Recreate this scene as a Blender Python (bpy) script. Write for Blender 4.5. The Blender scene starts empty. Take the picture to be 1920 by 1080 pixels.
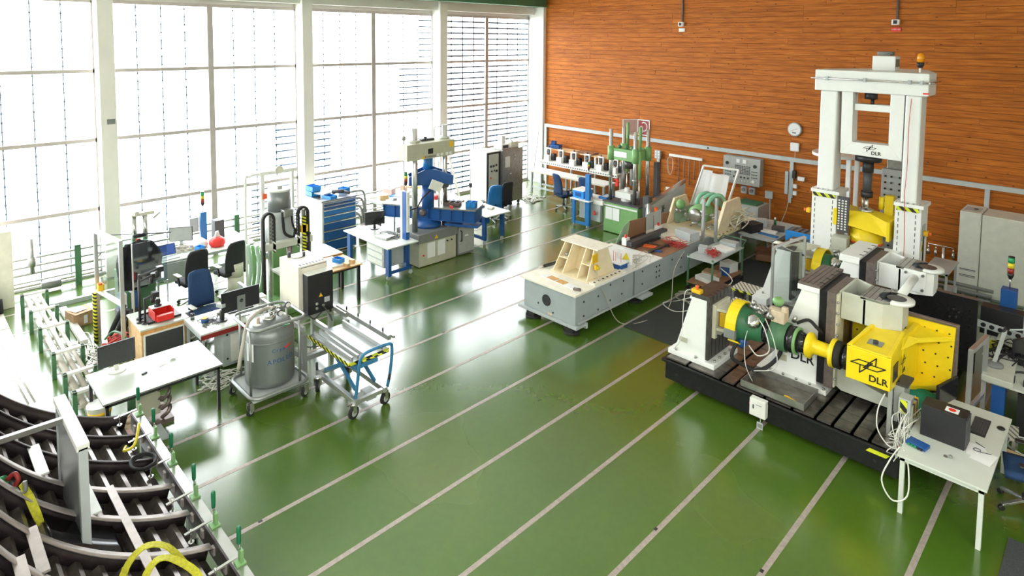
import bpy, bmesh, math, random
from math import sin, cos, pi, radians, sqrt, atan2
from mathutils import Vector, Matrix
S = bpy.context.scene
COL = S.collection
random.seed(7)

# ---------------------------------------------------------------- camera
cam_d = bpy.data.cameras.new('camera'); cam = bpy.data.objects.new('camera', cam_d); COL.objects.link(cam)
S.camera = cam
cam_d.sensor_width = 36.0; cam_d.sensor_fit = 'HORIZONTAL'
cam_d.lens = 36.0 * 1180.5 / 1920
cam_d.shift_x = (960 - 985.6) / 1920; cam_d.shift_y = (156.2 - 540) / 1920
cam_d.clip_end = 300
_p, _y, _r = .0714, .77355, .00972
_f = Vector((-sin(_y) * cos(_p), cos(_y) * cos(_p), -sin(_p))); _x = Vector((cos(_y), sin(_y), 0)); _u = _x.cross(_f)
_x, _u = _x * cos(_r) + _u * sin(_r), -_x * sin(_r) + _u * cos(_r)
_m = Matrix((_x, _u, -_f)).transposed().to_4x4(); _m.translation = (0, 0, 5.7)
cam.matrix_world = _m

# ---------------------------------------------------------------- world, lamps, exposure
W = bpy.data.worlds.new('world'); S.world = W; W.use_nodes = True
nt = W.node_tree; nt.nodes.clear()
wo = nt.nodes.new('ShaderNodeOutputWorld'); bg = nt.nodes.new('ShaderNodeBackground')
tc = nt.nodes.new('ShaderNodeTexCoord'); nz = nt.nodes.new('ShaderNodeTexNoise'); cr = nt.nodes.new('ShaderNodeValToRGB')
nz.inputs['Scale'].default_value = 2.2; nz.inputs['Detail'].default_value = 3
cr.color_ramp.elements[0].position = .35; cr.color_ramp.elements[0].color = (.80, .91, 1, 1)
cr.color_ramp.elements[1].position = .65; cr.color_ramp.elements[1].color = (1, .99, .97, 1)
nt.links.new(tc.outputs['Generated'], nz.inputs['Vector']); nt.links.new(nz.outputs['Fac'], cr.inputs['Fac'])
nt.links.new(cr.outputs['Color'], bg.inputs['Color']); nt.links.new(bg.outputs['Background'], wo.inputs['Surface'])
SKY = 9.5
bg.inputs['Strength'].default_value = SKY
vs = S.view_settings; vs.view_transform = 'Standard'; vs.look = 'None'; vs.gamma = 1; vs.use_curve_mapping = False
vs.exposure = 0.60
S.cycles.use_denoising = True
S.cycles.max_bounces = 8; S.cycles.diffuse_bounces = 4; S.cycles.glossy_bounces = 4
S.cycles.transmission_bounces = 6; S.cycles.transparent_max_bounces = 12
S.cycles.caustics_reflective = False; S.cycles.caustics_refractive = False
S.cycles.sample_clamp_indirect = 6

# the four window bays let the daylight in
BAYS = [(-6.13, -1.41), (-1.09, 3.46), (3.78, 8.36), (8.67, 13.25), (13.57, 18.02)]
for i, (a, b) in enumerate(BAYS):
    ld = bpy.data.lights.new('window_portal', 'AREA'); ld.shape = 'RECTANGLE'; ld.size = b - a; ld.size_y = 6.4
    ld.cycles.is_portal = True
    lo = bpy.data.objects.new('window_portal', ld); COL.objects.link(lo)
    lo.location = (-17.62, (a + b) / 2, 3.25); lo.rotation_euler = (radians(90), 0, radians(-90)) 
# fill lamps added under the roof, unseen behind the camera, to brighten the hall
def added_fill_lamp(x, y, power, sx=1.2, sy=6.0):
    ld = bpy.data.lights.new('added_fill_lamp', 'AREA'); ld.shape = 'RECTANGLE'; ld.size = sx; ld.size_y = sy; ld.energy = power
    ld.color = (1, .97, .93)
    lo = bpy.data.objects.new('added_fill_lamp', ld); COL.objects.link(lo); lo.location = (x, y, 8.3)
LAMP_W = 430
for x, y in ((2.5, -3), (-3.5, -5.5), (4.5, 1.2)):
    added_fill_lamp(x, y, LAMP_W)

# ---------------------------------------------------------------- materials
M = {}
def mat(name, col, rough=.5, metal=0., var=.06, scale=6., bump=0., bscale=60., coat=0., trans=0., alpha=None, spec=.5):
    m = bpy.data.materials.new(name); m.use_nodes = True; M[name] = m
    n = m.node_tree.nodes; l = m.node_tree.links; b = n['Principled BSDF']
    b.inputs['Roughness'].default_value = rough; b.inputs['Metallic'].default_value = metal
    b.inputs['Coat Weight'].default_value = coat; b.inputs['Transmission Weight'].default_value = trans
    b.inputs['Specular IOR Level'].default_value = spec
    b.inputs['Base Color'].default_value = (*col, 1)
    if alpha is not None: b.inputs['Alpha'].default_value = alpha
    if var > 0:
        t = n.new('ShaderNodeTexCoord'); z = n.new('ShaderNodeTexNoise'); z.inputs['Scale'].default_value = scale; z.inputs['Detail'].default_value = 4
        r = n.new('ShaderNodeValToRGB'); e = r.color_ramp.elements
        e[0].position = .3; e[1].position = .7
        e[0].color = (*[c * (1 - var) for c in col], 1); e[1].color = (*[min(1, c * (1 + var)) for c in col], 1)
        l.new(t.outputs['Object'], z.inputs['Vector']); l.new(z.outputs['Fac'], r.inputs['Fac']); l.new(r.outputs['Color'], b.inputs['Base Color'])
        if bump > 0:
            z2 = n.new('ShaderNodeTexNoise'); z2.inputs['Scale'].default_value = bscale; bp = n.new('ShaderNodeBump')
            bp.inputs['Strength'].default_value = bump; bp.inputs['Distance'].default_value = .01
            l.new(t.outputs['Object'], z2.inputs['Vector']); l.new(z2.outputs['Fac'], bp.inputs['Height']); l.new(bp.outputs['Normal'], b.inputs['Normal'])
    return m
mat('white_paint', (.80, .81, .78), .45)
mat('machine_white', (.86, .88, .85), .36, var=.015)
mat('cream_paint', (.84, .80, .68), .5)
mat('warm_cream', (.86, .74, .50), .45)
mat('beige_paint', (.50, .50, .38), .5)
mat('beige_grey', (.56, .58, .50), .5)
mat('wall_white', (.82, .81, .77), .7, var=.03, scale=2)
mat('pillar_paint', (.80, .78, .72), .6, var=.03, scale=2)
mat('mullion', (.50, .45, .42), .5, .2)
mat('light_grey', (.46, .50, .50), .45)
mat('bench_grey', (.38, .43, .44), .42, var=.08, scale=3)
mat('panel_grey', (.40, .42, .40), .5)
mat('mid_grey', (.20, .21, .20), .5)
mat('dark_grey', (.07, .07, .075), .55)
mat('black', (.016, .016, .018), .45)
mat('black_gloss', (.012, .012, .014), .15)
mat('rubber', (.02, .02, .021), .75)
mat('steel', (.42, .42, .40), .32, .85, .12, 12)
mat('bright_steel', (.62, .62, .60), .22, .9, .08)
mat('dark_steel', (.12, .115, .11), .38, .75, .2, 10)
mat('brown_steel', (.21, .17, .155), .42, .6, .18, 14)
mat('cast_black', (.012, .012, .013), .42, .3, .35, 18, .15, 40)
mat('plate_steel', (.20, .185, .16), .28, .7, .3, 7)
mat('aluminium', (.55, .56, .55), .35, .75, .05)
mat('chrome', (.75, .75, .76), .12, 1., 0)
mat('yellow', (.88, .66, .012), .4, var=.04)
mat('warm_yellow', (.85, .52, .02), .45)
mat('hazard_yellow', (.75, .80, .03), .45)
mat('orange_red', (.85, .14, .03), .4)
mat('red', (.78, .035, .025), .38)
mat('dark_red', (.28, .025, .02), .5)
mat('deep_blue', (.012, .085, .30), .4)
mat('mid_blue', (.02, .17, .46), .4)
mat('bin_blue', (.02, .26, .72), .38)
mat('cart_blue', (.05, .22, .42), .38)
mat('chair_blue', (.018, .055, .15), .85, var=.15, scale=60, bump=.3, bscale=300)
mat('chair_black', (.02, .022, .024), .85, var=.15, scale=60, bump=.3, bscale=300)
mat('jacket', (.012, .013, .016), .9, var=.2, scale=9, bump=.5, bscale=9)
mat('press_green', (.20, .40, .15), .4)
mat('dark_green', (.035, .17, .075), .38)
mat('frame_green', (.075, .19, .095), .5)
mat('mint', (.50, .68, .56), .5)
mat('film_green', (.38, .55, .38), .35, alpha=.85)
mat('clamp_green', (.01, .17, .07), .4)
mat('cloth_green', (.01, .20, .11), .8, var=.15, scale=20)
mat('wood_edge', (.62, .32, .10), .5, var=.2, scale=20)
mat('wood_light', (.66, .44, .22), .55, var=.15, scale=14)
mat('ply', (.62, .50, .36), .55, var=.12, scale=12)
mat('table_white', (.62, .66, .60), .28, var=.02)
mat('cardboard', (.46, .29, .17), .8, var=.08)
mat('paper', (.82, .83, .82), .8, var=.02)
mat('pale_plastic', (.78, .79, .74), .45)
mat('ivory', (.68, .66, .54), .5)
mat('dewar_grey', (.23, .25, .25), .38, .45, .04)
mat('hose', (.45, .42, .36), .5)
mat('skin_metal', (.20, .17, .155), .30, .75, .25, 9)
mat('plum_metal', (.055, .042, .044), .4, .5, .25, 9)
mat('rim_metal', (.46, .41, .39), .42, .4, .12, 9)
mat('panel_silver', (.33, .35, .34), .35, .6, .03)
mat('rail_grey', (.48, .52, .51), .5)
mat('mat_grey', (.045, .05, .05), .9, var=.35, scale=90, bump=.4, bscale=200)
mat('cable_white', (.72, .72, .66), .5)
mat('cable_red', (.5, .04, .03), .5)
mat('amber', (.9, .33, .01), .2)
mat('lamp_green', (.02, .30, .10), .3)
mat('lamp_yellow', (.75, .62, .03), .3)
mat('lamp_red', (.30, .03, .02), .3)
mat('pink', (.62, .40, .36), .6)
mat('screen_blue', (.07, .15, .55), .2)
mat('felt_grey', (.05, .055, .055), .8, var=.2, scale=80)
mat('drill_grey', (.20, .20, .19), .5, var=.2, scale=60)
mat('strap_yellow', (.52, .50, .03), .7, var=.2, scale=40)
mat('brown_card', (.30, .15, .08), .7)

def glass(name, col=(1, 1, 1), gl=.08, tint=1.):
    m = bpy.data.materials.new(name); m.use_nodes = True; M[name] = m
    n = m.node_tree.nodes; l = m.node_tree.links; n.clear()
    o = n.new('ShaderNodeOutputMaterial'); mx = n.new('ShaderNodeMixShader'); t = n.new('ShaderNodeBsdfTransparent'); g = n.new('ShaderNodeBsdfGlossy')
    t.inputs['Color'].default_value = (*[c * tint for c in col], 1); g.inputs['Roughness'].default_value = .05
    mx.inputs['Fac'].default_value = gl
    l.new(t.outputs[0], mx.inputs[1]); l.new(g.outputs[0], mx.inputs[2]); l.new(mx.outputs[0], o.inputs['Surface'])
glass('pane_glass', (1, 1, 1), .05)
glass('clear_sheet', (.90, .93, .92), .10)
glass('smoky_sheet', (.80, .84, .83), .12)

def nodes(m):
    return m.node_tree.nodes, m.node_tree.links, m.node_tree.nodes['Principled BSDF']
def ramp(n, *st):
    r = n.new('ShaderNodeValToRGB'); e = r.color_ramp.elements
    while len(e) < len(st): e.new(.5)
    for el, (p, c) in zip(e, st): el.position = p; el.color = (*c, 1)
    return r
# painted green screed, glossy, with faint scratches and worn paler patches
m = mat('floor_green', (.06, .16, .02), .2, var=0, coat=1); n, l, b = nodes(m)
t = n.new('ShaderNodeTexCoord'); a1 = n.new('ShaderNodeTexNoise'); a1.inputs['Scale'].default_value = .35; a1.inputs['Detail'].default_value = 2.5
r1 = ramp(n, (.3, (.050, .110, .011)), (.55, (.066, .136, .012)), (.75, (.092, .148, .016)))
a2 = n.new('ShaderNodeTexNoise'); a2.inputs['Scale'].default_value = 9; a2.inputs['Detail'].default_value = 5
mxc = n.new('ShaderNodeMixRGB'); mxc.blend_type = 'OVERLAY'; mxc.inputs['Fac'].default_value = .10
l.new(t.outputs['Object'], a1.inputs['Vector']); l.new(t.outputs['Object'], a2.inputs['Vector']); l.new(a1.outputs['Fac'], r1.inputs['Fac'])
l.new(r1.outputs['Color'], mxc.inputs[1]); l.new(a2.outputs['Fac'], mxc.inputs[2]); l.new(mxc.outputs[0], b.inputs['Base Color'])
rr = n.new('ShaderNodeMapRange'); rr.inputs['From Min'].default_value = .3; rr.inputs['From Max'].default_value = .7; rr.inputs['To Min'].default_value = .17; rr.inputs['To Max'].default_value = .30
l.new(a1.outputs['Fac'], rr.inputs['Value']); l.new(rr.outputs['Result'], b.inputs['Roughness'])
bp = n.new('ShaderNodeBump'); bp.inputs['Strength'].default_value = .25; bp.inputs['Distance'].default_value = .02
a3 = n.new('ShaderNodeTexNoise'); a3.inputs['Scale'].default_value = 1.3; a3.inputs['Detail'].default_value = 2
l.new(t.outputs['Object'], a3.inputs['Vector']); l.new(a3.outputs['Fac'], bp.inputs['Height']); l.new(bp.outputs['Normal'], b.inputs['Normal'])
b.inputs['Specular IOR Level'].default_value = .3; b.inputs['Coat Roughness'].default_value = .19; b.inputs['Coat IOR'].default_value = 1.65
# stained timber boards
m = mat('timber', (.4, .12, .03), .6, var=0, spec=.25); n, l, b = nodes(m)
t = n.new('ShaderNodeTexCoord'); oi = n.new('ShaderNodeObjectInfo'); mp = n.new('ShaderNodeMapping'); mp.inputs['Scale'].default_value = (.55, 1, 9)
ad = n.new('ShaderNodeVectorMath'); ad.operation = 'ADD'; ml = n.new('ShaderNodeVectorMath'); ml.operation = 'SCALE'; ml.inputs['Scale'].default_value = 31
cb = n.new('ShaderNodeCombineXYZ'); l.new(oi.outputs['Random'], cb.inputs[0]); l.new(oi.outputs['Random'], cb.inputs[2]); l.new(cb.outputs[0], ml.inputs[0])
l.new(t.outputs['Object'], ad.inputs[0]); l.new(ml.outputs[0], ad.inputs[1]); l.new(ad.outputs[0], mp.inputs['Vector'])
g1 = n.new('ShaderNodeTexNoise'); g1.inputs['Scale'].default_value = 3; g1.inputs['Detail'].default_value = 7; g1.inputs['Distortion'].default_value = .6
l.new(mp.outputs[0], g1.inputs['Vector'])
r1 = ramp(n, (.25, (.25, .062, .008)), (.5, (.43, .122, .012)), (.72, (.56, .180, .020)))
l.new(g1.outputs['Fac'], r1.inputs['Fac'])
vz = n.new('ShaderNodeTexVoronoi'); vz.inputs['Scale'].default_value = 3.1; mp2 = n.new('ShaderNodeMapping'); mp2.inputs['Scale'].default_value = (1, 1, 2.2)
l.new(ad.outputs[0], mp2.inputs['Vector']); l.new(mp2.outputs[0], vz.inputs['Vector'])
kn = ramp(n, (.05, (.22, .18, .15)), (.115, (1, 1, 1))); l.new(vz.outputs['Distance'], kn.inputs['Fac'])
m1 = n.new('ShaderNodeMixRGB'); m1.blend_type = 'MULTIPLY'; m1.inputs['Fac'].default_value = 1; l.new(r1.outputs['Color'], m1.inputs[1]); l.new(kn.outputs['Color'], m1.inputs[2])
vr = n.new('ShaderNodeMapRange'); vr.inputs['To Min'].default_value = .90; vr.inputs['To Max'].default_value = 1.08; l.new(oi.outputs['Random'], vr.inputs['Value'])
hs = n.new('ShaderNodeHueSaturation'); l.new(vr.outputs[0], hs.inputs['Value']); l.new(m1.outputs[0], hs.inputs['Color']); l.new(hs.outputs[0], b.inputs['Base Color'])

def stripes(name, c1, c2, scale, axis=(1, 0, 0), rough=.5, metal=0, w=.5):
    m = mat(name, c1, rough, metal, var=0); n, l, b = nodes(m)
    t = n.new('ShaderNodeTexCoord'); d = n.new('ShaderNodeVectorMath'); d.operation = 'DOT_PRODUCT'; d.inputs[1].default_value = axis
    mm = n.new('ShaderNodeMath'); mm.operation = 'MULTIPLY'; mm.inputs[1].default_value = scale
    fr = n.new('ShaderNodeMath'); fr.operation = 'FRACT'; gt = n.new('ShaderNodeMath'); gt.operation = 'GREATER_THAN'; gt.inputs[1].default_value = w
    mx = n.new('ShaderNodeMixRGB'); mx.inputs[1].default_value = (*c1, 1); mx.inputs[2].default_value = (*c2, 1)
    l.new(t.outputs['Object'], d.inputs[0]); l.new(d.outputs['Value'], mm.inputs[0]); l.new(mm.outputs[0], fr.inputs[0]); l.new(fr.outputs[0], gt.inputs[0])
    l.new(gt.outputs[0], mx.inputs[0]); l.new(mx.outputs[0], b.inputs['Base Color'])
stripes('hazard', (.65, .70, .03), (.015, .015, .015), 6, (1, 0, 1))
stripes('hazard_xy', (.65, .70, .03), (.015, .015, .015), 5, (1, 1, 1))
stripes('tape', (.72, .72, .02), (.015, .015, .015), 9, (.8, .8, 1.6))
stripes('tread', (.62, .60, .52), (.16, .14, .11), 11, (1, .8, 0), w=.62)
stripes('vent', (.55, .56, .52), (.10, .10, .10), 30, (0, 0, 1))
stripes('keys', (.03, .03, .032), (.005, .005, .005), 50, (1, 1, 0))
stripes('corrug', (.56, .57, .50), (.36, .37, .33), 22, (0, 0, 1))
stripes('bw_tape', (.03, .03, .03), (.75, .75, .70), 13, (0, 1, 1))
stripes('chain', (.03, .03, .032), (.16, .16, .16), 26, (0, 0, 1), w=.7)

# ---------------------------------------------------------------- mesh helpers
class MB:
    """Collects simple solids in world metres; build() makes ONE mesh object of them."""
    def __init__(s): s.v = []; s.f = []; s.sm = []
    def add(s, vs, fs, smooth=False, mx=None):
        o = len(s.v)
        s.v += [tuple(mx @ Vector(p)) for p in vs] if mx is not None else [tuple(p) for p in vs]
        s.f += [tuple(i + o for i in f) for f in fs]; s.sm += [smooth] * len(fs); return s
    def box(s, x0, y0, z0, x1, y1, z1, mx=None):
        x0, x1 = sorted((x0, x1)); y0, y1 = sorted((y0, y1)); z0, z1 = sorted((z0, z1))
        return s.add([(x0, y0, z0), (x1, y0, z0), (x1, y1, z0), (x0, y1, z0), (x0, y0, z1), (x1, y0, z1), (x1, y1, z1), (x0, y1, z1)],
                     [(0, 3, 2, 1), (4, 5, 6, 7), (0, 1, 5, 4), (1, 2, 6, 5), (2, 3, 7, 6), (3, 0, 4, 7)], False, mx)
    def cbox(s, c, d, rz=0, mx=None):
        m = Matrix.Translation(Vector(c)) @ Matrix.Rotation(rz, 4, 'Z')
        if mx is not None: m = mx @ m
        return s.box(-d[0] / 2, -d[1] / 2, -d[2] / 2, d[0] / 2, d[1] / 2, d[2] / 2, m)
    def cyl(s, a, b, r, n=12, r2=None, cap=True, smooth=True):
        a = Vector(a); b = Vector(b); r2 = r if r2 is None else r2
        d = (b - a).normalized(); q = d.to_track_quat('Z', 'Y')
        A = []; B = []
        for i in range(n):
            t = 2 * pi * i / n; e = q @ Vector((cos(t), sin(t), 0)); A.append(a + e * r); B.append(b + e * r2)
        o = len(s.v); s.v += [tuple(p) for p in A + B]
        for i in range(n):
            j = (i + 1) % n; s.f.append((o + i, o + j, o + n + j, o + n + i)); s.sm.append(smooth)
        if cap:
            s.f.append(tuple(o + i for i in range(n))[::-1]); s.f.append(tuple(o + n + i for i in range(n))); s.sm += [False, False]
        return s
    def tube(s, pts, r, n=8, close=False):
        P = [Vector(p) for p in pts]; o = len(s.v); k = len(P); prev = None
        for i, p in enumerate(P):
            if close: d = (P[(i + 1) % k] - P[i - 1])
            else: d = (P[min(i + 1, k - 1)] - P[max(i - 1, 0)])
            d = d.normalized() if d.length > 1e-9 else Vector((0, 0, 1))
            if prev is None:
                up = Vector((0, 0, 1)) if abs(d.z) < .9 else Vector((1, 0, 0)); e1 = d.cross(up).normalized()
            else:
                e1 = (prev - d * prev.dot(d)); e1 = e1.normalized() if e1.length > 1e-6 else d.orthogonal().normalized()
            prev = e1; e2 = d.cross(e1)
            for j in range(n):
                t = 2 * pi * j / n; s.v.append(tuple(p + (e1 * cos(t) + e2 * sin(t)) * r))
        for i in range(k if close else k - 1):
            i2 = (i + 1) % k
            for j in range(n):
                j2 = (j + 1) % n; s.f.append((o + i * n + j, o + i * n + j2, o + i2 * n + j2, o + i2 * n + j)); s.sm.append(True)
        if not close:
            s.f.append(tuple(o + j for j in range(n))[::-1]); s.f.append(tuple(o + (k - 1) * n + j for j in range(n))); s.sm += [False, False]
        return s
    def bar(s, a, b, w, h=None):
        """square bar between two points"""
        a = Vector(a); b = Vector(b); h = w if h is None else h; d = (b - a).normalized()
        up = Vector((0, 0, 1)) if abs(d.z) < .95 else Vector((0, 1, 0)); e1 = d.cross(up).normalized() * w / 2; e2 = d.cross(e1).normalized() * h / 2
        return s.add([a - e1 - e2, a + e1 - e2, a + e1 + e2, a - e1 + e2, b - e1 - e2, b + e1 - e2, b + e1 + e2, b - e1 + e2],
                     [(0, 1, 2, 3), (4, 7, 6, 5), (0, 4, 5, 1), (1, 5, 6, 2), (2, 6, 7, 3), (3, 7, 4, 0)])
    def prism(s, poly, ax, a, b, mx=None):
        """poly in the other two axes (cyclic order x:(y,z) y:(x,z) z:(x,y)), pushed from a to b along ax"""
        def P(p, c): return (c, p[0], p[1]) if ax == 'x' else ((p[0], c, p[1]) if ax == 'y' else (p[0], p[1], c))
        n = len(poly)
        return s.add([P(p, a) for p in poly] + [P(p, b) for p in poly],
                     [tuple(range(n)), tuple(range(2 * n - 1, n - 1, -1))] + [(i, n + i, n + (i + 1) % n, (i + 1) % n) for i in range(n)], False, mx)
    def lathe(s, prof, c, n=24, ax='z', mx=None, smooth=True):
        """prof = [(r, h)]; revolved about ax through c"""
        o = len(s.v); c = Vector(c)
        for r, h in prof:
            for i in range(n):
                t = 2 * pi * i / n; u, v = r * cos(t), r * sin(t)
                p = {'z': (u, v, h), 'x': (h, u, v), 'y': (v, h, u)}[ax]
                q = c + Vector(p); s.v.append(tuple(mx @ q) if mx is not None else tuple(q))
        k = len(prof)
        for i in range(k - 1):
            for j in range(n):
                j2 = (j + 1) % n; s.f.append((o + i * n + j, o + i * n + j2, o + (i + 1) * n + j2, o + (i + 1) * n + j)); s.sm.append(smooth)
        s.f.append(tuple(o + j for j in range(n))[::-1]); s.f.append(tuple(o + (k - 1) * n + j for j in range(n))); s.sm += [False, False]
        return s
    def ball(s, c, r, n=10, sz=1.):
        k = n // 2 + 1
        return s.lathe([(max(.001, r * sin(pi * i / k)), -r * sz * cos(pi * i / k)) for i in range(k + 1)], c, n)
    def sheet(s, grid, th=0):
        """grid of points [rows][cols], optional thickness downwards along z"""
        R = len(grid); Cc = len(grid[0]); o = len(s.v)
        for row in grid: s.v += [tuple(p) for p in row]
        for i in range(R - 1):
            for j in range(Cc - 1):
                s.f.append((o + i * Cc + j, o + i * Cc + j + 1, o + (i + 1) * Cc + j + 1, o + (i + 1) * Cc + j)); s.sm.append(True)
        return s
    def build(s, name, m, parent=None, bv=0, solid=0, kind=None, label=None, local=False):
        me = bpy.data.meshes.new(name)
        off = Vector((0, 0, 0)); p = None if local else parent
        while p is not None: off += p.location; p = p.parent
        me.from_pydata([tuple(Vector(v) - off) for v in s.v], [], s.f)
        me.polygons.foreach_set('use_smooth', s.sm)
        bm = bmesh.new(); bm.from_mesh(me); bmesh.ops.recalc_face_normals(bm, faces=bm.faces); bm.to_mesh(me); bm.free()
        me.materials.append(M[m] if isinstance(m, str) else m)
        o = bpy.data.objects.new(name, me); COL.objects.link(o); o.parent = parent
        if bv:
            md = o.modifiers.new('bevel', 'BEVEL'); md.width = bv; md.segments = 2; md.limit_method = 'ANGLE'; md.angle_limit = radians(50)
        if solid:
            md = o.modifiers.new('solid', 'SOLIDIFY'); md.thickness = solid; md.offset = 0
        if kind: o['kind'] = kind
        if label: o['label'] = label
        return o

def thing(name, label, cat, loc=(0, 0, 0), group=None):
    o = bpy.data.objects.new(name, None); COL.objects.link(o); o.location = loc; o.empty_display_size = .1
    o['label'] = label; o['category'] = cat
    if group: o['group'] = group
    return o
def tag(o, label, cat, group=None):
    o['label'] = label; o['category'] = cat
    if group: o['group'] = group
    return o
def solo(mb, name, m, label, cat, loc=None, group=None, **k):
    """a thing that is one mesh; its origin goes to its own base"""
    o = mb.build(name, m, None, **k)
    xs = [v.co for v in o.data.vertices]
    c = Vector(((min(p.x for p in xs) + max(p.x for p in xs)) / 2, (min(p.y for p in xs) + max(p.y for p in xs)) / 2, min(p.z for p in xs))) if loc is None else Vector(loc)
    o.data.transform(Matrix.Translation(-c)); o.location = c
    return tag(o, label, cat, group)
def kids(o): return [c for c in COL.objects if c.parent == o]
KIDS = {}
def copy_thing(root, loc, rz=0, label=None, scale=None):
    if root not in KIDS: KIDS[root] = [(c, kids(c)) for c in kids(root)]
    r = root.copy(); COL.objects.link(r); r.location = loc; r.rotation_euler = (0, 0, rz)
    if label: r['label'] = label
    if scale: r.scale = scale if isinstance(scale, tuple) else (scale,) * 3
    for c, gs in KIDS[root]:
        d = c.copy(); COL.objects.link(d); d.parent = r
        for g in gs:
            e = g.copy(); COL.objects.link(e); e.parent = d
    return r
def place(root, loc, rz=0):
    root.location = loc; root.rotation_euler = (0, 0, rz); return root
def text(s, size, mx, name, m, parent, th=.002, font_bold=False):
    """flat lettering as thin solid, mx takes the text plane (x right, y up) into the world"""
    cu = bpy.data.curves.new(name, 'FONT'); cu.body = s; cu.size = size; cu.extrude = th; cu.align_x = 'CENTER'; cu.align_y = 'CENTER'
    cu.resolution_u = 3
    if font_bold: cu.offset = size * .018
    o = bpy.data.objects.new(name, cu); COL.objects.link(o)
    me = bpy.data.meshes.new_from_object(o.evaluated_get(bpy.context.evaluated_depsgraph_get())); COL.objects.unlink(o); bpy.data.objects.remove(o)
    off = Vector((0, 0, 0)); p = parent
    while p is not None: off += p.location; p = p.parent
    me.transform(Matrix.Translation(-off) @ mx); me.materials.clear(); me.materials.append(M[m])
    o = bpy.data.objects.new(name, me); COL.objects.link(o); o.parent = parent
    return o
def plane_mx(c, right, up):
    r = Vector(right).normalized(); u = Vector(up).normalized(); n = r.cross(u)
    m = Matrix((r, u, n)).transposed().to_4x4(); m.translation = Vector(c); return m
FRONT = ((1, 0, 0), (0, 0, 1))   # faces -y
SIDE = ((0, 1, 0), (0, 0, 1))    # faces +x
def arc(cx, cy, r, a0, a1, n):
    return [(cx + r * cos(radians(a0 + (a1 - a0) * i / n)), cy + r * sin(radians(a0 + (a1 - a0) * i / n))) for i in range(n + 1)]
def sag(a, b, drop=.1, n=10, wob=0):
    a = Vector(a); b = Vector(b); out = []
    for i in range(n + 1):
        t = i / n; p = a.lerp(b, t); p.z -= drop * 4 * t * (1 - t)
        if wob and 0 < i < n: p += Vector((random.uniform(-wob, wob), random.uniform(-wob, wob), 0))
        out.append(p)
    return out
def coil(x, y, r, z=.012, turns=2.5, wob=.05, n=14):
    out = []
    for i in range(int(turns * n)):
        t = 2 * pi * i / n; q = r * (1 + random.uniform(-wob, wob)) * (.8 + .2 * i / (turns * n)); out.append((x + q * cos(t), y + q * sin(t) * .8, z + .0012 * i))
    return out
def smooth_path(pts, n=5):
    P = [Vector(p) for p in pts]; out = []
    for i in range(len(P) - 1):
        a = P[max(i - 1, 0)]; b = P[i]; c = P[i + 1]; d = P[min(i + 2, len(P) - 1)]
        for k in range(n):
            t = k / n; out.append(.5 * ((2 * b) + (c - a) * t + (2 * a - 5 * b + 4 * c - d) * t * t + (3 * b - a - 3 * c + d) * t ** 3))
    out.append(P[-1]); return out
def cable(name, pts, r, m, label, cat='cable', n=6, group=None):
    return solo(MB().tube(smooth_path(pts, n), r, 6), name, m, label, cat, group=group)
def castor(mb_f, mb_w, x, y, r=.05, ang=0):
    d = Vector((cos(ang), sin(ang), 0)) * .018
    mb_w.cyl(Vector((x, y, r)) - d, Vector((x, y, r)) + d, r, 14)
    for s in (-1, 1):
        e = d * 1.5 * s; mb_f.bar((x + e.x, y + e.y, r * .9), (x + e.x, y + e.y, 2.3 * r), .012, .05)
    mb_f.cyl((x, y, 2.2 * r), (x, y, 2.6 * r), .035, 10)
# ================================================================ ROOM
def struct(o): o['kind'] = 'structure'; return o
fl = struct(MB().box(-17.9, -8, -.2, 6, 18.5, 0).build('floor', 'floor_green'))
mat('strip_metal', (.40, .34, .30), .38, .2, .15, 20)
for k in range(-4, 15):
    x = -1.47 - 1.124 * k
    MB().box(x - .031, -8, -.01, x + .031, 18.15, .0025).build('strip', 'strip_metal', fl)
for x, y in ((-3.74, 6.05), (-2.61, 6.36), (-9.36, 7.35), (-7.10, 2.85), (-9.36, 3.20)): MB().box(x - .018, y, .0025, x + .018, y + .05, .004).build('strip_plug', 'black', fl)
# ground outside
mat('concrete_out', (.62, .62, .60), .9)
struct(MB().box(-60, -40, -.4, -17.9, 60, -.15).build('trim_0', 'concrete_out'))
# timber wall
mat('batten_brown', (.10, .035, .012), .8)
struct(MB().box(-17.6, 18.19, 0, 6, 18.45, 8.4).build('wall_back', 'batten_brown'))
wb = bpy.data.objects['wall_back']
PH = .156; lens = (3.0, 3.6, 4.2, 4.8)
pm = {}
rows = int(8.3 / PH)
rnd = random.Random(3)
for r_ in range(rows):
    x = -16.66; first = True
    while x < -.9:
        L = rnd.choice(lens)
        if first: L = rnd.choice((1.4, 2.2, 3.0, 3.6)); first = False
        if L not in pm:
            o = MB().box(0, 0, 0, L - .0015, .022, PH - .0065).build('plank', 'timber', wb, bv=.003); pm[L] = o
        else:
            o = pm[L].copy(); COL.objects.link(o)
        o.location = (x, 18.166 + rnd.uniform(-.003, .003), r_ * PH); x += L
# other walls and roof
struct(MB().box(6, -8, 0, 6.2, 18.4, 8.4).build('wall_right', 'wall_white'))
struct(MB().box(-17.9, -8.2, 0, 6, -8, 8.4).build('wall_front', 'wall_white'))
struct(MB().box(-17.9, -8.2, 8.4, 6.2, 18.5, 8.6).build('ceiling', 'wall_white'))
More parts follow.
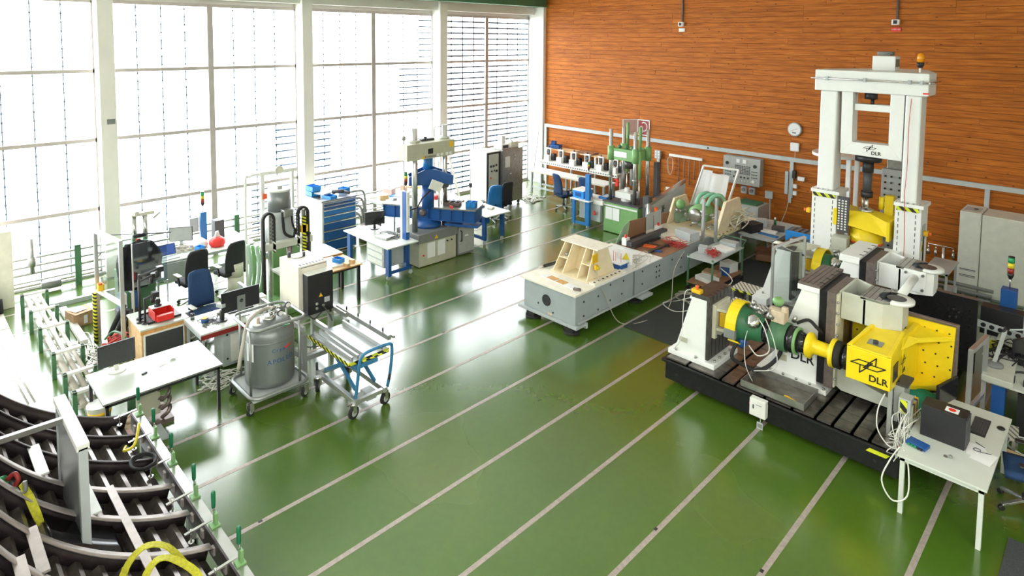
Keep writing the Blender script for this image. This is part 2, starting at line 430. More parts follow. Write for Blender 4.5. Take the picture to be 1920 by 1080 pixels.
# window wall: lintel above the bays, low kerb below
struct(MB().box(-17.75, -8, 6.47, -17.5, 18.45, 8.4).box(-17.5, -8, 6.62, -17.15, 18.1, 7.0).build('wall_left', 'pillar_paint'))
struct(MB().box(-17.75, -8, 0, -17.45, 18.15, .06).build('baseboard_left', 'pillar_paint'))
tn = [0]
def trim(mb, m, **k):
    tn[0] += 1; return struct(mb.build('trim_%d' % tn[0], m, **k))
PIL = [(-6.44, -6.13), (-1.41, -1.09), (3.46, 3.78), (8.36, 8.67), (13.25, 13.57)]
for a, b in PIL: 
    t_ = trim(MB().box(-17.5, a, 0, -17.0, b, 8.4), 'pillar_paint', bv=.01)
    if a == 3.46:
        MB().box(-17.0, 3.58, 3.62, -16.985, 3.74, 3.74).build('plate', 'mid_grey', t_)
trim(MB().box(-17.6, 18.02, 0, -16.66, 18.2, 8.4), 'pillar_paint')
trim(MB().box(-16.9, 5.5, 6.90, -16.5, 18.15, 6.94).box(-16.78, 5.5, 6.94, -16.62, 18.15, 7.25).box(-16.9, 5.5, 7.25, -16.5, 18.15, 7.3), 'frame_green')
ROWZ = (.06, 1.58, 3.22, 4.84, 6.47)
rs = random.Random(5)
for wi, (a, b) in enumerate(BAYS):
    fr = MB(); mid = (a + b) / 2 - (.04 if wi else 0)
    X0, X1 = -17.52, -17.44
    for y in (a, b): fr.box(X0, y - .03 if y == b else y, .06, X1, y if y == b else y + .03, 6.47)
    fr.box(X0, mid - .07, .06, X1 + .03, mid + .07, 6.47)
    for z in ROWZ: fr.box(X0, a, z - .042, X1, b, z + .042)
    win = struct(fr.build('window_%d' % (wi + 1), 'mullion'))
    for c in range(2):
        ya, yb = (a + .03, mid - .045) if c == 0 else (mid + .045, b - .03)
        gb = MB(); th = .0035 if wi < 3 else .005
        for k in range(1, 4):
            y = ya + (yb - ya) * k / 4; w4 = .02 if wi == 4 else .011; gb.box(-17.503, y - w4, .09, -17.495, y + w4, 6.44)
            if wi < 4:
                for i in range(32):
                    z = .16 + i * .2; gb.box(-17.51, y - .02, z - .02, -17.485, y + .02, z + .02)
        for r_ in range(4):
            for k in range(1, 8):
                z = ROWZ[r_] + (ROWZ[r_ + 1] - ROWZ[r_]) * k / 8
                if wi == 4: gb.box(-17.503, ya, z - .03, -17.495, yb, z + .03)
                elif wi == 3 and c == 1 and r_ in (2, 3): gb.box(-17.503, yb - (1.3 if r_ == 2 else .5), z - .022, -17.495, yb, z + .022)
                elif wi == 3 and c == 0 and r_ < 2: gb.box(-17.503, ya, z - .022, -17.495, ya + (.75 if r_ else 1.7), z + .022)
                elif wi == 2 and c == 1 and r_ < 2: gb.box(-17.503, yb - (1.3 if r_ == 0 else .6), z - .022, -17.495, yb, z + .022)
        gb.build('glazing_bars', 'glazing', win, kind='stuff') if 'glazing' in M else (mat('glazing', (.13, .22, .36), .5), gb.build('glazing_bars', 'glazing', win, kind='stuff'))
        for r_ in range(4):
            MB().box(-17.482, ya, ROWZ[r_] + .03, -17.476, yb, ROWZ[r_ + 1] - .03).build('pane', 'pane_glass', win)
# ================================================================ THE TEST RIG ON ITS BLACK BED
bed = thing('machine_bed', 'black cast machine bed with slotted steel top standing on the green floor', 'machine bed', (-3.7, 11.4, 0))
MB().box(-5.36, 8.87, .10, -1.93, 13.56, .425).box(-5.42, 8.84, .38, -1.9, 13.58, .425).box(-5.1, 9.1, 0, -2.1, 13.4, .12).build('body', 'cast_black', bed, bv=.008)
xs = [-5.38, -4.95, -4.50, -4.26, -3.86, -3.42, -3.02, -2.87, -2.60, -2.40, -1.93]
xs = [-5.38, -4.98, -4.40, -4.16, -3.70, -3.30, -2.98, -2.75, -2.50, -2.28, -1.93]
seg = MB()
for i in range(len(xs) - 1):
    for j in range(20):
        y = 8.90 + j * .2325
        if j < 13: MB().box(xs[i] + .024, y + .008, .425, xs[i + 1] - .024, y + .2245, .452).build('plate_segment', 'plate_steel', bed)
        else: seg.box(xs[i] + .024, y + .008, .425, xs[i + 1] - .024, y + .2245, .452)
seg.build('rear_plates', 'plate_steel', bed, kind='stuff')
for x in (-5.15, -2.2): MB().cyl((x, 8.86, .22), (x, 8.885, .22), .02, 10).build('lifting_hole', 'black', bed)
MB().prism([(-2.26, .375), (-2.02, .375), (-2.07, .315), (-2.31, .315)][::-1], 'y', 8.862, 8.872).build('marking', 'hazard_yellow', bed, label='yellow marking on the bed edge')
for x, y in ((-5.1, 9.2), (-2.2, 9.2), (-5.1, 13.3), (-2.2, 13.3)): MB().cyl((x, y, 0), (x, y, .12), .12, 16).build('foot', 'rubber', bed)

def pedestal_small(y0, y1, label, x1=-4.72):
    t = thing('bearing_pedestal', label, 'pedestal', (-5.0, (y0 + y1) / 2, .452), 'white bearing pedestals on the bed')
    MB().box(x1 - .70, y0 - .02, .452, x1 + .14, y1 + .06, .53).build('base_plate', 'machine_white', t, bv=.006)
    MB().prism([(x1 - .60, .53), (x1 - .03, .53), (x1 - .03, 1.52), (x1 - .30, 1.52)], 'y', y0 + .02, y1 - .02).build('body', 'machine_white', t, bv=.004)
    MB().box(x1 - .33, y0, 1.49, x1 - .02, y1, 1.53).build('collar', 'machine_white', t, bv=.003)
    s = MB().box(x1 - .03, y0, .56, x1 + .02, y1, 1.60).box(x1 - .30, y0, 1.53, x1 - .03, y1, 1.60); s.build('slotted_face', 'dark_steel', t, bv=.003)
    for k in range(5):
        y = y0 + .12 + k * (y1 - y0 - .2) / 4.4
        MB().box(x1 + .0195, y - .012, .58, x1 + .0225, y + .012, 1.16).box(x1 + .0195, y - .012, 1.50, x1 + .0225, y + .012, 1.603).box(x1 - .05, y - .012, 1.5985, x1 + .02, y + .012, 1.603).build('slot', 'black', t)
    for k in range(4):
        y = y0 + .1 + k * (y1 - y0) / 4.2
        MB().cyl((x1 + .085, y, .53), (x1 + .085, y, .56), .022, 8).build('bolt', 'steel', t)
    MB().cyl((x1 - .56, y0 + .01, .53), (x1 - .56, y0 + .01, .57), .02, 8).cyl((x1 - .2, y0 + .0, .53), (x1 - .2, y0 + .0, .56), .02, 8).build('bolt', 'steel', t)
    return t
p1 = pedestal_small(9.06, 9.80, 'white wedge pedestal at the near left corner of the black bed, orange button on top')
MB().box(-5.22, 9.055, .72, -5.08, 9.062, .80).build('nameplate', 'beige_paint', p1)
p4 = pedestal_small(12.42, 13.25, 'white wedge pedestal behind the clear guard at the far side of the bed')
# emergency button resting on pedestal 1
t = thing('emergency_button', 'yellow emergency stop box with red knob on the slotted steel pedestal top', 'switch', (-4.96, 9.12, 1.60))
MB().box(-5.03, 9.06, 1.60, -4.87, 9.16, 1.66).box(-5.01, 9.04, 1.62, -4.89, 9.05, 1.64).build('housing', 'warm_yellow', t, bv=.012)
MB().cyl((-4.95, 9.11, 1.66), (-4.95, 9.11, 1.69), .018, 10).lathe([(.03, 0), (.034, .015), (.02, .03)], (-4.95, 9.11, 1.69), 12).build('knob', 'orange_red', t)
cable('button_cable', [(-5.03, 9.1, 1.62), (-5.12, 9.03, 1.58), (-5.14, 9.01, 1.2), (-5.16, 9.02, .8), (-5.3, 9.03, .56)], .006, 'cable_white', 'thin white cable hanging down the near white pedestal')

# spindle line, front (axis y=9.34 z=1.28)
def spindle(ya, za, label, full=True):
    t = thing('spindle_unit', label, 'machine', (-4.4, ya, .9), 'spindle units held between pedestals')
    MB().box(-4.70, ya - .20, za - .33, -4.64, ya + .3, za + .22).build('bracket_plate', 'ivory', t, bv=.004)
    for z in (za + .12, za - .2): MB().prism([(-4.66, ya - .17), (-4.36, ya - .1), (-4.36, ya + .16), (-4.66, ya + .26)], 'z', z, z + .045).build('bracket_arm', 'ivory', t, bv=.003)
    for z in (.17, -.27): MB().cyl((-4.645, ya - .12, za + z - .03), (-4.60, ya - .12, za + z - .03), .022, 8).build('bolt', 'black', t)
    MB().box(-4.62, ya - .12, za - .14, -4.36, ya + .12, za + .10).build('motor_block', 'warm_yellow', t, bv=.02)
    # ring guard: striped hoop
    g = MB(); pts = arc(0, 0, .335, -130, 190, 28)
    for i in range(len(pts) - 1):
        (a, b), (c, d) = pts[i], pts[i + 1]; (e, f) = (a * .94, b * .94); (g1, h) = (c * .94, d * .94)
        g.add([(-4.42, ya + a, za + b), (-4.42, ya + c, za + d), (-4.42, ya + g1, za + h), (-4.42, ya + e, za + f), (-4.25, ya + a, za + b), (-4.25, ya + c, za + d), (-4.25, ya + g1, za + h), (-4.25, ya + e, za + f)],
              [(0, 1, 2, 3), (4, 7, 6, 5), (0, 4, 5, 1), (1, 5, 6, 2), (2, 6, 7, 3), (3, 7, 4, 0)])
    g.build('guard_hoop', 'yellow', t)
    MB().box(-4.425, ya - .35, za - .16, -4.245, ya - .28, za - .02).build('hoop_joint', 'mid_grey', t, bv=.004)
    L = lambda prof, m, nm: MB().lathe([(r, x) for x, r in prof], (0, ya, za), 28, 'x').build(nm, m, t)
    L([(-4.34, .30), (-4.30, .30), (-4.30, .25), (-4.15, .24), (-4.13, .21), (-4.0, .21), (-3.98, .19), (-3.90, .18)], 'dark_green', 'housing')
    L([(-3.90, .185), (-3.80, .185)], 'black_gloss', 'seal_ring')
    L([(-3.80, .215), (-3.55, .215), (-3.55, .18)], 'press_green' if False else 'frame_green', 'gearbox')
    L([(-3.55, .20), (-3.44, .20)], 'black_gloss', 'seal_ring')
    L([(-3.44, .20), (-3.40, .20)], 'press_green', 'flange')
    L([(-3.40, .17), (-3.34, .15), (-3.24, .12)], 'black_gloss', 'adapter')
    if full:
        L([(-3.28, .12), (-3.27, .185), (-3.22, .185), (-3.20, .15), (-3.17, .105), (-2.98, .10), (-2.95, .11), (-2.94, .20), (-2.88, .20)], 'yellow', 'torque_shaft')
        for a in range(0, 360, 60): MB().cyl((-3.285, ya + .15 * cos(radians(a)), za + .15 * sin(radians(a))), (-3.305, ya + .15 * cos(radians(a)), za + .15 * sin(radians(a))), .014, 8).build('bolt', 'black', t)
        L([(-2.88, .19), (-2.80, .19), (-2.79, .14)], 'rubber', 'disc')
        L([(-2.79, .10), (-2.78, .165), (-2.70, .175), (-2.69, .165), (-2.66, .17), (-2.65, .16), (-2.60, .16)], 'black_gloss', 'coupling')
    # pipework and valves riding on top
    MB().ball((-4.0, ya - .22, za + .10), .0, 8).build('x', 'steel', t) if False else None
    MB().lathe([(.02, -.13), (.10, -.03), (.11, .02), (.085, .06), (.05, .08)], (-4.02, ya - .20, za + .16), 20, 'y').build('steel_cone', 'chrome', t, label='polished steel cone')
    v = MB(); v.cbox((-3.70, ya, za + .30), (.20, .18, .18)); v.cbox((-3.62, ya - .02, za + .42), (.08, .08, .08)); v.cbox((-3.84, ya + .1, za + .3), (.1, .1, .12)); v.build('valve_block', 'ply', t, bv=.01)
    MB().lathe([(.05, 0), (.085, .04), (.085, .09), (.05, .12)], (-3.78, ya + .12, za + .40), 12).build('valve_cap', 'press_green', t)
    pb = MB()
    for k in range(9):
        a = (-4.2 + random.uniform(0, .85), ya + random.uniform(-.08, .16), za + .20 + random.uniform(0, .14)); pb.cyl(a, (a[0] + random.uniform(-.08, .1), a[1] + random.uniform(-.06, .06), a[2] + random.uniform(.02, .1)), random.uniform(.018, .04), 10)
    pb.build('fittings', 'steel', t)
    hb = MB()
    hb.tube(smooth_path([(-3.95, ya - .18, za + .22), (-3.8, ya - .30, za + .15), (-3.72, ya - .3, za - .15), (-3.9, ya - .28, za - .3), (-4.05, ya - .26, za - .2)]), .009, 6)
    hb.tube(smooth_path([(-3.86, ya - .15, za + .25), (-3.66, ya - .28, za + .0), (-3.62, ya - .28, za - .38), (-3.95, ya - .28, .68)]), .007, 6)
    hb.tube(smooth_path([(-4.1, ya - .22, za + .0), (-4.12, ya - .26, za - .2), (-4.1, ya - .24, .7), (-4.0, ya - .2, .46)]), .006, 6)
    hb.build('hoses', 'cable_white', t)
    b2 = MB().tube(smooth_path([(-4.3, ya - .1, za - .25), (-4.35, ya - .2, za - .5), (-4.25, ya - .1, .62), (-4.0, ya, .56), (-3.8, ya + .2, .75), (-3.75, ya + .3, 1.0)]), .03, 8); b2.build('black_hose', 'rubber', t)
    b2 = MB().tube(smooth_path([(-3.5, ya + .15, za + .2), (-3.35, ya + .2, za + .28), (-3.2, ya + .15, za + .22), (-3.15, ya + .3, za + .1)]), .025, 8)
    b2.build('black_hose', 'rubber', t)
    MB().ball((-4.28, ya - .02, za - .30), .10, 10).build('blue_drum', 'deep_blue', t)
    return t
spindle(9.36, 1.24, 'green and yellow spindle unit in front of the white pedestal marked DLR')
spindle(12.95, 1.24, 'green and yellow spindle unit behind the clear guard, only its end visible', full=False)

# ---- tall pedestals with clamp arm
def logo(parent, c, w, right, up, m='black', th=.002):
    """three-bar crossed emblem made of rhombus outlines"""
    mx = plane_mx(c, right, up); mb = MB()
    def rhomb(pts, t=.035):
        n = len(pts); cx = sum(p[0] for p in pts) / n; cy = sum(p[1] for p in pts) / n
        inner = []
        for i in range(n):
            p = Vector(pts[i]); a = (Vector(pts[i - 1]) - p).normalized(); b = (Vector(pts[(i + 1) % n]) - p).normalized()
            bis = (a + b).normalized(); s_ = max(.2, abs(a.cross(bis))) ; inner.append(p + bis * (t / s_))
        o = [(p[0] * w, p[1] * w, 0) for p in pts]; q = [(p[0] * w, p[1] * w, 0) for p in inner]
        lo = [(x, y, 0) for x, y, _ in o] + [(x, y, 0) for x, y, _ in q] + [(x, y, th) for x, y, _ in o] + [(x, y, th) for x, y, _ in q]
        for i in range(n):
            j = (i + 1) % n
            mb.add([lo[i], lo[j], lo[n + j], lo[n + i], lo[2 * n + i], lo[2 * n + j], lo[3 * n + j], lo[3 * n + i]], [(0, 1, 2, 3), (4, 7, 6, 5), (0, 4, 5, 1), (1, 5, 6, 2), (2, 6, 7, 3), (3, 7, 4, 0)], False, mx)
    def st(*ps):
        for i in range(len(ps) - 1):
            a, b = Vector(ps[i]), Vector(ps[i + 1]); d = (b - a).normalized(); e = Vector((-d.y, d.x)) * .017; a -= d * .012; b += d * .012
            q = [a - e, a + e, b + e, b - e]
            mb.add([(p.x * w, p.y * w, 0) for p in q] + [(p.x * w, p.y * w, th) for p in q], [(0, 1, 2, 3), (4, 7, 6, 5), (0, 4, 5, 1), (1, 5, 6, 2), (2, 6, 7, 3), (3, 7, 4, 0)], False, mx)
    for s_ in (1, -1):
        st(*[(s_ * x, s_ * y) for x, y in ((-.5, -.045), (-.27, .107), (.13, .105), (-.09, -.044), (-.5, -.045))])
        st(*[(s_ * x, s_ * y) for x, y in ((-.02, .035), (.235, .31), (.22, .04))])
    return mb.build('emblem', m, parent)
def clamp_pedestal(y0, label, alabel, zt=2.04, marked=True):
    t = thing('clamp_pedestal', label, 'pedestal', (-3.6, y0 + .5, .452), 'tall clamp pedestals on the bed')
    y1 = y0 + 1.02
    MB().box(-4.12, y0 - .02, .452, -3.06, y1 + .1, .53).build('base_plate', 'machine_white', t, bv=.006)
    MB().prism([(-3.98, .53), (-3.23, .53), (-3.23, zt - .09), (-3.49, zt - .09)], 'y', y0 + .06, y1 - .04).build('body', 'machine_white', t, bv=.004)
    MB().box(-3.54, y0, zt - .09, -3.22, y1, zt - .01).build('collar', 'machine_white', t, bv=.004)
    MB().box(-3.53, y0, zt - .01, -3.21, y1, zt + .03).build('top_plate', 'brown_steel' if marked else 'machine_white', t, bv=.004)
    if marked:
        for k in range(4):
            x = -3.47 + .07 * k; MB().box(x, y0 - .001, zt + .0295, x + .006, y1, zt + .0315).build('groove', 'black', t)
    MB().box(-3.22, y0 + .02, .60, -3.10, y1 - .02, zt - .02).build('slotted_block', 'cast_black', t, bv=.005)
    for k in range(4):
        y = y0 + .16 + k * .23; MB().box(-3.27, y, zt + .029, -3.205, y + .03, zt + .034).box(-3.1, y - .03, .7, -3.096, y + .05, zt - .1).build('slot', 'black', t)
    MB().box(-3.10, y0 - .03, .60, -2.98, y1 - .2, zt + .0).build('clamp_plate', 'brown_steel', t, bv=.004)
    for k in range(8): MB().cyl((-2.965, y0 - .0, .75 + k * .165), (-2.93, y0 - .0, .75 + k * .165), .017, 8).build('bolt', 'steel', t)
    for k in range(5): MB().cyl((-3.9 + k * .2, y0 - .005, .53), (-3.9 + k * .2, y0 - .005, .555), .02, 8).build('bolt', 'steel', t)
    if marked:
        text('DLR', .19, plane_mx((-3.45, y0 + .057, .87), *FRONT), 'lettering', 'black', t, font_bold=True)
        logo(t, (-3.52, y0 + .058, 1.12), .42, *FRONT)
        MB().box(-3.82, y0 + .054, .72, -3.68, y0 + .06, .82).build('nameplate', 'beige_paint', t)
    if marked: MB().box(-2.985, y0 + .0, .62, -2.955, y0 + .30, zt - .02).build('bolt_flange', 'ivory', t, bv=.003)
    # upper and lower arm
    a = t
    ya, yb = y0 + .12, y0 + .86
    u = MB(); zt2 = zt + .0; zb = zt - .40
    tri = [(-2.98, ya), (-2.62, ya), (-2.15, ya + .08), (-2.15, ya + .50), (-2.62, ya + .56), (-2.98, yb)]
    u.prism([(-2.98, ya), (-2.94, ya), (-2.94, yb), (-2.98, yb)], 'z', zb, zt2)
    u.prism([(-2.96, ya), (-2.62, ya), (-2.62, ya + .03), (-2.96, ya + .03)], 'z', zb, zt2)
    u.prism([(-2.96, yb - .03), (-2.66, ya + .53), (-2.62, ya + .56), (-2.96, yb)], 'z', zb, zt2)
    u.box(-2.96, ya + .02, zb, -2.6, yb - .05, zb + .03)
    u.prism([(-2.66, ya), (-2.40, ya), (-2.18, ya + .12), (-2.18, ya + .44), (-2.40, ya + .56), (-2.66, ya + .56)], 'z', zb, zt2 - .03)
    u.build('arm_body', 'beige_grey' if marked else 'machine_white', a, bv=.006)
    MB().prism([(-2.70, ya), (-2.40, ya), (-2.33, ya + .05), (-2.33, ya + .51), (-2.40, ya + .56), (-2.70, ya + .56)], 'z', zt2 - .03, zt2 + .01).build('slotted_top', 'steel', a, bv=.003)
    for k in range(4): MB().box(-2.66 + k * .075, ya, zt2 + .0095, -2.654 + k * .075, ya + .56, zt2 + .0115).build('groove', 'black', a)
    MB().lathe([(.12, -.03), (.225, -.03), (.225, .01), (.13, .01)], (-2.30, ya + .28, zt2), 32).build('bearing_ring', 'machine_white', a)
    MB().cyl((-2.30, ya + .28, zt2 - .02), (-2.30, ya + .28, zt2 + .0135), .125, 28).build('bore', 'dark_steel', a)
    MB().prism([(-2.98, .60), (-2.98, .98), (-2.80, .98), (-2.72, .80), (-2.28, .70), (-2.28, .55), (-2.90, .55)], 'y', ya, ya + .5).build('lower_arm', 'beige_grey', a, bv=.006)
    MB().cyl((-2.42, ya + .28, .7), (-2.42, ya + .28, .95), .16, 20).build('lower_bearing', 'steel', a)
    return t
clamp_pedestal(9.58, 'tall white pedestal in the middle of the bed, marked DLR, with steel clamping block', 'grey-beige clamp arm over the large yellow bracket')
clamp_pedestal(11.42, 'tall white pedestal standing behind the one marked DLR', 'grey clamp arm behind, joined to the near one by a white tube', zt=2.02, marked=False)
t = thing('tie_tube', 'white round tie tube running between the two clamp arms', 'tube', (-2.45, 11.1, 1.8))
MB().cyl((-2.32, 10.25, 1.99), (-2.42, 11.54, 1.90), .062, 20).build('tube', 'machine_white', t)
MB().box(-2.58, 11.50, 1.68, -2.26, 11.54, 2.02).build('end_plate', 'machine_white', t, bv=.01)
for x in (-2.54, -2.30):
    for z in (1.73, 1.97): MB().cyl((x, 11.47, z), (x, 11.50, z), .022, 8).build('nut', 'steel', t)

# ---- the big yellow bracket
t = thing('yellow_bracket', 'large yellow cast bracket marked DLR with a perforated flange, under the near clamp arm', 'bracket', (-2.2, 9.8, 1.0))
Z0, Z1 = 1.14, 1.58; xa, xb = -2.64, -2.10
v = [(xa, 9.0, Z0), (xb, 9.0, Z0 - .0), (xb, 9.0, Z1 - .02), (xa, 9.0, Z1),                                  # front face 0-3
     (xa + .04, 10.0, 1.02), (xb - .02, 10.0, .95), (xb - .02, 10.0, 1.76), (xa + .04, 10.0, 1.70)]         # at the pivot 4-7
body = MB()
body.add([(xa, 9.0, Z0), (xb, 9.0, Z0), (xb, 9.0, Z1), (xa, 9.0, Z1), (xa + .06, 9.95, .98), (xb - .02, 9.95, .98), (xb - .02, 9.72, 1.66), (xa + .10, 9.72, 1.66), (xa + .06, 9.95, 1.66), (xb - .02, 9.95, 1.66)],
         [(0, 3, 2, 1), (3, 7, 6, 2), (0, 4, 8, 7, 3), (1, 2, 6, 9, 5), (0, 1, 5, 4), (7, 8, 9, 6), (4, 5, 9, 8)])
# rims round the recessed sloping top
body.add([(xa, 9.0, Z1), (xa + .05, 9.0, Z1), (xa + .15, 9.72, 1.66), (xa + .10, 9.72, 1.66), (xa, 9.0, Z1 + .025), (xa + .05, 9.0, Z1 + .025), (xa + .15, 9.72, 1.69), (xa + .10, 9.72, 1.69)], [(0, 1, 2, 3), (4, 7, 6, 5), (0, 4, 5, 1), (1, 5, 6, 2), (2, 6, 7, 3), (3, 7, 4, 0)])
body.add([(xb - .05, 9.0, Z1), (xb, 9.0, Z1), (xb - .02, 9.72, 1.66), (xb - .07, 9.72, 1.66), (xb - .05, 9.0, Z1 + .025), (xb, 9.0, Z1 + .025), (xb - .02, 9.72, 1.69), (xb - .07, 9.72, 1.69)], [(0, 1, 2, 3), (4, 7, 6, 5), (0, 4, 5, 1), (1, 5, 6, 2), (2, 6, 7, 3), (3, 7, 4, 0)])
body.box(xa, 9.0, Z1, xb, 9.05, Z1 + .025)
body.build('box_body', 'yellow', t, bv=.008)
MB().lathe([(.17, 1.50), (.20, 1.52), (.20, 1.60), (.15, 1.66)], (-2.32, 9.90, 0), 24).build('pivot', 'yellow', t)
MB().lathe([(.15, 1.60), (.15, 1.66)], (-2.32, 9.98, 0), 24).build('pivot_seal', 'black', t)
# flange plate facing the camera side, with ribs reaching it
fl_ = MB().prism([(-2.95, .70), (-1.92, .70), (-1.66, .84), (-1.63, 1.73), (-2.95, 1.70)], 'y', 10.28, 10.32); fl_.build('flange', 'yellow', t, bv=.003)
rb = MB()
rb.add([(-2.13, 9.72, 1.66), (-2.0, 9.9, 1.60), (-1.64, 10.28, 1.60), (-1.64, 10.28, 1.54), (-2.0, 9.88, 1.53), (-2.12, 9.5, 1.50), (-2.5, 10.28, 1.68), (-2.5, 10.28, 1.60)],
       [(0, 1, 2, 6), (1, 4, 3, 2), (0, 5, 4, 1), (5, 7, 3, 4), (0, 6, 7, 5), (2, 3, 7, 6)])
rb.add([(-2.13, 9.55, 1.02), (-1.98, 9.95, .90), (-1.66, 10.28, .90), (-1.66, 10.28, .83), (-1.98, 9.97, .83), (-2.13, 9.55, .95), (-2.5, 10.28, .95), (-2.5, 10.28, .83)],
       [(0, 1, 2, 6), (1, 4, 3, 2), (0, 5, 4, 1), (5, 7, 3, 4), (0, 6, 7, 5), (2, 3, 7, 6)])
rb.prism([(-2.14, 9.6), (-2.10, 9.6), (-2.06, 10.28), (-2.14, 10.28)], 'z', .92, 1.66)
rb.build('rib', 'yellow', t, bv=.008)
hn = MB()
for i in range(9):
    for j in range(5):
        x = -1.70 - i * .15 + (.03 if j % 2 else 0); z = .95 + j * .17
        if x > -2.05 or j == 4: hn.cyl((x, 10.270, z), (x, 10.276, z), .012, 8)
for i in range(3):
    for j in range(3): hn.cyl((-2.72 - i * .08, 10.270, 1.3 + j * .13), (-2.72 - i * .08, 10.276, 1.3 + j * .13), .013, 8)
hn.build('bolt_holes', 'black', t, kind='stuff')
text('DLR', .125, plane_mx((-2.24, 8.997, 1.235), *FRONT), 'lettering', 'black', t, font_bold=True)
logo(t, (-2.37, 8.996, 1.40), .42, *FRONT)
sf = plane_mx((-2.094, 9.62, 1.36), (.02, 1, 0), (0, 0, 1))
text('DLR', .08, plane_mx((-2.085, 9.60, 1.22), (.0, 1, 0), (0, 0, 1)), 'side_lettering', 'black', t)
logo(t, (-2.085, 9.56, 1.36), .24, (0, 1, 0), (0, 0, 1))
MB().box(-2.100, 9.12, 1.22, -2.093, 9.34, 1.44).build('opening', 'dark_steel', t)
MB().add([(-2.45, 9.20, 1.609), (-2.27, 9.20, 1.609), (-2.27, 9.34, 1.622), (-2.45, 9.34, 1.622), (-2.45, 9.20, 1.615), (-2.27, 9.20, 1.615), (-2.27, 9.34, 1.628), (-2.45, 9.34, 1.628)], [(0, 1, 2, 3), (4, 7, 6, 5), (0, 4, 5, 1), (1, 5, 6, 2), (2, 6, 7, 3), (3, 7, 4, 0)]).build('cover_plate', 'steel', t)
MB().cyl((-2.36, 9.27, 1.61), (-2.36, 9.27, 1.65), .035, 12).build('sensor', 'black', t)
for i in range(2):
    y = (10.33, 11.9)[i]
    t = thing('bolting_plate', ('thick dark plate bolted behind the yellow perforated flange', 'bare black bolting plate with five shiny bolts, behind the yellow bracket')[i], 'plate', (-2.2, y, .452))
    x0, x1, zt = ((-3.0, -1.60, 1.76), (-2.72, -1.62, 1.66))[i]
    MB().box(x0, y, .452, x1, y + .06, zt).build('plate', 'brown_steel' if i == 0 else 'cast_black', t, bv=.004)
    if i:
        MB().box(x0, y - .003, zt - .012, x1 + .002, y + .064, zt + .004).build('edge', 'brown_steel', t)
        for dx, dz in ((0, 0), (.07, .03), (.14, .0), (.02, -.1), (.1, -.08)): MB().cyl((-2.0 + dx, y - .02, 1.38 + dz), (-2.0 + dx, y, 1.38 + dz), .02, 8).build('bolt', 'chrome', t)
        h = MB()
        for a_ in range(10):
            for b_ in range(6): h.cyl((x0 + .1 + a_ * .1, y - .003, .8 + b_ * .13), (x0 + .1 + a_ * .1, y - .001, .8 + b_ * .13), .012, 6)
        h.build('holes', 'black_gloss', t, kind='stuff')
solo(MB().lathe([(.02, -.27), (.17, -.24), (.20, .0), (.17, .22), (.02, .26)], (-1.95, 9.98, .655), 14, 'x'), 'green_cloth_roll', 'cloth_green', 'crumpled dark green cloth bundle lying under the yellow bracket', 'cloth')
# drip tray
t = thing('drip_tray', 'open steel drip tray on the near edge of the black bed', 'tray', (-3.6, 9.28, .452))
MB().box(-4.08, 8.92, .452, -3.14, 9.48, .462).build('floor_sheet', 'plate_steel', t)
for b_ in ((-4.08, 8.92, -3.14, 8.93), (-4.08, 9.47, -3.14, 9.48), (-4.08, 8.93, -4.07, 9.47), (-3.15, 8.93, -3.14, 9.47)): MB().box(b_[0], b_[1], .452, b_[2], b_[3], .56).build('side', 'steel', t)
solo(MB().tube(smooth_path([(-3.48, 9.10, .472), (-3.42, 9.06, .50), (-3.36, 9.07, .47), (-3.33, 9.02, .47), (-3.3, 9.05, .475), (-3.38, 9.09, .47)]), .016, 6), 'yellow_strap', 'warm_yellow', 'short yellow strap lying in the drip tray', 'strap')
# control box on the bed's side
t = thing('switch_box', 'white switch box with red side knob fixed to the black bed edge', 'switch box', (-3.68, 8.8, .15))
MB().box(-3.86, 8.76, .18, -3.62, 8.86, .44).build('housing', 'pale_plastic', t, bv=.008)
MB().cyl((-3.875, 8.81, .33), (-3.86, 8.81, .33), .025, 12).build('knob', 'red', t)
MB().box(-3.81, 8.755, .29, -3.79, 8.76, .35).box(-3.76, 8.756, .36, -3.68, 8.76, .365).build('slot', 'dark_grey', t)
MB().box(-3.71, 8.80, .02, -3.70, 8.81, .18).box(-3.75, 8.785, .0, -3.66, 8.795, .10).build('stem', 'light_grey', t)
MB().box(-3.74, 8.783, .02, -3.67, 8.786, .08).build('display', 'mid_grey', t)
# clear guard frame near pedestal 4
t = thing('machine_guard', 'tall guard of aluminium profiles with a clear sheet on the black bed', 'guard', (-4.7, 12.0, .452))
A, B = (-4.93, 12.12), (-4.55, 11.98)
gx = [(-4.93, 12.02), (-4.45, 11.72)]; 
P0, P1 = Vector((-4.93, 12.02, 0)), Vector((-4.50, 11.78, 0)); Q1 = Vector((-4.93, 12.85, 0))
for p, zt in ((Vector((-4.92, 12.0, 0)), 1.68), (Vector((-4.42, 12.25, 0)), 1.95)):
    MB().bar(p + Vector((0, 0, .452)), p + Vector((0, 0, zt)), .045).build('post', 'aluminium', t)
MB().bar((-4.92, 12.0, 1.68), (-4.42, 12.25, 1.95), .045).build('top_rail', 'aluminium', t)
MB().bar((-4.92, 12.0, .60), (-4.42, 12.25, .60), .045).build('bottom_rail', 'aluminium', t)
MB().add([(-4.90, 12.005, .62), (-4.44, 12.235, .62), (-4.44, 12.235, 1.90), (-4.90, 12.005, 1.65)], [(0, 1, 2, 3)]).build('clear_sheet', 'clear_sheet', t, solid=.006)
for z in (.7, 1.1, 1.6): MB().cyl((-4.44, 12.21, z), (-4.42, 12.19, z), .018, 8).build('clip', 'black', t)
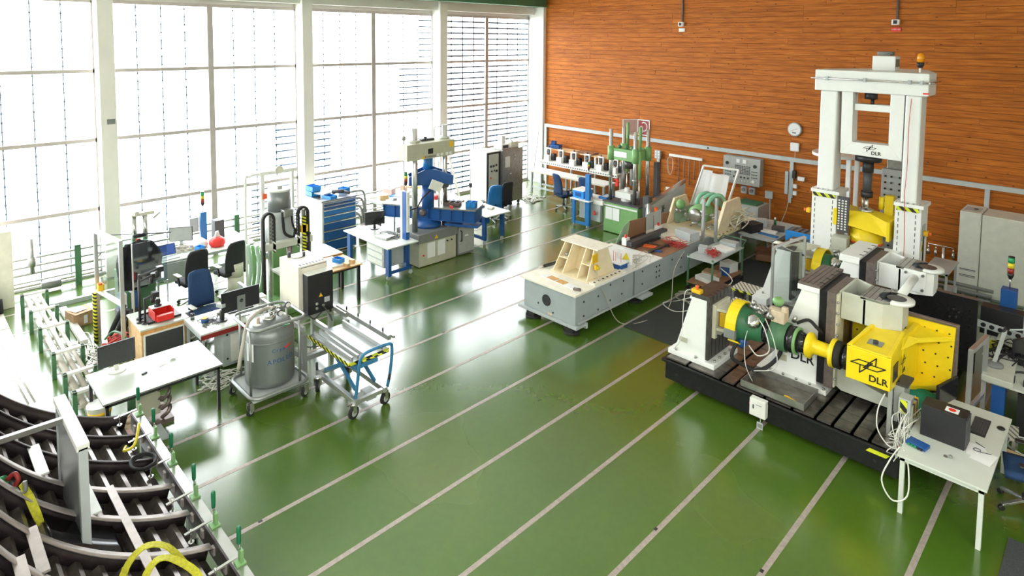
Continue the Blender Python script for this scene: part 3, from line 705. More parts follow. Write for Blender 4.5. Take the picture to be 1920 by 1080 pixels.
# step with tread plate
t = thing('step_platform', 'two-level step with ribbed tread and yellow-black edges beside the bed', 'step', (-5.7, 12.9, 0))
for (x0, x1, y0, y1, z, hh) in ((-5.85, -4.98 - .3, 12.35, 12.75, .52, 0), (-5.72, -5.42, 11.6, 11.9, .34, 0)): pass
def tread(x0, y0, x1, y1, z, m='tread'):
    MB().box(x0, y0, z - .03, x1, y1, z).build('tread', 'tread', t)
    MB().box(x0, y0 - .01, z - .035, x1, y0, z + .002).build('edge_marking', 'hazard', t)
    for x in (x0 + .03, x0 + .35): MB().box(x, y0, 0, x + .05, y0 + .05, z - .03).build('leg', 'aluminium', t)
tread(-5.90, 12.26, -5.15, 12.74, .52); tread(-5.62, 11.50, -4.90, 11.92, .50)
solo(MB().box(-5.32, 12.0, .452, -5.02, 12.22, .60), 'white_box', 'paper', 'low white box lying on the bed beside the step', 'box', bv=.01)
# pile of cover sheets over pedestal 4
solo(MB().sheet([[(-5.1 + .1 * i + .02 * j, 12.4 + .10 * j, 1.60 + .07 * sin(i * .9 + 1) * sin(j * 1.0 + .6)) for i in range(7)] for j in range(7)]), 'cover_sheet', 'ivory', 'crumpled pale cover sheet draped over the far wedge pedestal', 'sheet', solid=.01)

# ================================================================ PORTAL RIG BEHIND
t = thing('portal_frame', 'tall white portal load frame with crosshead, standing before the timber wall', 'load frame', (-3.9, 14.8, 0))
def column(x0, x1, y0, y1, nm='column', lowm='machine_white'):
    MB().box(x0, y0, 2.52, x1, y1, 4.66).build(nm, 'machine_white', t, bv=.03)
    MB().box(x0 - .08, y0 - .02, .05, x1 + .10, y1 + .1, 2.48).build('lower_column', lowm, t, bv=.01)
    MB().box(x0 - .10, y0 - .05, 2.46, x1 + .14, y1 + .12, 2.53).build('column_flange', 'machine_white', t, bv=.005)
    MB().box(x0 - .05, y0 - .055, 2.38, x1 + .06, y0 - .021, 2.46).build('hazard_strip', 'hazard', t)
    sl = MB()
    for k in range(14):
        for x in (x0 - .02, x1 - .0): sl.box(x, y0 - .024, .7 + k * .12, x + .012, y0 - .019, .77 + k * .12)
    sl.build('slots', 'black', t)
    for k in range(5): MB().cyl((x0 - .06 + k * .1, y0 - .03, 2.53), (x0 - .06 + k * .1, y0 - .03, 2.56), .018, 8).build('bolt', 'bright_steel', t)
column(-4.86, -4.52, 14.0, 14.45); column(-3.26, -2.98, 14.0, 14.42)
for p in (-4.86, -3.26):
    MB().box(p + .02 if p < -4 else p + .08, 13.985, .8, p + .05, 13.992, 4.6) 
MB().box(-3.90, 15.5, 2.9, -3.56, 15.85, 4.66).build('rear_column', 'steel', t, bv=.01)
MB().box(-3.98, 15.42, .05, -3.44, 15.95, 2.9).build('rear_lower_column', 'panel_grey', t, bv=.01)
hl = MB()
for k in range(12):
    for x in (-3.9, -3.78, -3.62): hl.cyl((x, 15.40, 1.2 + k * .14), (x, 15.42, 1.2 + k * .14), .022, 8)
hl.build('fixing_holes', 'black', t)
MB().prism([(-4.96, 13.92), (-2.86, 13.92), (-2.86, 14.5), (-3.3, 16.0), (-4.2, 16.0), (-4.96, 14.5)], 'z', 4.66, 5.10).build('crosshead', 'machine_white', t, bv=.02)
MB().tube([(-5.02, 13.87, 4.92), (-2.76, 13.87, 4.92)], .018, 8).tube([(-2.83, 13.8, 4.92), (-2.83, 14.7, 4.92)], .018, 8).build('rail_pipe', 'bright_steel', t)
for x in (-4.72, -4.0, -3.2, -3.0): MB().box(x, 13.85, 4.88, x + .05, 13.92, 4.96).build('pipe_clip', 'light_grey', t)
MB().box(-2.95, 13.91, 4.70, -2.85, 13.925, 4.73).build('label_strip', 'red', t)
# yoke
yk = MB(); y0, y1 = 14.02, 14.35
yk.prism([(-4.44, 4.66), (-4.22, 4.66), (-4.20, 3.62), (-4.42, 3.36)], 'y', y0, y1)
yk.prism([(-3.52, 4.66), (-3.28, 4.66), (-3.28, 3.34), (-3.52, 3.62)], 'y', y0, y1)
yk.prism([(-4.42, 3.36), (-4.20, 3.62), (-3.52, 3.62), (-3.28, 3.34)], 'y', y0, y1)
yk.box(-4.20, y0 + .05, 4.28, -3.52, y1 - .08, 4.42)
yk.build('yoke', 'machine_white', t, bv=.008)
text('DLR', .10, plane_mx((-3.74, y0 - .004, 3.43), *FRONT), 'lettering', 'black', t, font_bold=True)
logo(t, (-3.86, y0 - .004, 3.53), .24, *FRONT)
MB().cyl((-3.93, 14.2, 4.52), (-3.93, 14.2, 4.66), .12, 16).cyl((-3.9, 14.2, 4.36), (-3.9, 14.2, 4.52), .035, 10).build('hoist', 'black', t)
MB().tube([(-3.9 + .03 * cos(a_ * .7), 14.2, 4.33 + .03 * sin(a_ * .7)) for a_ in range(8)], .009, 6).build('hook', 'bright_steel', t)
# actuator
MB().cyl((-3.95, 14.3, 3.22), (-3.95, 14.3, 3.35), .25, 20).cyl((-3.95, 14.3, 2.98), (-3.95, 14.3, 3.22), .11, 8).build('actuator_cap', 'black', t); MB().cyl((-3.95, 14.3, 2.46), (-3.95, 14.3, 2.58), .12, 8).build('actuator_cap', 'black', t)
MB().cyl((-3.95, 14.3, 2.58), (-3.95, 14.3, 3.0), .085, 16).build('actuator', 'dark_grey', t)
MB().cyl((-3.95, 14.3, 2.12), (-3.95, 14.3, 2.46), .045, 12).cyl((-4.01, 14.25, 2.2), (-4.01, 14.25, 2.46), .02, 8).build('piston_rod', 'bright_steel', t)
# yellow rotor head
MB().lathe([(.31, 1.52), (.32, 1.56), (.31, 1.60), (.31, 1.82)], (-3.92, 14.3, 0), 32).build('rotor_drum', 'yellow', t)
MB().lathe([(.30, 1.49), (.325, 1.50), (.325, 1.545), (.30, 1.55)], (-3.92, 14.3, 0), 32).build('orange_ring', 'orange_red', t)
MB().lathe([(.26, 1.40), (.28, 1.43), (.26, 1.50)], (-3.92, 14.3, 0), 28).build('steel_ring', 'bright_steel', t)
rt = MB()
# hub like a tent: high in the middle, falling to the four-sided plate
rt.add([(-4.40, 13.95, 1.90), (-3.45, 13.95, 1.78), (-3.42, 14.65, 1.78), (-4.44, 14.65, 1.90), (-4.05, 14.15, 2.16), (-3.85, 14.15, 2.16), (-3.85, 14.45, 2.16), (-4.05, 14.45, 2.16), (-4.40, 13.95, 2.16), (-4.44, 14.65, 2.16), (-3.45, 13.95, 2.08), (-3.42, 14.65, 2.08)],
       [(0, 1, 2, 3), (4, 5, 6, 7), (0, 8, 4), (8, 9, 7, 4), (0, 4, 5, 1), (1, 5, 10), (5, 6, 11, 10), (3, 7, 6, 2), (3, 9, 7), (2, 6, 11)])
rt.build('rotor_head', 'yellow', t)
for x0, x1 in ((-4.47, -4.40), (-3.46, -3.40)): MB().box(x0, 13.92, 1.84 if x0 < -4 else 1.70, x1, 14.68, 2.18 if x0 < -4 else 2.10).build('rotor_cheek', 'yellow', t, bv=.006)
MB().box(-3.66, 14.5, 2.1, -3.5, 14.66, 2.5).cyl((-3.72, 14.5, 2.2), (-3.72, 14.5, 2.46), .05, 12).build('lubricator', 'yellow', t)
MB().lathe([(.15, 2.15), (.15, 2.20), (.10, 2.20), (.09, 2.24)], (-3.95, 14.3, 0), 20).build('hub_flange', 'bright_steel', t)
# beam parts either side of the rotor
b_ = MB(); b_.cbox((-4.30, 13.9, 1.52), (.30, .3, .22), .1); b_.cbox((-4.22, 13.75, 1.34), (.40, .3, .16), -.1); b_.box(-4.42, 13.7, .55, -3.98, 14.1, 1.26); b_.build('left_bracket', 'beige_grey', t, bv=.008)
b_ = MB(); b_.add([(-3.62, 13.3, 1.50), (-3.10, 13.4, 1.50), (-3.1, 13.45, .9), (-3.55, 13.35, 1.15), (-3.62, 13.36, 1.50), (-3.10, 13.46, 1.50), (-3.1, 13.51, .9), (-3.55, 13.41, 1.15)], [(0, 1, 2, 3), (4, 7, 6, 5), (0, 4, 5, 1), (1, 5, 6, 2), (2, 6, 7, 3), (3, 7, 4, 0)]); b_.box(-3.48, 13.8, 1.0, -3.2, 14.0, 1.55); b_.build('right_bracket', 'machine_white', t, bv=.006)
MB().box(-4.4, 13.95, 1.7, -4.18, 14.0, 2.45).build('sensor_panel', 'dark_grey', t)
gd = MB()
for i in range(3):
    for j in range(12): gd.box(-4.385 + i * .065, 13.94, 1.75 + j * .055, -4.35 + i * .065, 13.955, 1.78 + j * .055)
gd.build('sensor_dots', 'pale_plastic', t)
MB().box(-4.5, 13.6, .05, -3.0, 15.9, .5).build('base', 'dark_steel', t, bv=.01)
MB().cyl((-3.9, 14.2, .5), (-3.9, 14.2, 1.42), .2, 16).build('lower_spindle', 'dark_steel', t)
# crosshead box with coiled cable
MB().box(-4.05, 14.6, 5.10, -3.62, 14.95, 5.40).build('drive_box', 'machine_white', t, bv=.008)
MB().box(-3.622, 14.64, 5.18, -3.615, 14.92, 5.34).build('drive_window', 'mid_grey', t)
cb_ = MB()
for k in range(4): cb_.tube([(-3.85 + .15 * cos(a_ * .5 + k), 14.78 + .12 * sin(a_ * .5 + k), 5.42 + k * .02) for a_ in range(12)], .014, 6)
cb_.build('coiled_cable', 'mid_grey', t)
# amber beacon
t = thing('warning_beacon', 'amber warning beacon on the right end of the white crosshead', 'beacon', (-3.06, 14.1, 5.1))
MB().cyl((-3.06, 14.1, 5.10), (-3.06, 14.1, 5.20), .022, 10).build('stem', 'pale_plastic', t)
MB().lathe([(.04, 5.20), (.065, 5.26), (.065, 5.31)], (-3.06, 14.1, 0), 14).build('base', 'black', t)
MB().lathe([(.06, 5.31), (.065, 5.40), (.055, 5.46), (.02, 5.49)], (-3.06, 14.1, 0), 14).build('lens', 'amber', t)
# buttons on the lower columns
for i, (x, y, z, rr) in enumerate(((-4.98, 14.02, 2.02, 'left'), (-2.86, 14.2, 1.95, 'right'))):
    t = thing('emergency_button', 'yellow emergency stop with orange knob on the %s column of the portal frame' % rr, 'switch', (x, y, z))
    if i: 
        MB().box(x - .02, y - .12, z - .14, x - .012 + .0, y + .14, z + .16).build('mount_plate', 'light_grey', t)
        MB().box(x - .01, y - .05, z - .05, x + .07, y + .05, z + .05).build('housing', 'warm_yellow', t, bv=.012); MB().cyl((x + .07, y, z), (x + .12, y, z), .035, 12).build('knob', 'orange_red', t)
    else:
        MB().box(x - .07, y - .05, z - .05, x + .01, y + .05, z + .05).build('housing', 'warm_yellow', t, bv=.012); MB().cyl((x - .12, y, z), (x - .07, y, z), .035, 12).build('knob', 'orange_red', t)
t = thing('warning_sign', 'small yellow triangle warning sign below the stop button of the right column', 'sign', (-2.86, 14.16, 1.6))
MB().prism([(14.08, 1.60), (14.26, 1.60), (14.17, 1.76)], 'x', -2.878, -2.872).build('triangle', 'warm_yellow', t)
MB().prism([(14.15, 1.63), (14.19, 1.63), (14.17, 1.72)], 'x', -2.872, -2.870).build('bolt_mark', 'black', t)
cable('column_cable', [(-2.87, 14.2, 1.88), (-2.86, 14.18, 1.5), (-2.87, 14.2, .9), (-2.86, 14.2, .3)], .012, 'rubber', 'black cable running down the right portal column')
cable('laser_cord', [(-3.15, 13.97, 4.6), (-3.17, 13.96, 4.0), (-3.16, 13.96, 3.3), (-3.18, 13.95, 2.7), (-3.16, 13.93, 2.5), (-3.13, 13.92, 1.6), (-3.15, 13.95, .9)], .006, 'cable_red', 'thin red laser-marked cord down the right portal column')
# round table top on the left
t = thing('round_platform', 'round white plate on posts between the portal frame and the wall', 'platform', (-5.2, 16.6, 0))
MB().cyl((-5.25, 16.6, 2.86), (-5.25, 16.6, 2.93), .62, 40).build('plate', 'machine_white', t, bv=.005)
for x, y in ((-5.05, 16.5), (-4.95, 16.8), (-5.6, 16.7)): MB().box(x, y, 0, x + .1, y + .1, 2.86).build('post', 'machine_white', t)
# ================================================================ RECURRING KINDS
def office_chair(m, label, loc, rz, group='office chairs', arms='pale_plastic', base='aluminium'):
    """front of the seat towards local -y, back at +y"""
    t = thing('office_chair', label, 'chair', (0, 0, 0), group)
    bs = MB(); wh = []
    for k in range(5):
        a = 2 * pi * k / 5 + .3; e = Vector((cos(a), sin(a), 0)) * .30
        MB().bar((0, 0, .13), (e.x, e.y, .075), .045, .03).build('base_arm', base, t, bv=.004)
        MB().cyl((e.x - .02 * cos(a + 1.57), e.y - .02 * sin(a + 1.57), .032), (e.x + .02 * cos(a + 1.57), e.y + .02 * sin(a + 1.57), .032), .032, 12).build('castor', 'black', t)
    MB().cyl((0, 0, .10), (0, 0, .42), .028, 12).cyl((0, 0, .1), (0, 0, .2), .045, 12).build('gas_lift', 'black', t)
    s = MB(); s.sheet([[(-.24 + .08 * i, -.24 + .08 * j, .50 - .05 * max(0, (-.1 - (-.24 + .08 * j))) * 4 * .4 + .012 * sin(i * pi / 6)) for i in range(7)] for j in range(7)])
    s.build('seat', m, t, solid=.07)
    MB().box(-.12, -.12, .40, .12, .14, .46).build('mechanism', 'black', t, bv=.01)
    bk = MB(); g = []
    for j in range(9):
        z = .56 + j * .085; w = .235 - .045 * (j / 8) ** 2 - (.03 if j == 8 else 0); yy = .235 + .10 * (j / 8) ** 1.5 - .035 * sin(pi * j / 8)
        g.append([(w * u, yy - .03 * (1 - u * u) * 0 + .03 * (1 - u * u), z + (.0 if j < 8 else -.02 * u * u)) for u in (-1, -.6, -.2, .2, .6, 1)])
    bk.sheet(g); bk.build('backrest', m, t, solid=.05)
    MB().bar((0, .12, .42), (0, .30, .62), .06, .025).build('back_bracket', 'black', t)
    if arms:
        for s_ in (-1, 1):
            MB().bar((s_ * .26, .02, .46), (s_ * .29, .02, .68), .03, .05).build('arm_post', 'black', t)
            MB().box(s_ * .24, -.12, .68, s_ * .33, .14, .705).build('armrest', arms, t, bv=.012)
    place(t, loc, rz); return t
def desk(name, label, x0, y0, x1, y1, z, top='table_white', legm='light_grey', th=.028, lw=.04, edge=None, ang=0, skip=(), apron=True, cat='table'):
    cx, cy = (x0 + x1) / 2, (y0 + y1) / 2
    t = thing(name, label, cat, (0, 0, 0)); a, b = (x1 - x0) / 2, (y1 - y0) / 2
    MB().box(-a, -b, z - th, a, b, z).build('tabletop', top, t, bv=.003)
    if edge: MB().box(-a - .004, -b - .004, z - th + .003, a + .004, b + .004, z - .004).build('edge_band', edge, t)
    i = .03
    for k, (sx, sy) in enumerate(((-1, -1), (1, -1), (1, 1), (-1, 1))):
        if k in skip: continue
        MB().box(sx * (a - i), sy * (b - i), 0, sx * (a - i - lw), sy * (b - i - lw), z - th).build('leg', legm, t)
    if apron:
        MB().box(-a + i, -b + i, z - th - .05, a - i, -b + i + .02, z - th).box(-a + i, b - i - .02, z - th - .05, a - i, b - i, z - th).box(-a + i, -b + i, z - th - .05, -a + i + .02, b - i, z - th).box(a - i - .02, -b + i, z - th - .05, a - i, b - i, z - th).build('apron', legm, t)
    place(t, (cx, cy, 0), ang); return t
def monitor(label, loc, rz, w=.52, h=.32, back=True, stand='black', scr='black_gloss', tilt=0, name='monitor', cat='monitor'):
    """screen faces local -y"""
    t = thing(name, label, cat, (0, 0, 0))
    MB().box(-w / 2, -.02, .11, w / 2, .02, .11 + h).build('casing', 'black', t, bv=.006)
    MB().box(-w / 2 + .012, -.0215, .122, w / 2 - .012, -.019, .098 + h).build('screen', scr, t)
    if stand == 'hp':
        MB().box(-.07, .02, .04, .07, .035, .36).build('stand_neck', 'panel_silver', t, bv=.004)
        MB().box(-.11, -.06, 0, .11, .12, .012).build('stand_foot', 'panel_silver', t, bv=.004)
        MB().cyl((0, .036, .27), (0, .038, .27), .032, 20).build('badge', 'black', t)
        text('hp', .045, plane_mx((0, .0385, .27), (-1, 0, 0), (0, 0, 1)), 'badge_letters', 'bright_steel', t)
    else:
        MB().box(-.03, .02, .01, .03, .05, .2).build('stand_neck', stand, t)
        MB().cyl((0, .02, 0), (0, .02, .015), .12, 20).build('stand_foot', stand, t)
    place(t, loc, rz); return t
def bin_box(name, m, label, loc, d, rz=0, cells=1, cat='bin', group=None, open_front=False):
    """open storage bin"""
    t = thing(name, label, cat, (0, 0, 0), group); w, l, h = d; k = .006
    for c in range(cells):
        x0 = -w / 2 + c * w / cells; x1 = x0 + w / cells - (.003 if cells > 1 else 0)
        b = MB().box(x0, -l / 2, 0, x1, l / 2, k).box(x0, -l / 2, 0, x0 + k, l / 2, h).box(x1 - k, -l / 2, 0, x1, l / 2, h).box(x0, l / 2 - k, 0, x1, l / 2, h).box(x0, -l / 2, 0, x1, -l / 2 + k, h * (.55 if open_front else 1))
        b.build('bin_body', m, t)
        MB().box(x0 - .004, -l / 2 - .006, h * (.5 if open_front else .93), x1 + .004, -l / 2, h * (.58 if open_front else 1.02)).build('rim', m, t)
    place(t, loc, rz); return t
def stack_light(label, loc, s=1., colors=('lamp_green', 'lamp_yellow', 'lamp_red')):
    t = thing('signal_tower', label, 'signal lamp', (0, 0, 0)); z = 0
    MB().cyl((0, 0, 0), (0, 0, .16 * s), .008 * s, 8).build('stem', 'bright_steel', t)
    MB().lathe([(.015 * s, .12 * s), (.035 * s, .17 * s), (.035 * s, .20 * s)], (0, 0, 0), 14).build('base', 'black', t)
    z = .20 * s
    for c in reversed(colors):
        MB().cyl((0, 0, z), (0, 0, z + .065 * s), .035 * s, 14).build('lens', c, t); z += .068 * s
    MB().cyl((0, 0, z), (0, 0, z + .012 * s), .034 * s, 14).build('cap', 'black', t)
    place(t, loc); return t
def book_stack_item(name, m, label, loc, d, rz=0, cat='box', group=None, bv=.006):
    mb = MB().cbox((0, 0, d[2] / 2), d); o = mb.build(name, m, None, bv=bv); o.location = loc; o.rotation_euler = (0, 0, rz); return tag(o, label, cat, group)
def rcable(name, label, n, c, spread, z, r=.006, m='cable_white', hgt=.05, seed=0, cat='cable bundle'):
    rr = random.Random(seed); mb = MB()
    for k in range(n):
        p = []; a = rr.uniform(0, 6.28)
        for i in range(5):
            p.append((c[0] + rr.uniform(-1, 1) * spread[0], c[1] + rr.uniform(-1, 1) * spread[1], z + r + rr.uniform(0, 1) * hgt * (0 if i in (0, 4) else 1)))
        mb.tube(smooth_path(p, 5), r, 5)
    return solo(mb, name, m, label, cat, kind='stuff') if False else solo(mb, name, m, label, cat)
# ================================================================ BACK WALL FITTINGS
YW = 18.15
t = thing('cable_trunking', 'long grey trunking across the timber wall with one drop at its left end', 'trunking', (-9, YW, 0))
MB().box(-16.62, YW - .07, 2.25, -.9, YW, 2.37).build('main_run', 'rail_grey', t, bv=.004)
MB().box(-16.62, YW - .07, .1, -16.50, YW, 2.25).build('drop', 'rail_grey', t, bv=.004)
MB().cyl((-9.6, YW - .075, 2.31), (-9.6, YW - .07, 2.31), .03, 12).build('plug', 'black', t)
for x, z0, nm in ((-11.42, .3, 'left of the hose rack'), (-6.99, 1.2, 'under the small white box'), (-2.42, 1.2, 'behind the beige cabinets')):
    solo(MB().box(x - .05, YW - .05, z0, x + .05, YW, 2.25 if x > -11 else 1.85), 'cable_drop', 'rail_grey', 'grey vertical cable duct on the timber wall ' + nm, 'trunking', group='vertical wall ducts')
t = thing('socket_block', 'grey socket block on top of the duct left of the hose rack', 'socket', (-11.4, YW - .1, 1.72))
MB().box(-11.52, YW - .12, 1.72, -11.30, YW - .05, 2.0).build('housing', 'light_grey', t, bv=.01)
for i in range(2):
    for j in range(3): MB().cyl((-11.46 + i * .1, YW - .13, 1.77 + j * .09), (-11.46 + i * .1, YW - .12, 1.77 + j * .09), .03, 12).build('socket', 'pale_plastic', t)
# fire hose sign, V-shaped
t = thing('fire_hose_sign', 'red angled fire hose sign sticking out above the green press', 'sign', (-12.2, YW - .2, 2.4))
MB().box(-12.28, YW - .03, 2.42, -11.80, YW, 2.96).build('front_panel', 'paper', t)
MB().box(-12.25, YW - .034, 2.45, -11.83, YW - .03, 2.93).build('front_face', 'dark_red', t)
MB().add([(-12.28, YW - .02, 2.42), (-12.62, YW - .45, 2.42), (-12.62, YW - .45, 2.96), (-12.28, YW - .02, 2.96)], [(0, 1, 2, 3)]).build('side_panel', 'paper', t, solid=.008)
MB().add([(-12.30, YW - .055, 2.45), (-12.58, YW - .415, 2.45), (-12.58, YW - .415, 2.93), (-12.30, YW - .055, 2.93)], [(0, 1, 2, 3)]).build('side_face', 'pink', t, solid=.012)
h = MB(); h.tube([(-12.02 + .13 * cos(radians(a)), YW - .04, 2.72 + .15 * sin(radians(a))) for a in range(-100, 130, 15)], .018, 6); h.tube([(-12.12 + .05 * cos(radians(a)), YW - .04, 2.66 + .07 * sin(radians(a))) for a in range(0, 200, 20)], .016, 6); h.tube([(-12.17, YW - .04, 2.66), (-12.17, YW - .04, 2.5)], .014, 6); h.tube([(-12.07, YW - .04, 2.66), (-12.07, YW - .04, 2.5)], .014, 6); h.build('hose_symbol', 'paper', t)
# clock, router
t = thing('wall_clock', 'round white wall clock with grey rim on the timber wall', 'clock', (-6.95, YW - .05, 3.18))
MB().lathe([(.19, 0), (.20, -.03), (.19, -.06), (.165, -.06)], (-6.95, YW, 3.18), 32, 'y').build('rim', 'light_grey', t)
MB().lathe([(.165, -.058), (.165, -.064)], (-6.95, YW, 3.18), 32, 'y').build('face', 'paper', t)
MB().bar((-6.95, YW - .07, 3.18), (-6.87, YW - .07, 3.21), .012, .006).bar((-6.95, YW - .072, 3.18), (-7.05, YW - .072, 3.13), .008, .006).build('hands', 'dark_grey', t)
MB().box(-7.01, YW - .068, 3.07, -6.90, YW - .06, 3.10).build('display', 'dark_grey', t)
t = thing('wall_box', 'square white rounded box on the timber wall below the clock', 'box', (-6.93, YW, 2.55))
MB().box(-7.06, YW - .06, 2.55, -6.80, YW, 2.80).build('housing', 'paper', t, bv=.03)
MB().cyl((-6.92, YW - .02, 2.36), (-6.92, YW - .02, 2.55), .006, 6).build('lead', 'cable_white', t)
for x, zt, lab, tx in ((-10.68, 6.2, 'white wall sensor with pale tag under it, high on the timber wall', ''), (-4.52, 6.2, 'white wall sensor above a red number tag, high right of the timber wall', '11917-01')):
    t = thing('wall_sensor', lab, 'sensor', (x, YW, zt))
    MB().box(x - .09, YW - .12, zt - .07, x + .09, YW, zt + .07).build('housing', 'paper', t, bv=.02)
    MB().box(x - .045, YW - .125, zt - .045, x + .045, YW - .119, zt + .045).build('window', 'black', t)
    MB().box(x + .0, YW - .04, zt + .07, x + .04, YW, 8.3).build('conduit', 'dark_grey', t)
    MB().box(x - .11, YW - .01, zt - .24, x + .11, YW, zt - .13).build('number_tag', 'red' if tx else 'paper', t, label='red number tag' if tx else None) if tx else MB().box(x - .11, YW - .01, zt - .24, x + .11, YW, zt - .13).build('number_tag', 'paper', t)
    if tx: text(tx, .055, plane_mx((x, YW - .012, zt - .185), *FRONT), 'number', 'paper', t)
# control panel
t = thing('control_console', 'grey wall-mounted control panel full of dials, lamps and switches', 'control panel', (-8.4, YW, 1.36))
MB().box(-8.98, YW - .25, 1.38, -7.82, YW, 2.2).build('housing', 'panel_grey', t, bv=.01)
yf = YW - .25
for x, z in ((-8.85, 1.98), (-7.98, 1.98), (-8.02, 1.52)): MB().cyl((x, yf - .02, z), (x, yf, z), .05, 16).build('dial', 'black' if z > 1.6 else 'paper', t)
for x in (-8.5, -8.3): MB().box(x - .055, yf - .015, 2.03, x + .055, yf, 2.14).box(x - .035, yf - .018, 2.05, x + .035, yf - .015, 2.12).build('meter', 'paper', t)
sw = MB()
for j in range(6):
    for i in range(9): sw.box(-8.60 + i * .055, yf - .008, 1.70 + j * .045, -8.562 + i * .055, yf, 1.725 + j * .045)
for j in range(3):
    for i in range(4): sw.box(-8.90 + i * .05, yf - .008, 1.62 + j * .09, -8.87 + i * .05, yf, 1.645 + j * .09); sw.box(-8.08 + i * .05, yf - .008, 1.62 + j * .09, -8.05 + i * .05, yf, 1.645 + j * .09)
sw.build('switches', 'dark_grey', t, kind='stuff')
for i in range(8): MB().cyl((-8.72 + i * .09, yf - .02, 1.50), (-8.72 + i * .09, yf, 1.50), .018, 8).build('knob', 'pale_plastic', t)
for i in range(5): MB().cyl((-8.62 + i * .11, yf - .025, 1.60), (-8.62 + i * .11, yf, 1.60), .024, 8).build('rotary_switch', 'black', t)
for i, x in enumerate((-8.38, -8.13)):
    t = thing('power_socket', ('round industrial socket below the control panel, left one', 'round industrial socket below the control panel, right one')[i], 'socket', (x, YW, 1.15))
    MB().box(x - .09, YW - .09, 1.08, x + .09, YW, 1.30).build('housing', 'light_grey', t, bv=.02); MB().cyl((x, YW - .13, 1.2), (x, YW - .09, 1.2), .055, 14).build('cap', 'mid_grey', t)
solo(MB().prism([(-8.32, 1.35), (-8.18, 1.35), (-8.25, 1.12)], 'y', YW - .03, YW - .01), 'red_pennant', 'orange_red', 'small orange triangular tag between the two round sockets', 'tag')
t = thing('switch_socket', 'grey switch box with a cable running down the wall, right of the control panel', 'switch', (-7.62, YW, 1.1))
MB().box(-7.73, YW - .08, 1.06, -7.50, YW, 1.28).build('housing', 'light_grey', t, bv=.015)
MB().tube(sag((-7.58, YW - .04, 1.06), (-7.56, YW - .04, .1), 0), .018, 6).build('lead', 'light_grey', t)
t = thing('equipment_rail', 'vertical rail carrying small white and black modules on the wall under the white box', 'equipment', (-7.0, YW, 1.1))
MB().box(-7.05, YW - .06, 1.05, -6.97, YW - .05, 2.0).box(-7.15, YW - .1, 1.3, -7.06, YW, 1.95).build('rail', 'light_grey', t)
MB().box(-6.95, YW - .09, 1.78, -6.86, YW, 2.0).build('module', 'black', t)
for x, z, w in ((-6.80, 1.74, .18), (-6.92, 1.5, .10), (-6.92, 1.3, .10)): MB().box(x, YW - .08, z, x + w, YW, z + .11).build('module', 'paper', t)
cable('wall_cable', [(-7.05, YW - .03, 1.08), (-7.1, YW - .03, .8), (-7.2, YW - .03, .5), (-7.32, YW - .04, .1)], .012, 'ply', 'brown cable curving down from the equipment rail')
# hose rack
t = thing('hose_rack', 'white slotted rack holding rubber hoses and a coiled rope on the wall', 'rack', (-10.4, YW, 1.8))
MB().box(-11.0, YW - .06, 1.86, -9.8, YW, 1.94).build('rail', 'pale_plastic', t)
cb_ = MB()
for k in range(4): cb_.tube([(-10.92 + (.10 + .012 * k) * sin(a * .42) * (1.15 - .5 * abs(cos(a * .21))), YW - .08 - .01 * k, 1.55 - .30 * cos(a * .42)) for a in range(16)], .009, 5)
cb_.build('coiled_rope', 'ply', t)
for k in range(5): MB().tube([(-10.62 + k * .19, YW - .05, 1.86), (-10.63 + k * .19, YW - .05, 1.45), (-10.62 + k * .19, YW - .05, 1.02 + (k % 2) * .2)], .018, 6).build('hanging_strap', 'brown_card', t)
# water pipes with valves
t = thing('valve_manifold', 'chrome pipe stand with three hanging valves before the timber wall', 'pipework', (-3.2, 17.9, 0))
MB().cyl((-3.18, 17.9, 0), (-3.18, 17.9, .72), .035, 12).build('stand_pipe', 'bright_steel', t)
MB().tube([(-3.5, 17.9, .62), (-3.5, 17.9, .74), (-2.98, 17.9, .74), (-2.98, 17.9, .62)], .014, 8).build('cross_pipe', 'bright_steel', t)
for x in (-3.5, -3.34, -2.98): MB().cyl((x, 17.9, .48), (x, 17.9, .62), .035, 12).cyl((x, 17.9, .62), (x, 17.9, .70), .018, 8).build('valve', 'bright_steel', t)
# ================================================================ GREY BENCH WITH CREAM STAND
t = thing('test_bench', 'long grey steel bench with boarded top on low feet in the middle of the hall', 'bench', (-8.1, 12, 0))
MB().box(-8.82, 9.05, .22, -7.45, 16.4, .80).build('body', 'bench_grey', t, bv=.006)
MB().box(-7.46, 10.95, .24, -7.435, 10.99, .8).build('joint', 'mid_grey', t)
MB().cyl((-8.20, 9.045, .50), (-8.20, 9.052, .50), .115, 28).build('round_hole', 'black', t)
for x, z in ((-8.42, .38), (-8.02, .30)): MB().cyl((x, 9.044, z), (x, 9.052, z), .02, 8).build('hole', 'black', t)
MB().box(-8.16, 9.043, .18 + .05, -8.04, 9.05, .27).build('nameplate', 'ply', t)
MB().box(-8.95, 9.0, .16, -7.38, 9.35, .215).box(-8.95, 9.3, .10, -7.38, 9.35, .16).build('foot_beam', 'light_grey', t, bv=.004)
MB().box(-8.9, 11.1, .16, -7.3, 11.5, .215).build('foot_beam', 'light_grey', t, bv=.004)
MB().box(-8.9, 14.6, .16, -7.3, 15.0, .215).build('foot_beam', 'light_grey', t, bv=.004)
MB().box(-7.43, 9.1, .24, -7.40, 13.0, .27).build('side_rail', 'light_grey', t)
for x in (-8.65, -7.62):
    for y in (9.15, 11.3, 14.8): MB().box(x - .1, y - .1, .05, x + .1, y + .1, .16).cyl((x, y, 0), (x, y, .05), .16, 16).build('foot', 'rubber', t)
ho = MB()
for y, z in ((9.3, .62), (9.3, .34), (9.75, .60), (9.75, .33), (10.15, .72), (10.15, .40), (10.6, .68), (10.55, .42), (11.3, .70), (12.5, .66), (12.9, .6), (12.9, .38), (11.3, .42)): ho.cyl((-7.452, y, z), (-7.444, y, z), .022, 8)
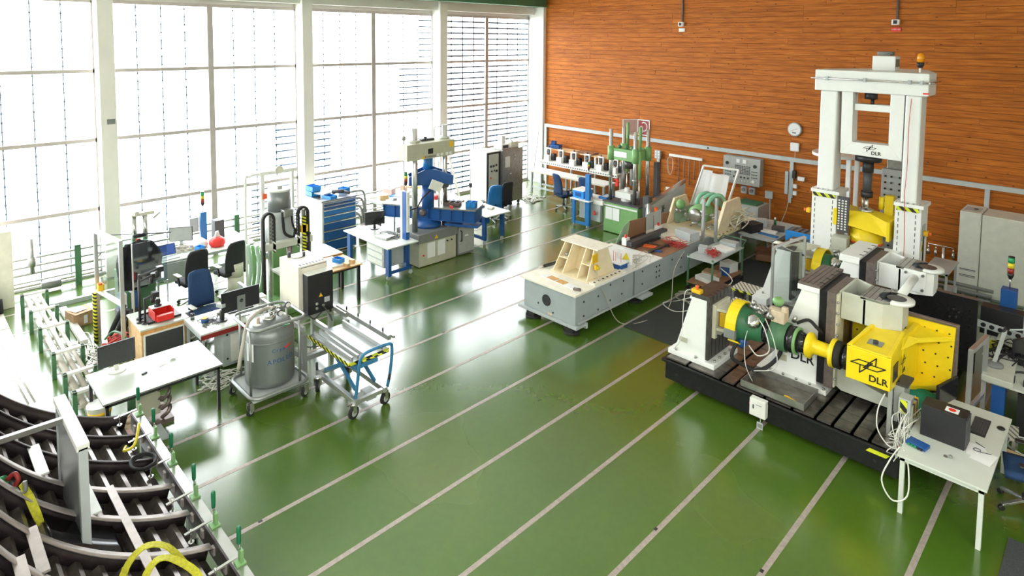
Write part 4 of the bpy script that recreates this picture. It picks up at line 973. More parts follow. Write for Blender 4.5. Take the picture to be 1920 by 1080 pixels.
for i in range(3):
    for j in range(2): ho.cyl((-7.452, 11.85 + .12 * j, .42 + .12 * i), (-7.444, 11.85 + .12 * j, .42 + .12 * i), .024, 8)
ho.build('side_holes', 'black', t, kind='stuff')
MB().box(-8.88, 8.98, .80, -7.40, 9.62, .84).build('front_board', 'cream_paint', t, bv=.003)
MB().box(-8.84, 9.62, .80, -7.42, 12.05, .825).build('top_plate', 'white_paint', t, bv=.003)
MB().box(-8.80, 12.05, .80, -7.45, 13.2, .81).build('open_top', 'brown_card', t)
for k in range(3): MB().box(-8.7 + k * .42, 12.1, .81, -8.62 + k * .42, 13.2, .86).build('rail', 'dark_steel', t)
MB().box(-8.8, 13.3, .80, -7.5, 14.2, .90).build('rear_block', 'cream_paint', t, bv=.005)
t = thing('wood_panel_offcut', 'pale board with two orange squares lying on the front end of the bench', 'board', (-8.1, 9.3, .84))
MB().cbox((-8.08, 9.30, .846), (.95, .16, .012), -.08).build('board', 'paper', t)
for x in (-8.28, -8.02): MB().cbox((x, 9.31 - (x + 8.15) * .08, .855), (.22, .155, .006), -.08).build('orange_square', 'wood_edge', t)
solo(MB().cbox((-7.56, 9.22, .86), (.14, .06, .04), .3).cyl((-7.6, 9.2, .87), (-7.48, 9.24, .87), .02, 8), 'metal_fitting', 'brown_steel', 'small brown metal fitting at the end of the board', 'fitting')
t = thing('black_roller', 'black handle bar lying across the left edge of the bench', 'bar', (-8.8, 9.9, .82))
MB().cyl((-8.86, 9.70, .86), (-8.82, 10.02, .86), .035, 12).build('grip', 'black', t); MB().cyl((-8.88, 9.55, .85), (-8.86, 9.7, .86), .02, 8).build('tip', 'bright_steel', t)
# cream compartment stand
t = thing('cream_stand', 'sloping cream steel stand with four open compartments on the bench', 'stand', (-8.15, 10.1, .825))
zb, zt_ = .845, 1.40
FY = lambda z: 9.70 + (z - zb) * .55     # sloping front
for x0, x1 in ((-8.62, -8.60), (-8.36, -8.34), (-7.97, -7.95), (-7.72, -7.70)):
    tt = lambda x, z: x + ((z - zb) * .12 if x < -8.15 else -(z - zb) * .12) * (1 if (x < -8.5 or x > -7.8) else .2)
    vs_ = []
    for x in (x0, x1):
        for y, z in ((FY(zb), zb), (10.62, zb), (10.45, zt_), (FY(zt_), zt_)): vs_.append((tt(x, z), y, z))
    MB().add(vs_, [(0, 1, 2, 3), (4, 7, 6, 5), (0, 4, 5, 1), (1, 5, 6, 2), (2, 6, 7, 3), (3, 7, 4, 0)]).build('partition', 'warm_cream', t)
MB().box(-8.66, FY(zt_) - .02, zt_, -7.66, 10.48, zt_ + .025).build('top_board', 'cream_paint', t, bv=.004)
MB().box(-8.66, FY(zb) - .05, zb - .02, -7.64, 10.66, zb).build('bottom_board', 'warm_cream', t, bv=.004)
MB().add([(-8.60, 10.1, zb), (-7.72, 10.1, zb), (-7.78, 10.36, zt_), (-8.54, 10.36, zt_)], [(0, 1, 2, 3)]).build('back_board', 'warm_cream', t, solid=.02)
for x0, x1 in ((-8.57, -8.35), (-7.96, -7.74)): MB().box(x0, FY(1.1), 1.10, x1, 10.3, 1.12).build('shelf', 'warm_cream', t)
for k in range(8): MB().cyl((-8.05 + .06 * cos(k * .8), 10.175, 1.17 + .06 * sin(k * .8)), (-8.05 + .06 * cos(k * .8), 10.2, 1.17 + .06 * sin(k * .8)), .012, 6).build('hole', 'black', t)
MB().box(-7.62, 9.66, .825, -7.46, 10.7, .86).build('drilled_rail', 'cream_paint', t)
for k in range(7): MB().cyl((-7.54, 9.74 + k * .14, .858), (-7.54, 9.74 + k * .14, .864), .025, 10).build('drilled_hole', 'black', t)
solo(MB().cyl((-8.45, 9.95, 1.12), (-8.45, 9.95, 1.19), .03, 10).cbox((-8.42, 9.96, 1.13), (.12, .05, .02), .4), 'small_gauge', 'steel', 'small steel gauge on the upper left shelf of the cream stand', 'gauge')
t = thing('emergency_button', 'yellow stop button on the side of the cream stand', 'switch', (-7.68, 9.96, 1.0))
MB().box(-7.71, 9.86, 1.16, -7.69, 10.04, 1.34).build('label_plate', 'warm_yellow', t)
MB().box(-7.69, 9.90, 1.03, -7.62, 9.98, 1.13).build('housing', 'warm_yellow', t, bv=.01); MB().cyl((-7.62, 9.94, 1.08), (-7.58, 9.94, 1.08), .03, 10).build('knob', 'lamp_yellow', t)
cable('button_lead', [(-7.66, 9.92, 1.03), (-7.5, 9.85, .86), (-7.40, 9.9, .6), (-7.2, 10.1, .05), (-6.9, 10.5, .015), (-6.9, 11.5, .015), (-7.1, 12.0, .6), (-7.2, 12.6, .9)], .009, 'hose', 'grey lead looping from the yellow button over the floor to the trolley')
t = thing('instrument_box', 'white box with dark blue base and red probe wires behind the cream stand', 'instrument', (-7.85, 11.0, .825))
MB().box(-7.92, 10.72, .825, -7.62, 10.98, .93).build('base', 'deep_blue', t, bv=.004); MB().box(-7.93, 10.71, .93, -7.61, 10.99, .95).build('lid', 'paper', t)
MB().cyl((-7.86, 10.8, .95), (-7.86, 10.8, 1.18), .006, 6).cyl((-7.82, 10.82, .95), (-7.82, 10.82, 1.15), .006, 6).cyl((-7.70, 10.85, .95), (-7.70, 10.85, 1.14), .006, 6).build('probe', 'red', t)
t = thing('warning_sign', 'white upright card with yellow triangle warning on the bench', 'sign', (-7.7, 11.15, .825))
MB().add([(-7.95, 11.0, .83), (-7.62, 11.15, .83), (-7.64, 11.2, 1.13), (-7.93, 11.06, 1.13)], [(0, 1, 2, 3)]).build('card', 'paper', t, solid=.006)
MB().add([(-7.83, 11.07, .93), (-7.68, 11.14, .93), (-7.755, 11.12, 1.08)], [(0, 1, 2)]).build('triangle', 'lamp_yellow', t, solid=.018)
# green film screens, paper sheets and rail
t = thing('film_screen', 'low screen of brown boards with pale green film at both ends along the bench', 'screen', (-8.7, 13.3, .8))
MB().add([(-8.72, 12.05, .83), (-8.72, 12.5, .83), (-8.72, 12.6, 1.28), (-8.72, 12.35, 1.18)], [(0, 1, 2, 3)]).build('film', 'film_green', t, solid=.01)
MB().add([(-8.70, 12.5, .83), (-8.70, 14.6, .83), (-8.70, 14.6, 1.15), (-8.70, 12.6, 1.28)], [(0, 1, 2, 3)]).build('brown_board', 'brown_card', t, solid=.012)
MB().add([(-8.55, 14.5, .80), (-8.3, 15.2, .80), (-8.5, 15.3, 1.22), (-8.7, 14.6, 1.2)], [(0, 1, 2, 3)]).build('film', 'film_green', t, solid=.01)
for i in range(2):
    y = 13.25 + i * .36
    solo(MB().add([(-8.66, y, .9), (-8.66, y + .33, .9), (-8.68, y + .36, 1.32), (-8.68, y + .03, 1.30)], [(0, 1, 2, 3)]), 'paper_sheet', 'light_grey', ('nearer', 'farther')[i] + ' of two grey paper sheets clipped on the brown board', 'paper', solid=.004)
t = thing('linear_rail', 'dark linear rail with red-tipped end blocks on the bench', 'rail', (-8.35, 12.8, .86))
MB().box(-8.40, 12.05, .86, -8.26, 13.6, .97).build('beam', 'dark_grey', t, bv=.004)
for y in (12.1, 13.5): MB().box(-8.52, y - .08, .86, -8.40, y + .08, 1.03).build('end_block', 'paper', t); MB().cyl((-8.46, y, 1.03), (-8.46, y, 1.10), .03, 8).build('red_tip', 'red', t)
for k, (x, y, w, l, m_) in enumerate(((-8.05, 12.5, .3, .16, 'orange_red'), (-7.95, 12.75, .5, .05, 'dark_steel'), (-7.72, 12.35, .16, .1, 'deep_blue'))): book_stack_item('tool', m_, ('orange cloth lying on the brown bench top', 'dark steel bar lying on the brown bench top', 'small blue clip lying on the brown bench top')[k], (x, y, .812), (w, l, .03), .3, 'tool')
rcable('red_wires', 'tangle of thin red wires at the far end of the brown bench top', 10, (-7.65, 13.0), (.3, .2), .82, .006, 'cable_red', .16, 1)
rcable('grey_wires', 'thin grey wires spread over the white bench top by the warning card', 8, (-7.7, 11.4), (.25, .5), .83, .005, 'hose', .1, 2)
t = thing('lab_instrument', 'grey instrument with display windows sitting on the bench edge', 'instrument', (-7.6, 13.5, .9))
MB().cbox((-7.62, 13.45, 1.0), (.50, .32, .20), -.25).build('case', 'light_grey', t, bv=.008)
for i in range(4):
    for j in range(2): MB().cbox((-7.77 + i * .11, 13.33 - i * .028, .95 + j * .08), (.07, .012, .045), -.25).build('display', 'mid_grey', t)
for i, (x, y) in enumerate(((-7.36, 13.74), (-7.16, 14.0))):
    solo(MB().box(x - .03, y - .03, .82 if i == 0 else .8, x + .03, y + .03, 1.88).box(x - .045, y - .008, .82, x + .045, y + .008, 1.88), 'profile_post', 'aluminium', ('nearer', 'farther')[i] + ' of two upright aluminium profile posts on the bench', 'post', group='upright profile posts')
# second machine at the back of the bench
mat('pump_green', (.22, .50, .33), .4)
mat('cabinet_grey', (.68, .70, .62), .45)
t = thing('cream_console', 'cream drilled side plate and green pump machine at the rear of the bench', 'machine', (-7.9, 15.2, .8))
MB().prism([(14.25, .80), (15.9, .80), (15.5, 1.62), (14.75, 1.62)], 'x', -7.36, -7.28).build('side_plate', 'warm_cream', t, bv=.01)
MB().box(-8.75, 14.25, .80, -7.2, 16.5, .86).build('bed_plate', 'warm_cream', t, bv=.005)
for k in range(10): MB().cyl((-7.26, 14.4 + k * .2, .858), (-7.26, 14.4 + k * .2, .864), .028, 8).build('hole', 'black', t)
MB().prism([(14.25, .86), (15.6, .86), (15.2, 1.5), (14.6, 1.5)], 'x', -8.72, -8.66).build('side_plate', 'warm_cream', t, bv=.01)
MB().lathe([(.12, -.30), (.24, -.28), (.26, -.1), (.26, .2), (.2, .32)], (-8.0, 14.85, 1.18), 24, 'y').build('motor', 'press_green', t)
MB().lathe([(.05, -.42), (.16, -.40), (.18, -.33), (.10, -.30)], (-8.0, 14.85, 1.18), 20, 'y').build('chuck', 'steel', t)
for k in range(3): MB().tube(smooth_path([(-8.15 + k * .16, 14.8, 1.4), (-8.1 + k * .17, 14.9, 1.62), (-7.95 + k * .17, 15.1, 1.66), (-7.85 + k * .16, 15.35, 1.3)]), .05, 10).build('green_hose', 'pump_green', t)
MB().ball((-8.52, 14.65, 1.35), .13, 12).build('green_cap', 'press_green', t)
pb = MB(); rr = random.Random(11)
for k in range(26):
    a = (-8.5 + rr.random() * 1.1, 14.3 + rr.random() * .5, .88 + rr.random() * .4); pb.cyl(a, (a[0] + rr.uniform(-.15, .15), a[1] + rr.uniform(-.12, .12), a[2] + rr.uniform(-.02, .1)), rr.uniform(.012, .04), 8)
pb.build('fittings', 'steel', t, kind='stuff')
text('alT', .20, plane_mx((-7.275, 15.05, 1.0), (0, 1, .0), (0, 0, 1)), 'lettering', 'brown_card', t)
rcable('cream_hoses', 'pale and yellow hoses tangled over the rear of the bench', 9, (-7.3, 15.3), (.35, .5), .95, .014, 'ivory', .4, 5)
t = thing('ducting_board', 'white-framed board with hanging white sheets behind the green pump', 'board', (-8.6, 16.9, 0))
MB().bar((-9.35, 16.6, .7), (-9.2, 17.1, 1.95), .05).bar((-9.2, 17.1, 1.95), (-8.1, 17.1, 1.98), .05).bar((-8.1, 17.1, 1.98), (-8.25, 16.6, .7), .05).bar((-9.35, 16.6, .7), (-8.25, 16.6, .7), .05).build('frame', 'machine_white', t)
for sx in (-9.35, -8.25): MB().box(sx - .03, 16.6, 0, sx + .03, 16.66, .7).build('leg', 'machine_white', t)
MB().sheet([[(-9.0 + .12 * i, 16.95 - .06 * j + .05 * sin(i * 1.7), 1.8 - j * .16) for i in range(7)] for j in range(5)]).build('white_sheet', 'paper', t, solid=.01)
MB().add([(-9.3, 16.62, .75), (-8.95, 16.62, .75), (-8.85, 17.0, 1.85), (-9.15, 17.0, 1.85)], [(0, 1, 2, 3)]).build('white_panel', 'paper', t, solid=.01)
t = thing('leaning_door', 'white door panel with a cross handle leaning behind the bench', 'panel', (-9.9, 16.0, 0))
MB().prism([(14.7, .1), (16.75, .1), (16.75, 1.45), (16.6, 1.5), (14.75, 1.1)], 'x', -9.66, -9.60).build('panel', 'light_grey', t, bv=.005)
MB().prism([(14.72, 1.02), (16.75, 1.42), (16.75, 1.52), (14.72, 1.12)], 'x', -9.68, -9.58).build('edge_strip', 'bright_steel', t)
for a in (0, 60, 120): MB().bar((-9.58, 15.5 - .12 * cos(radians(a)), .85 - .12 * sin(radians(a))), (-9.58, 15.5 + .12 * cos(radians(a)), .85 + .12 * sin(radians(a))), .015).build('handle', 'dark_grey', t)
solo(MB().box(-10.55, 17.2, .1, -10.1, 17.25, 1.05).box(-10.5, 17.15, 0, -10.15, 17.3, .1), 'leaning_board', 'white_paint', 'narrow white panel leaning at the wall behind the leaning door', 'panel')
t = thing('fire_extinguisher_post', 'dark post with red and silver canisters at the right side of the green press', 'post', (-9.85, 15.1, 0))
MB().box(-9.80, 14.8, 0, -9.62, 15.0, 1.3).build('post', 'dark_grey', t); MB().cyl((-9.56, 14.75, .3), (-9.56, 14.75, 1.15), .06, 12).build('silver_canister', 'steel', t); MB().cyl((-9.40, 14.85, .2), (-9.40, 14.85, 1.05), .055, 12).build('red_canister', 'orange_red', t)
# ---- trolley
t = thing('trolley', 'green-framed two-shelf trolley crowded with papers and boxes beside the bench', 'trolley', (-6.85, 13.4, 0))
for x in (-7.12, -6.52):
    for y in (12.65, 14.1):
        MB().bar((x, y, .12), (x, y, .84), .035).build('post', 'frame_green', t); MB().cyl((x - .02, y, .06), (x + .02, y, .06), .06, 14).build('castor', 'black', t)
for z in (.22, .80): MB().box(-7.14, 12.62, z - .03, -6.50, 14.14, z).build('shelf', 'brown_card' if z < .5 else 'light_grey', t)
MB().tube([(-7.12, 14.1, .84), (-7.12, 14.3, .92), (-6.52, 14.3, .92), (-6.52, 14.1, .84)], .015, 8).build('handle', 'frame_green', t)
for k, (x, y, z, d, m_, n_, lb) in enumerate(((-6.75, 13.6, .802, (.42, .34, .05), 'paper', 'open_book', 'white papers lying open on the trolley'), (-6.8, 14.0, .802, (.4, .25, .10), 'light_grey', 'instrument', 'flat grey instrument at the far end of the trolley'),
      (-7.0, 13.1, .802, (.2, .25, .14), 'light_grey', 'power_supply', 'grey power supply on the near half of the trolley'), (-6.8, 12.95, .222, (.45, .3, .10), 'paper', 'white_box', 'white box on the lower trolley shelf'),
      (-6.85, 13.25, .222, (.36, .3, .13), 'cardboard', 'cardboard_box', 'brown cardboard on the lower trolley shelf'), (-6.7, 13.6, .222, (.2, .2, .14), 'deep_blue', 'blue_case', 'dark blue case on the lower trolley shelf'), (-6.75, 13.9, .222, (.3, .3, .22), 'pale_plastic', 'plastic_bag', 'pale bag at the back of the lower trolley shelf'))):
    book_stack_item(n_, m_, lb, (x, y, z), d, .3 * (k % 3) - .2, 'paper' if k == 0 else 'box')
rcable('trolley_wires', 'tangle of red and grey wires on the trolley top', 10, (-6.72, 13.05), (.16, .22), .81, .007, 'cable_red', .12, 6)
cable('floor_cable', [(-6.6, 13.2, .5), (-6.3, 13.1, .25), (-6.9, 12.0, .02), (-7.1, 11.6, .015), (-6.7, 11.4, .015), (-6.5, 11.8, .015), (-6.9, 12.1, .02)], .012, 'cable_white', 'pale cable looping on the floor between bench and trolley')
cable('floor_coil', coil(-6.85, 12.2, .32, .014), .010, 'hose', 'coiled grey cable on the floor beside the trolley', n=2)
# grey table behind
tb = desk('grey_table', 'grey steel table before the wall carrying instruments and blue tools', -7.15, 15.2, -6.22, 16.95, .78, 'light_grey', 'light_grey')
for k, (x, y, d, m_, n_, lb) in enumerate(((-6.95, 15.55, (.32, .45, .22), 'black', 'power_unit', 'black power unit at the near left corner of the grey table'), (-6.5, 15.5, (.5, .12, .03), 'mid_blue', 'blue_tool', 'blue tool on the grey table'), (-6.6, 15.75, (.4, .2, .05), 'paper', 'tool_bag', 'white packet behind the blue tool'),
    (-6.5, 16.1, (.3, .25, .10), 'dark_grey', 'black_device', 'dark device in the middle of the grey table'), (-7.0, 16.25, (.26, .3, .16), 'light_grey', 'oscilloscope', 'grey oscilloscope at the back of the grey table'))):
    book_stack_item(n_, m_, lb, (x, y, .78), d, .2 * k - .3, 'instrument' if k in (0, 3, 4) else 'tool')
t = thing('spray_can', 'small green-capped can on the grey table', 'can', (-6.75, 16.5, .78)); MB().cyl((-6.75, 16.5, .78), (-6.75, 16.5, .94), .035, 12).build('body', 'dark_green', t); MB().cyl((-6.75, 16.5, .94), (-6.75, 16.5, .99), .025, 12).build('cap', 'pale_plastic', t)
t = thing('drawer_cabinet', 'low grey instrument rack with green boards on top against the wall', 'cabinet', (-7.8, 17.3, 0))
MB().box(-8.15, 16.9, 0, -7.4, 17.6, 1.05).build('housing', 'panel_grey', t, bv=.006)
for k in range(5): MB().box(-8.1, 16.89, .25 + k * .16, -7.45, 16.9, .38 + k * .16).build('module', 'light_grey', t)
MB().box(-8.1, 17.0, 1.05, -7.5, 17.5, 1.09).build('green_board', 'dark_green', t)
solo(MB().cbox((-6.6, 15.9, .1), (.7, .4, .18), .4).cbox((-6.9, 16.3, .08), (.5, .3, .15), -.3), 'cable_heap', 'brown_card', 'brown heap of hoses under the grey table', 'heap', bv=.04)
# blue crate by the portal
t = thing('blue_crate', 'bright blue plastic crate with hand holes between the grey table and the portal frame', 'crate', (-5.6, 16.3, 0))
MB().box(-6.0, 15.3, .35, -5.36, 15.75, 1.08).build('shell', 'bin_blue', t, bv=.02); MB().box(-5.96, 15.34, 1.075, -5.40, 15.71, 1.085).build('inside', 'dark_grey', t)
for k in range(4): MB().box(-5.93 + k * .14, 15.35, 1.085, -5.86 + k * .14, 15.70, 1.095).build('slat', 'mid_grey', t)
MB().box(-5.78, 15.29, .82, -5.56, 15.3, .90).build('hand_hole', 'black', t)
MB().box(-6.02, 15.28, 0, -5.34, 15.77, .35).build('plinth', 'dark_grey', t)
struct(MB().box(-7.06, 10.08, 0, -5.45, 16.5, .006).build('trim_90', 'mat_grey')) if False else tag(MB().box(-7.06, 10.08, .003, -5.47, 15.6, .012).build('floor_mat', 'mat_grey'), 'dark grey mat on the floor between the bench and the black bed', 'mat')
tag(MB().box(-.78, 6.8, .003, 1.2, 8.85, .015).build('floor_mat', 'mat_grey'), 'dark grey mat on the floor below the white desk at the lower right', 'mat')

# ================================================================ GREEN PRESS
t = thing('green_press', 'four-column light green hydraulic press with chart sheets on its base', 'press', (-10.6, 15.2, 0))
MB().box(-11.18, 14.82, .02, -9.98, 15.85, .90).build('base_cabinet', 'press_green', t, bv=.008)
MB().box(-11.22, 14.80, .90, -9.94, 15.9, .935).build('base_top', 'dark_grey', t, bv=.004)
MB().box(-11.15, 14.79, .80, -9.98, 14.815, .84).build('label_rail', 'paper', t)
for x in (-11.10, -10.84): MB().box(x, 14.805, .40, x + .24, 14.815, .76).build('chart_sheet', 'paper', t)
CX = (-11.08, -10.22); CY = (15.0, 15.65)
for x in CX:
    for y in CY:
        MB().cyl((x, y, .93), (x, y, 3.06), .055, 18).build('column', 'bright_steel', t); MB().cyl((x, y, 2.14), (x, y, 2.56), .10, 18).build('column_clamp', 'press_green', t)
MB().box(-11.05, 14.98, 2.16, -10.25, 15.68, 2.50).build('crosshead', 'press_green', t, bv=.02)
MB().box(-10.95, 14.965, 2.26, -10.5, 14.98, 2.42).build('label_sheet', 'paper', t)
for x, y in ((-10.95, 15.65), (-10.10, 15.05)): MB().cyl((x, y, 2.5), (x, y, 3.2), .045, 12).cyl((x, y, 1.7), (x, y, 2.5), .045, 12).build('hydraulic_cylinder', 'press_green', t); MB().cyl((x, y, .93), (x, y, 1.7), .022, 10).build('piston_rod', 'bright_steel', t)
for x in (-10.85, -10.6, -10.4): MB().lathe([(.03, 0), (.06, .02), (.06, .06), (.03, .1)], (x, 15.1, 2.5), 12).build('valve', 'frame_green', t)
MB().cyl((-10.65, 15.3, 1.9), (-10.65, 15.3, 2.16), .14, 16).build('ram', 'dark_steel', t)
MB().cbox((-10.65, 15.25, 1.12), (.55, .45, .18), .0).cyl((-10.65, 15.25, .93), (-10.65, 15.25, 1.05), .18, 20).cyl((-10.65, 15.25, 1.2), (-10.65, 15.25, 1.32), .08, 14).build('table_block', 'white_paint', t, bv=.006)
for x in CX: MB().cyl((x, 15.0, 1.62), (x, 15.0, 1.66), .075, 14).build('stop_ring', 'steel', t)
MB().cyl((-10.75, 15.7, 1.3), (-10.75, 15.7, 1.85), .11, 14).build('accumulator', 'mid_grey', t)
MB().box(-10.08, 15.75, .2, -9.95, 15.9, 2.1).build('rear_channel', 'dark_grey', t)
# ================================================================ WALL WORKBENCH WITH SIX UNITS
t = thing('wall_workbench', 'two-level workbench along the timber wall with white beam and wooden tops', 'workbench', (-14.3, 17.3, 0))
MB().box(-16.05, 16.62, .80, -12.5, 17.25, .84).build('worktop', 'pale_plastic', t); MB().box(-16.05, 16.615, .78, -12.5, 16.64, .80).build('worktop_edge', 'wood_light', t)
for x in (-16.0, -14.3, -12.65):
    for y in (16.68, 17.2): MB().box(x, y, 0, x + .07, y + .07, .80).build('leg', 'light_grey', t)
MB().box(-16.0, 16.70, .18, -12.6, 16.75, .24).box(-16.0, 17.22, .18, -12.6, 17.27, .24).build('foot_rail', 'light_grey', t)
MB().box(-16.1, 17.28, .98, -12.5, 17.36, 1.10).build('white_beam', 'pale_plastic', t)
for k in range(34): MB().box(-16.05 + k * .105, 17.272, 1.015, -15.99 + k * .105, 17.281, 1.065).build('beam_slot', 'mid_grey', t)
MB().box(-16.1, 17.36, 1.06, -12.5, 18.05, 1.10).build('lower_shelf', 'pale_plastic', t)
MB().box(-16.1, 17.6, 1.50, -12.5, 18.1, 1.54).build('upper_shelf', 'wood_light', t)
for x in (-16.05, -14.8, -13.7, -12.6): MB().box(x, 17.55, 0, x + .06, 17.61, 1.5).build('post', 'pale_plastic', t)
u0 = thing('test_unit', '', 'test unit', (0, 0, 0), 'small test units in a row on the wall workbench')
MB().box(-.12, -.12, 0, .12, .12, .20).build('base', 'pale_plastic', u0, bv=.005)
MB().box(-.11, .0, .20, -.08, .06, .46).build('side', 'machine_white', u0); MB().box(.08, .0, .20, .11, .06, .46).build('side', 'machine_white', u0)
MB().box(-.13, -.02, .44, .13, .07, .48).build('top_bar', 'machine_white', u0)
MB().cyl((0, .03, .20), (0, .03, .55), .022, 8).cbox((0, .02, .33), (.12, .1, .1)).build('mechanism', 'dark_grey', u0)
MB().box(.10, .02, .02, .26, .2, .26).build('motor', 'black', u0, bv=.02)
names = ('first', 'second', 'third', 'fourth', 'fifth', 'sixth')
for i in range(6):
    x = -15.85 + i * .62; lb = names[i] + ' small white test unit from the window side on the wall workbench'
    if i == 0: place(u0, (x, 17.5, 1.10)); u0['label'] = lb; first_u = u0
    else: copy_thing(u0, (x, 17.5, 1.10), 0, lb)
bin_box('blue_bin', 'deep_blue', 'cluster of dark blue small bins on the left end of the upper shelf', (-15.75, 17.8, 1.54), (.42, .25, .14), .2, 3)
bin_box('blue_bin', 'deep_blue', 'small dark blue bin stacked on the blue bins of the upper shelf', (-15.85, 17.8, 1.68), (.16, .2, .12), .4, 1)
solo(MB().cbox((-14.25, 17.8, 1.56), (.85, .36, .03), -.05).cbox((-14.2, 17.8, 1.59), (.7, .3, .02), .05), 'flat_panels', 'brown_card', 'stack of flat brown panels on the upper shelf', 'panel')
solo(MB().cbox((-12.95, 17.75, 1.59), (.22, .14, .09), .2), 'blue_device', 'mid_blue', 'small blue device near the press end of the upper shelf', 'device', bv=.01)
solo(MB().cbox((-13.9, 17.0, .87), (.16, .1, .05), .6), 'sticky_note', 'mint', 'pale green packet lying on the lower worktop', 'packet')
office_chair('chair_blue', 'dark blue office chair in front of the wall workbench, left one', (-13.55, 15.75, 0), radians(165), base='aluminium', arms='black')
office_chair('chair_blue', 'dark blue office chair half behind the blue trolley post', (-12.70, 16.0, 0), radians(190), arms='black')
# blue-framed trolley with box and lamp post
t = thing('blue_trolley', 'blue-framed white equipment trolley with tall blue post beside the green press', 'trolley', (-11.8, 15.0, 0))
for x, y, zt in ((-12.18, 14.55, .84), (-12.18, 15.3, .84), (-11.55, 15.3, .84)): MB().box(x, y, .1, x + .10, y + .07, zt).build('leg', 'mid_blue', t)
MB().box(-11.70, 14.58, .1, -11.55, 14.68, 1.66).build('tall_post', 'mid_blue', t)
MB().box(-12.18, 14.57, .10, -11.6, 14.63, .17).build('foot_bar', 'mid_blue', t)
for x, y in ((-12.12, 14.6), (-11.63, 14.63), (-12.12, 15.33), (-11.5, 15.33)): MB().cyl((x - .02, y, .05), (x + .02, y, .05), .05, 14).build('castor', 'light_grey', t)
MB().box(-12.22, 14.5, .84, -11.5, 15.4, .87).build('top', 'pale_plastic', t)
MB().box(-12.05, 14.75, .25, -11.25, 15.3, .82).build('cabinet', 'light_grey', t, bv=.006)
MB().box(-11.5, 14.72, .78, -11.15, 15.4, .90).build('side_tray', 'pale_plastic', t)
stack_light('red-yellow-green signal lamp on the blue post beside the green press', (-11.62, 14.63, 1.66), .9)
t = thing('storage_box', 'bright blue storage box with papers on its lid on the blue trolley', 'box', (-12.0, 14.8, .87))
MB().box(-12.2, 14.6, .87, -11.78, 15.05, 1.10).build('shell', 'bin_blue', t, bv=.01); MB().box(-12.21, 14.59, 1.10, -11.77, 15.06, 1.13).build('lid', 'pale_plastic', t); MB().box(-12.1, 14.59, .93, -11.88, 14.598, 1.05).build('recess', 'deep_blue', t)
for i, (x, y, z, sc) in enumerate(((-11.42, 14.68, .45, 1), (-11.3, 15.6, 1.2, 1.5))):
    t = thing('red_rag', ('small red rag hanging from the blue trolley', 'bright red folded ribbon behind the blue post')[i], 'rag', (x, y, z))
    MB().prism([(x - .03 * sc, z), (x + .05 * sc, z + .01), (x + .03 * sc, z + .14 * sc), (x - .01 * sc, z + .14 * sc)], 'y', y - .02, y + .02).build('cloth', 'red', t, bv=.01)
    if i: MB().prism([(x - .12, z + .14), (x + .0, z + .20), (x + .14, z + .12), (x + .02, z + .26)], 'y', y - .03, y).build('loop', 'red', t, bv=.008)
t = thing('hand_tools', 'blue-handled tool case open on the trolley side tray', 'tool case', (-11.35, 15.1, .9))
MB().box(-11.48, 14.95, .90, -11.18, 15.35, .97).build('case', 'mid_blue', t, bv=.006); MB().box(-11.4, 15.0, .97, -11.2, 15.3, .98).build('insert', 'light_grey', t)
# ================================================================ CABINETS BY THE WINDOW
t = thing('control_cabinet', 'tall beige control cabinet with black-edged door, instruments and an orange switch', 'cabinet', (-15.5, 14.1, 0))
MB().box(-15.95, 13.70, .06, -15.14, 14.30, 1.95).build('housing', 'cream_paint', t, bv=.008)
MB().box(-15.14, 13.70, .06, -15.10, 14.30, 1.93).build('door_frame', 'black', t); MB().box(-15.93, 13.72, 0, -15.12, 14.28, .06).build('plinth', 'dark_grey', t)
MB().box(-15.10, 13.76, .16, -15.085, 14.20, 1.88).build('door', 'beige_grey', t, bv=.004)
for y, z, r_ in ((13.84, 1.10, .03), (13.88, 1.32, .025), (14.0, 1.33, .025), (14.10, 1.31, .04)): MB().cyl((-15.085, y, z), (-15.06, y, z), r_, 12).build('knob', 'orange_red' if z < 1.2 else 'black', t)
for y, z in ((13.85, 1.48), (13.97, 1.48), (14.09, 1.50)): MB().box(-15.085, y - .04, z - .035, -15.07, y + .04, z + .035).build('meter', 'dark_grey', t)
t = thing('steel_cabinet', 'tall brushed steel cabinet on castors with a paper sheet on its door', 'cabinet', (-15.4, 14.9, 0))
MB().box(-15.72, 14.40, .14, -15.10, 15.36, 1.96).build('housing', 'steel', t, bv=.006)
MB().box(-15.10, 14.43, .16, -15.085, 15.33, 1.94).build('door', 'steel', t, bv=.003)
MB().box(-15.085, 14.50, 1.35, -15.08, 14.72, 1.72).build('paper_sheet', 'paper', t)
for y, z in ((14.95, 1.72), (14.93, 1.6), (14.75, 1.12), (14.72, .75)): MB().cyl((-15.085, y, z), (-15.05, y, z), .025, 10).build('knob', 'paper', t)
for x in (-15.6, -15.2):
    for y in (14.5, 15.25): MB().cyl((x - .02, y, .06), (x + .02, y, .06), .06, 12).build('castor', 'black', t)
t = thing('bench_meter', 'pale bench instrument on top of the steel cabinet', 'instrument', (-15.4, 14.7, 1.96))
MB().box(-15.6, 14.45, 1.96, -15.2, 14.8, 2.12).build('case', 'pale_plastic', t, bv=.008); MB().box(-15.2, 14.5, 1.99, -15.193, 14.75, 2.09).build('display', 'dark_grey', t)
t = thing('folded_lamp', 'white angled instrument arm on top of the steel cabinet', 'instrument', (-15.4, 15.1, 1.96))
MB().box(-15.55, 14.9, 1.96, -15.2, 15.25, 2.16).build('case', 'ivory', t, bv=.01); MB().bar((-15.3, 14.85, 2.35), (-15.2, 15.1, 2.0), .08, .03).build('arm', 'paper', t); MB().box(-15.5, 14.55, 2.12, -15.3, 14.7, 2.40).build('white_box', 'paper', t)
t = thing('wire_gantry', 'thin steel frame spanning behind the cabinets in front of the window', 'frame', (-16.5, 14.2, 0))
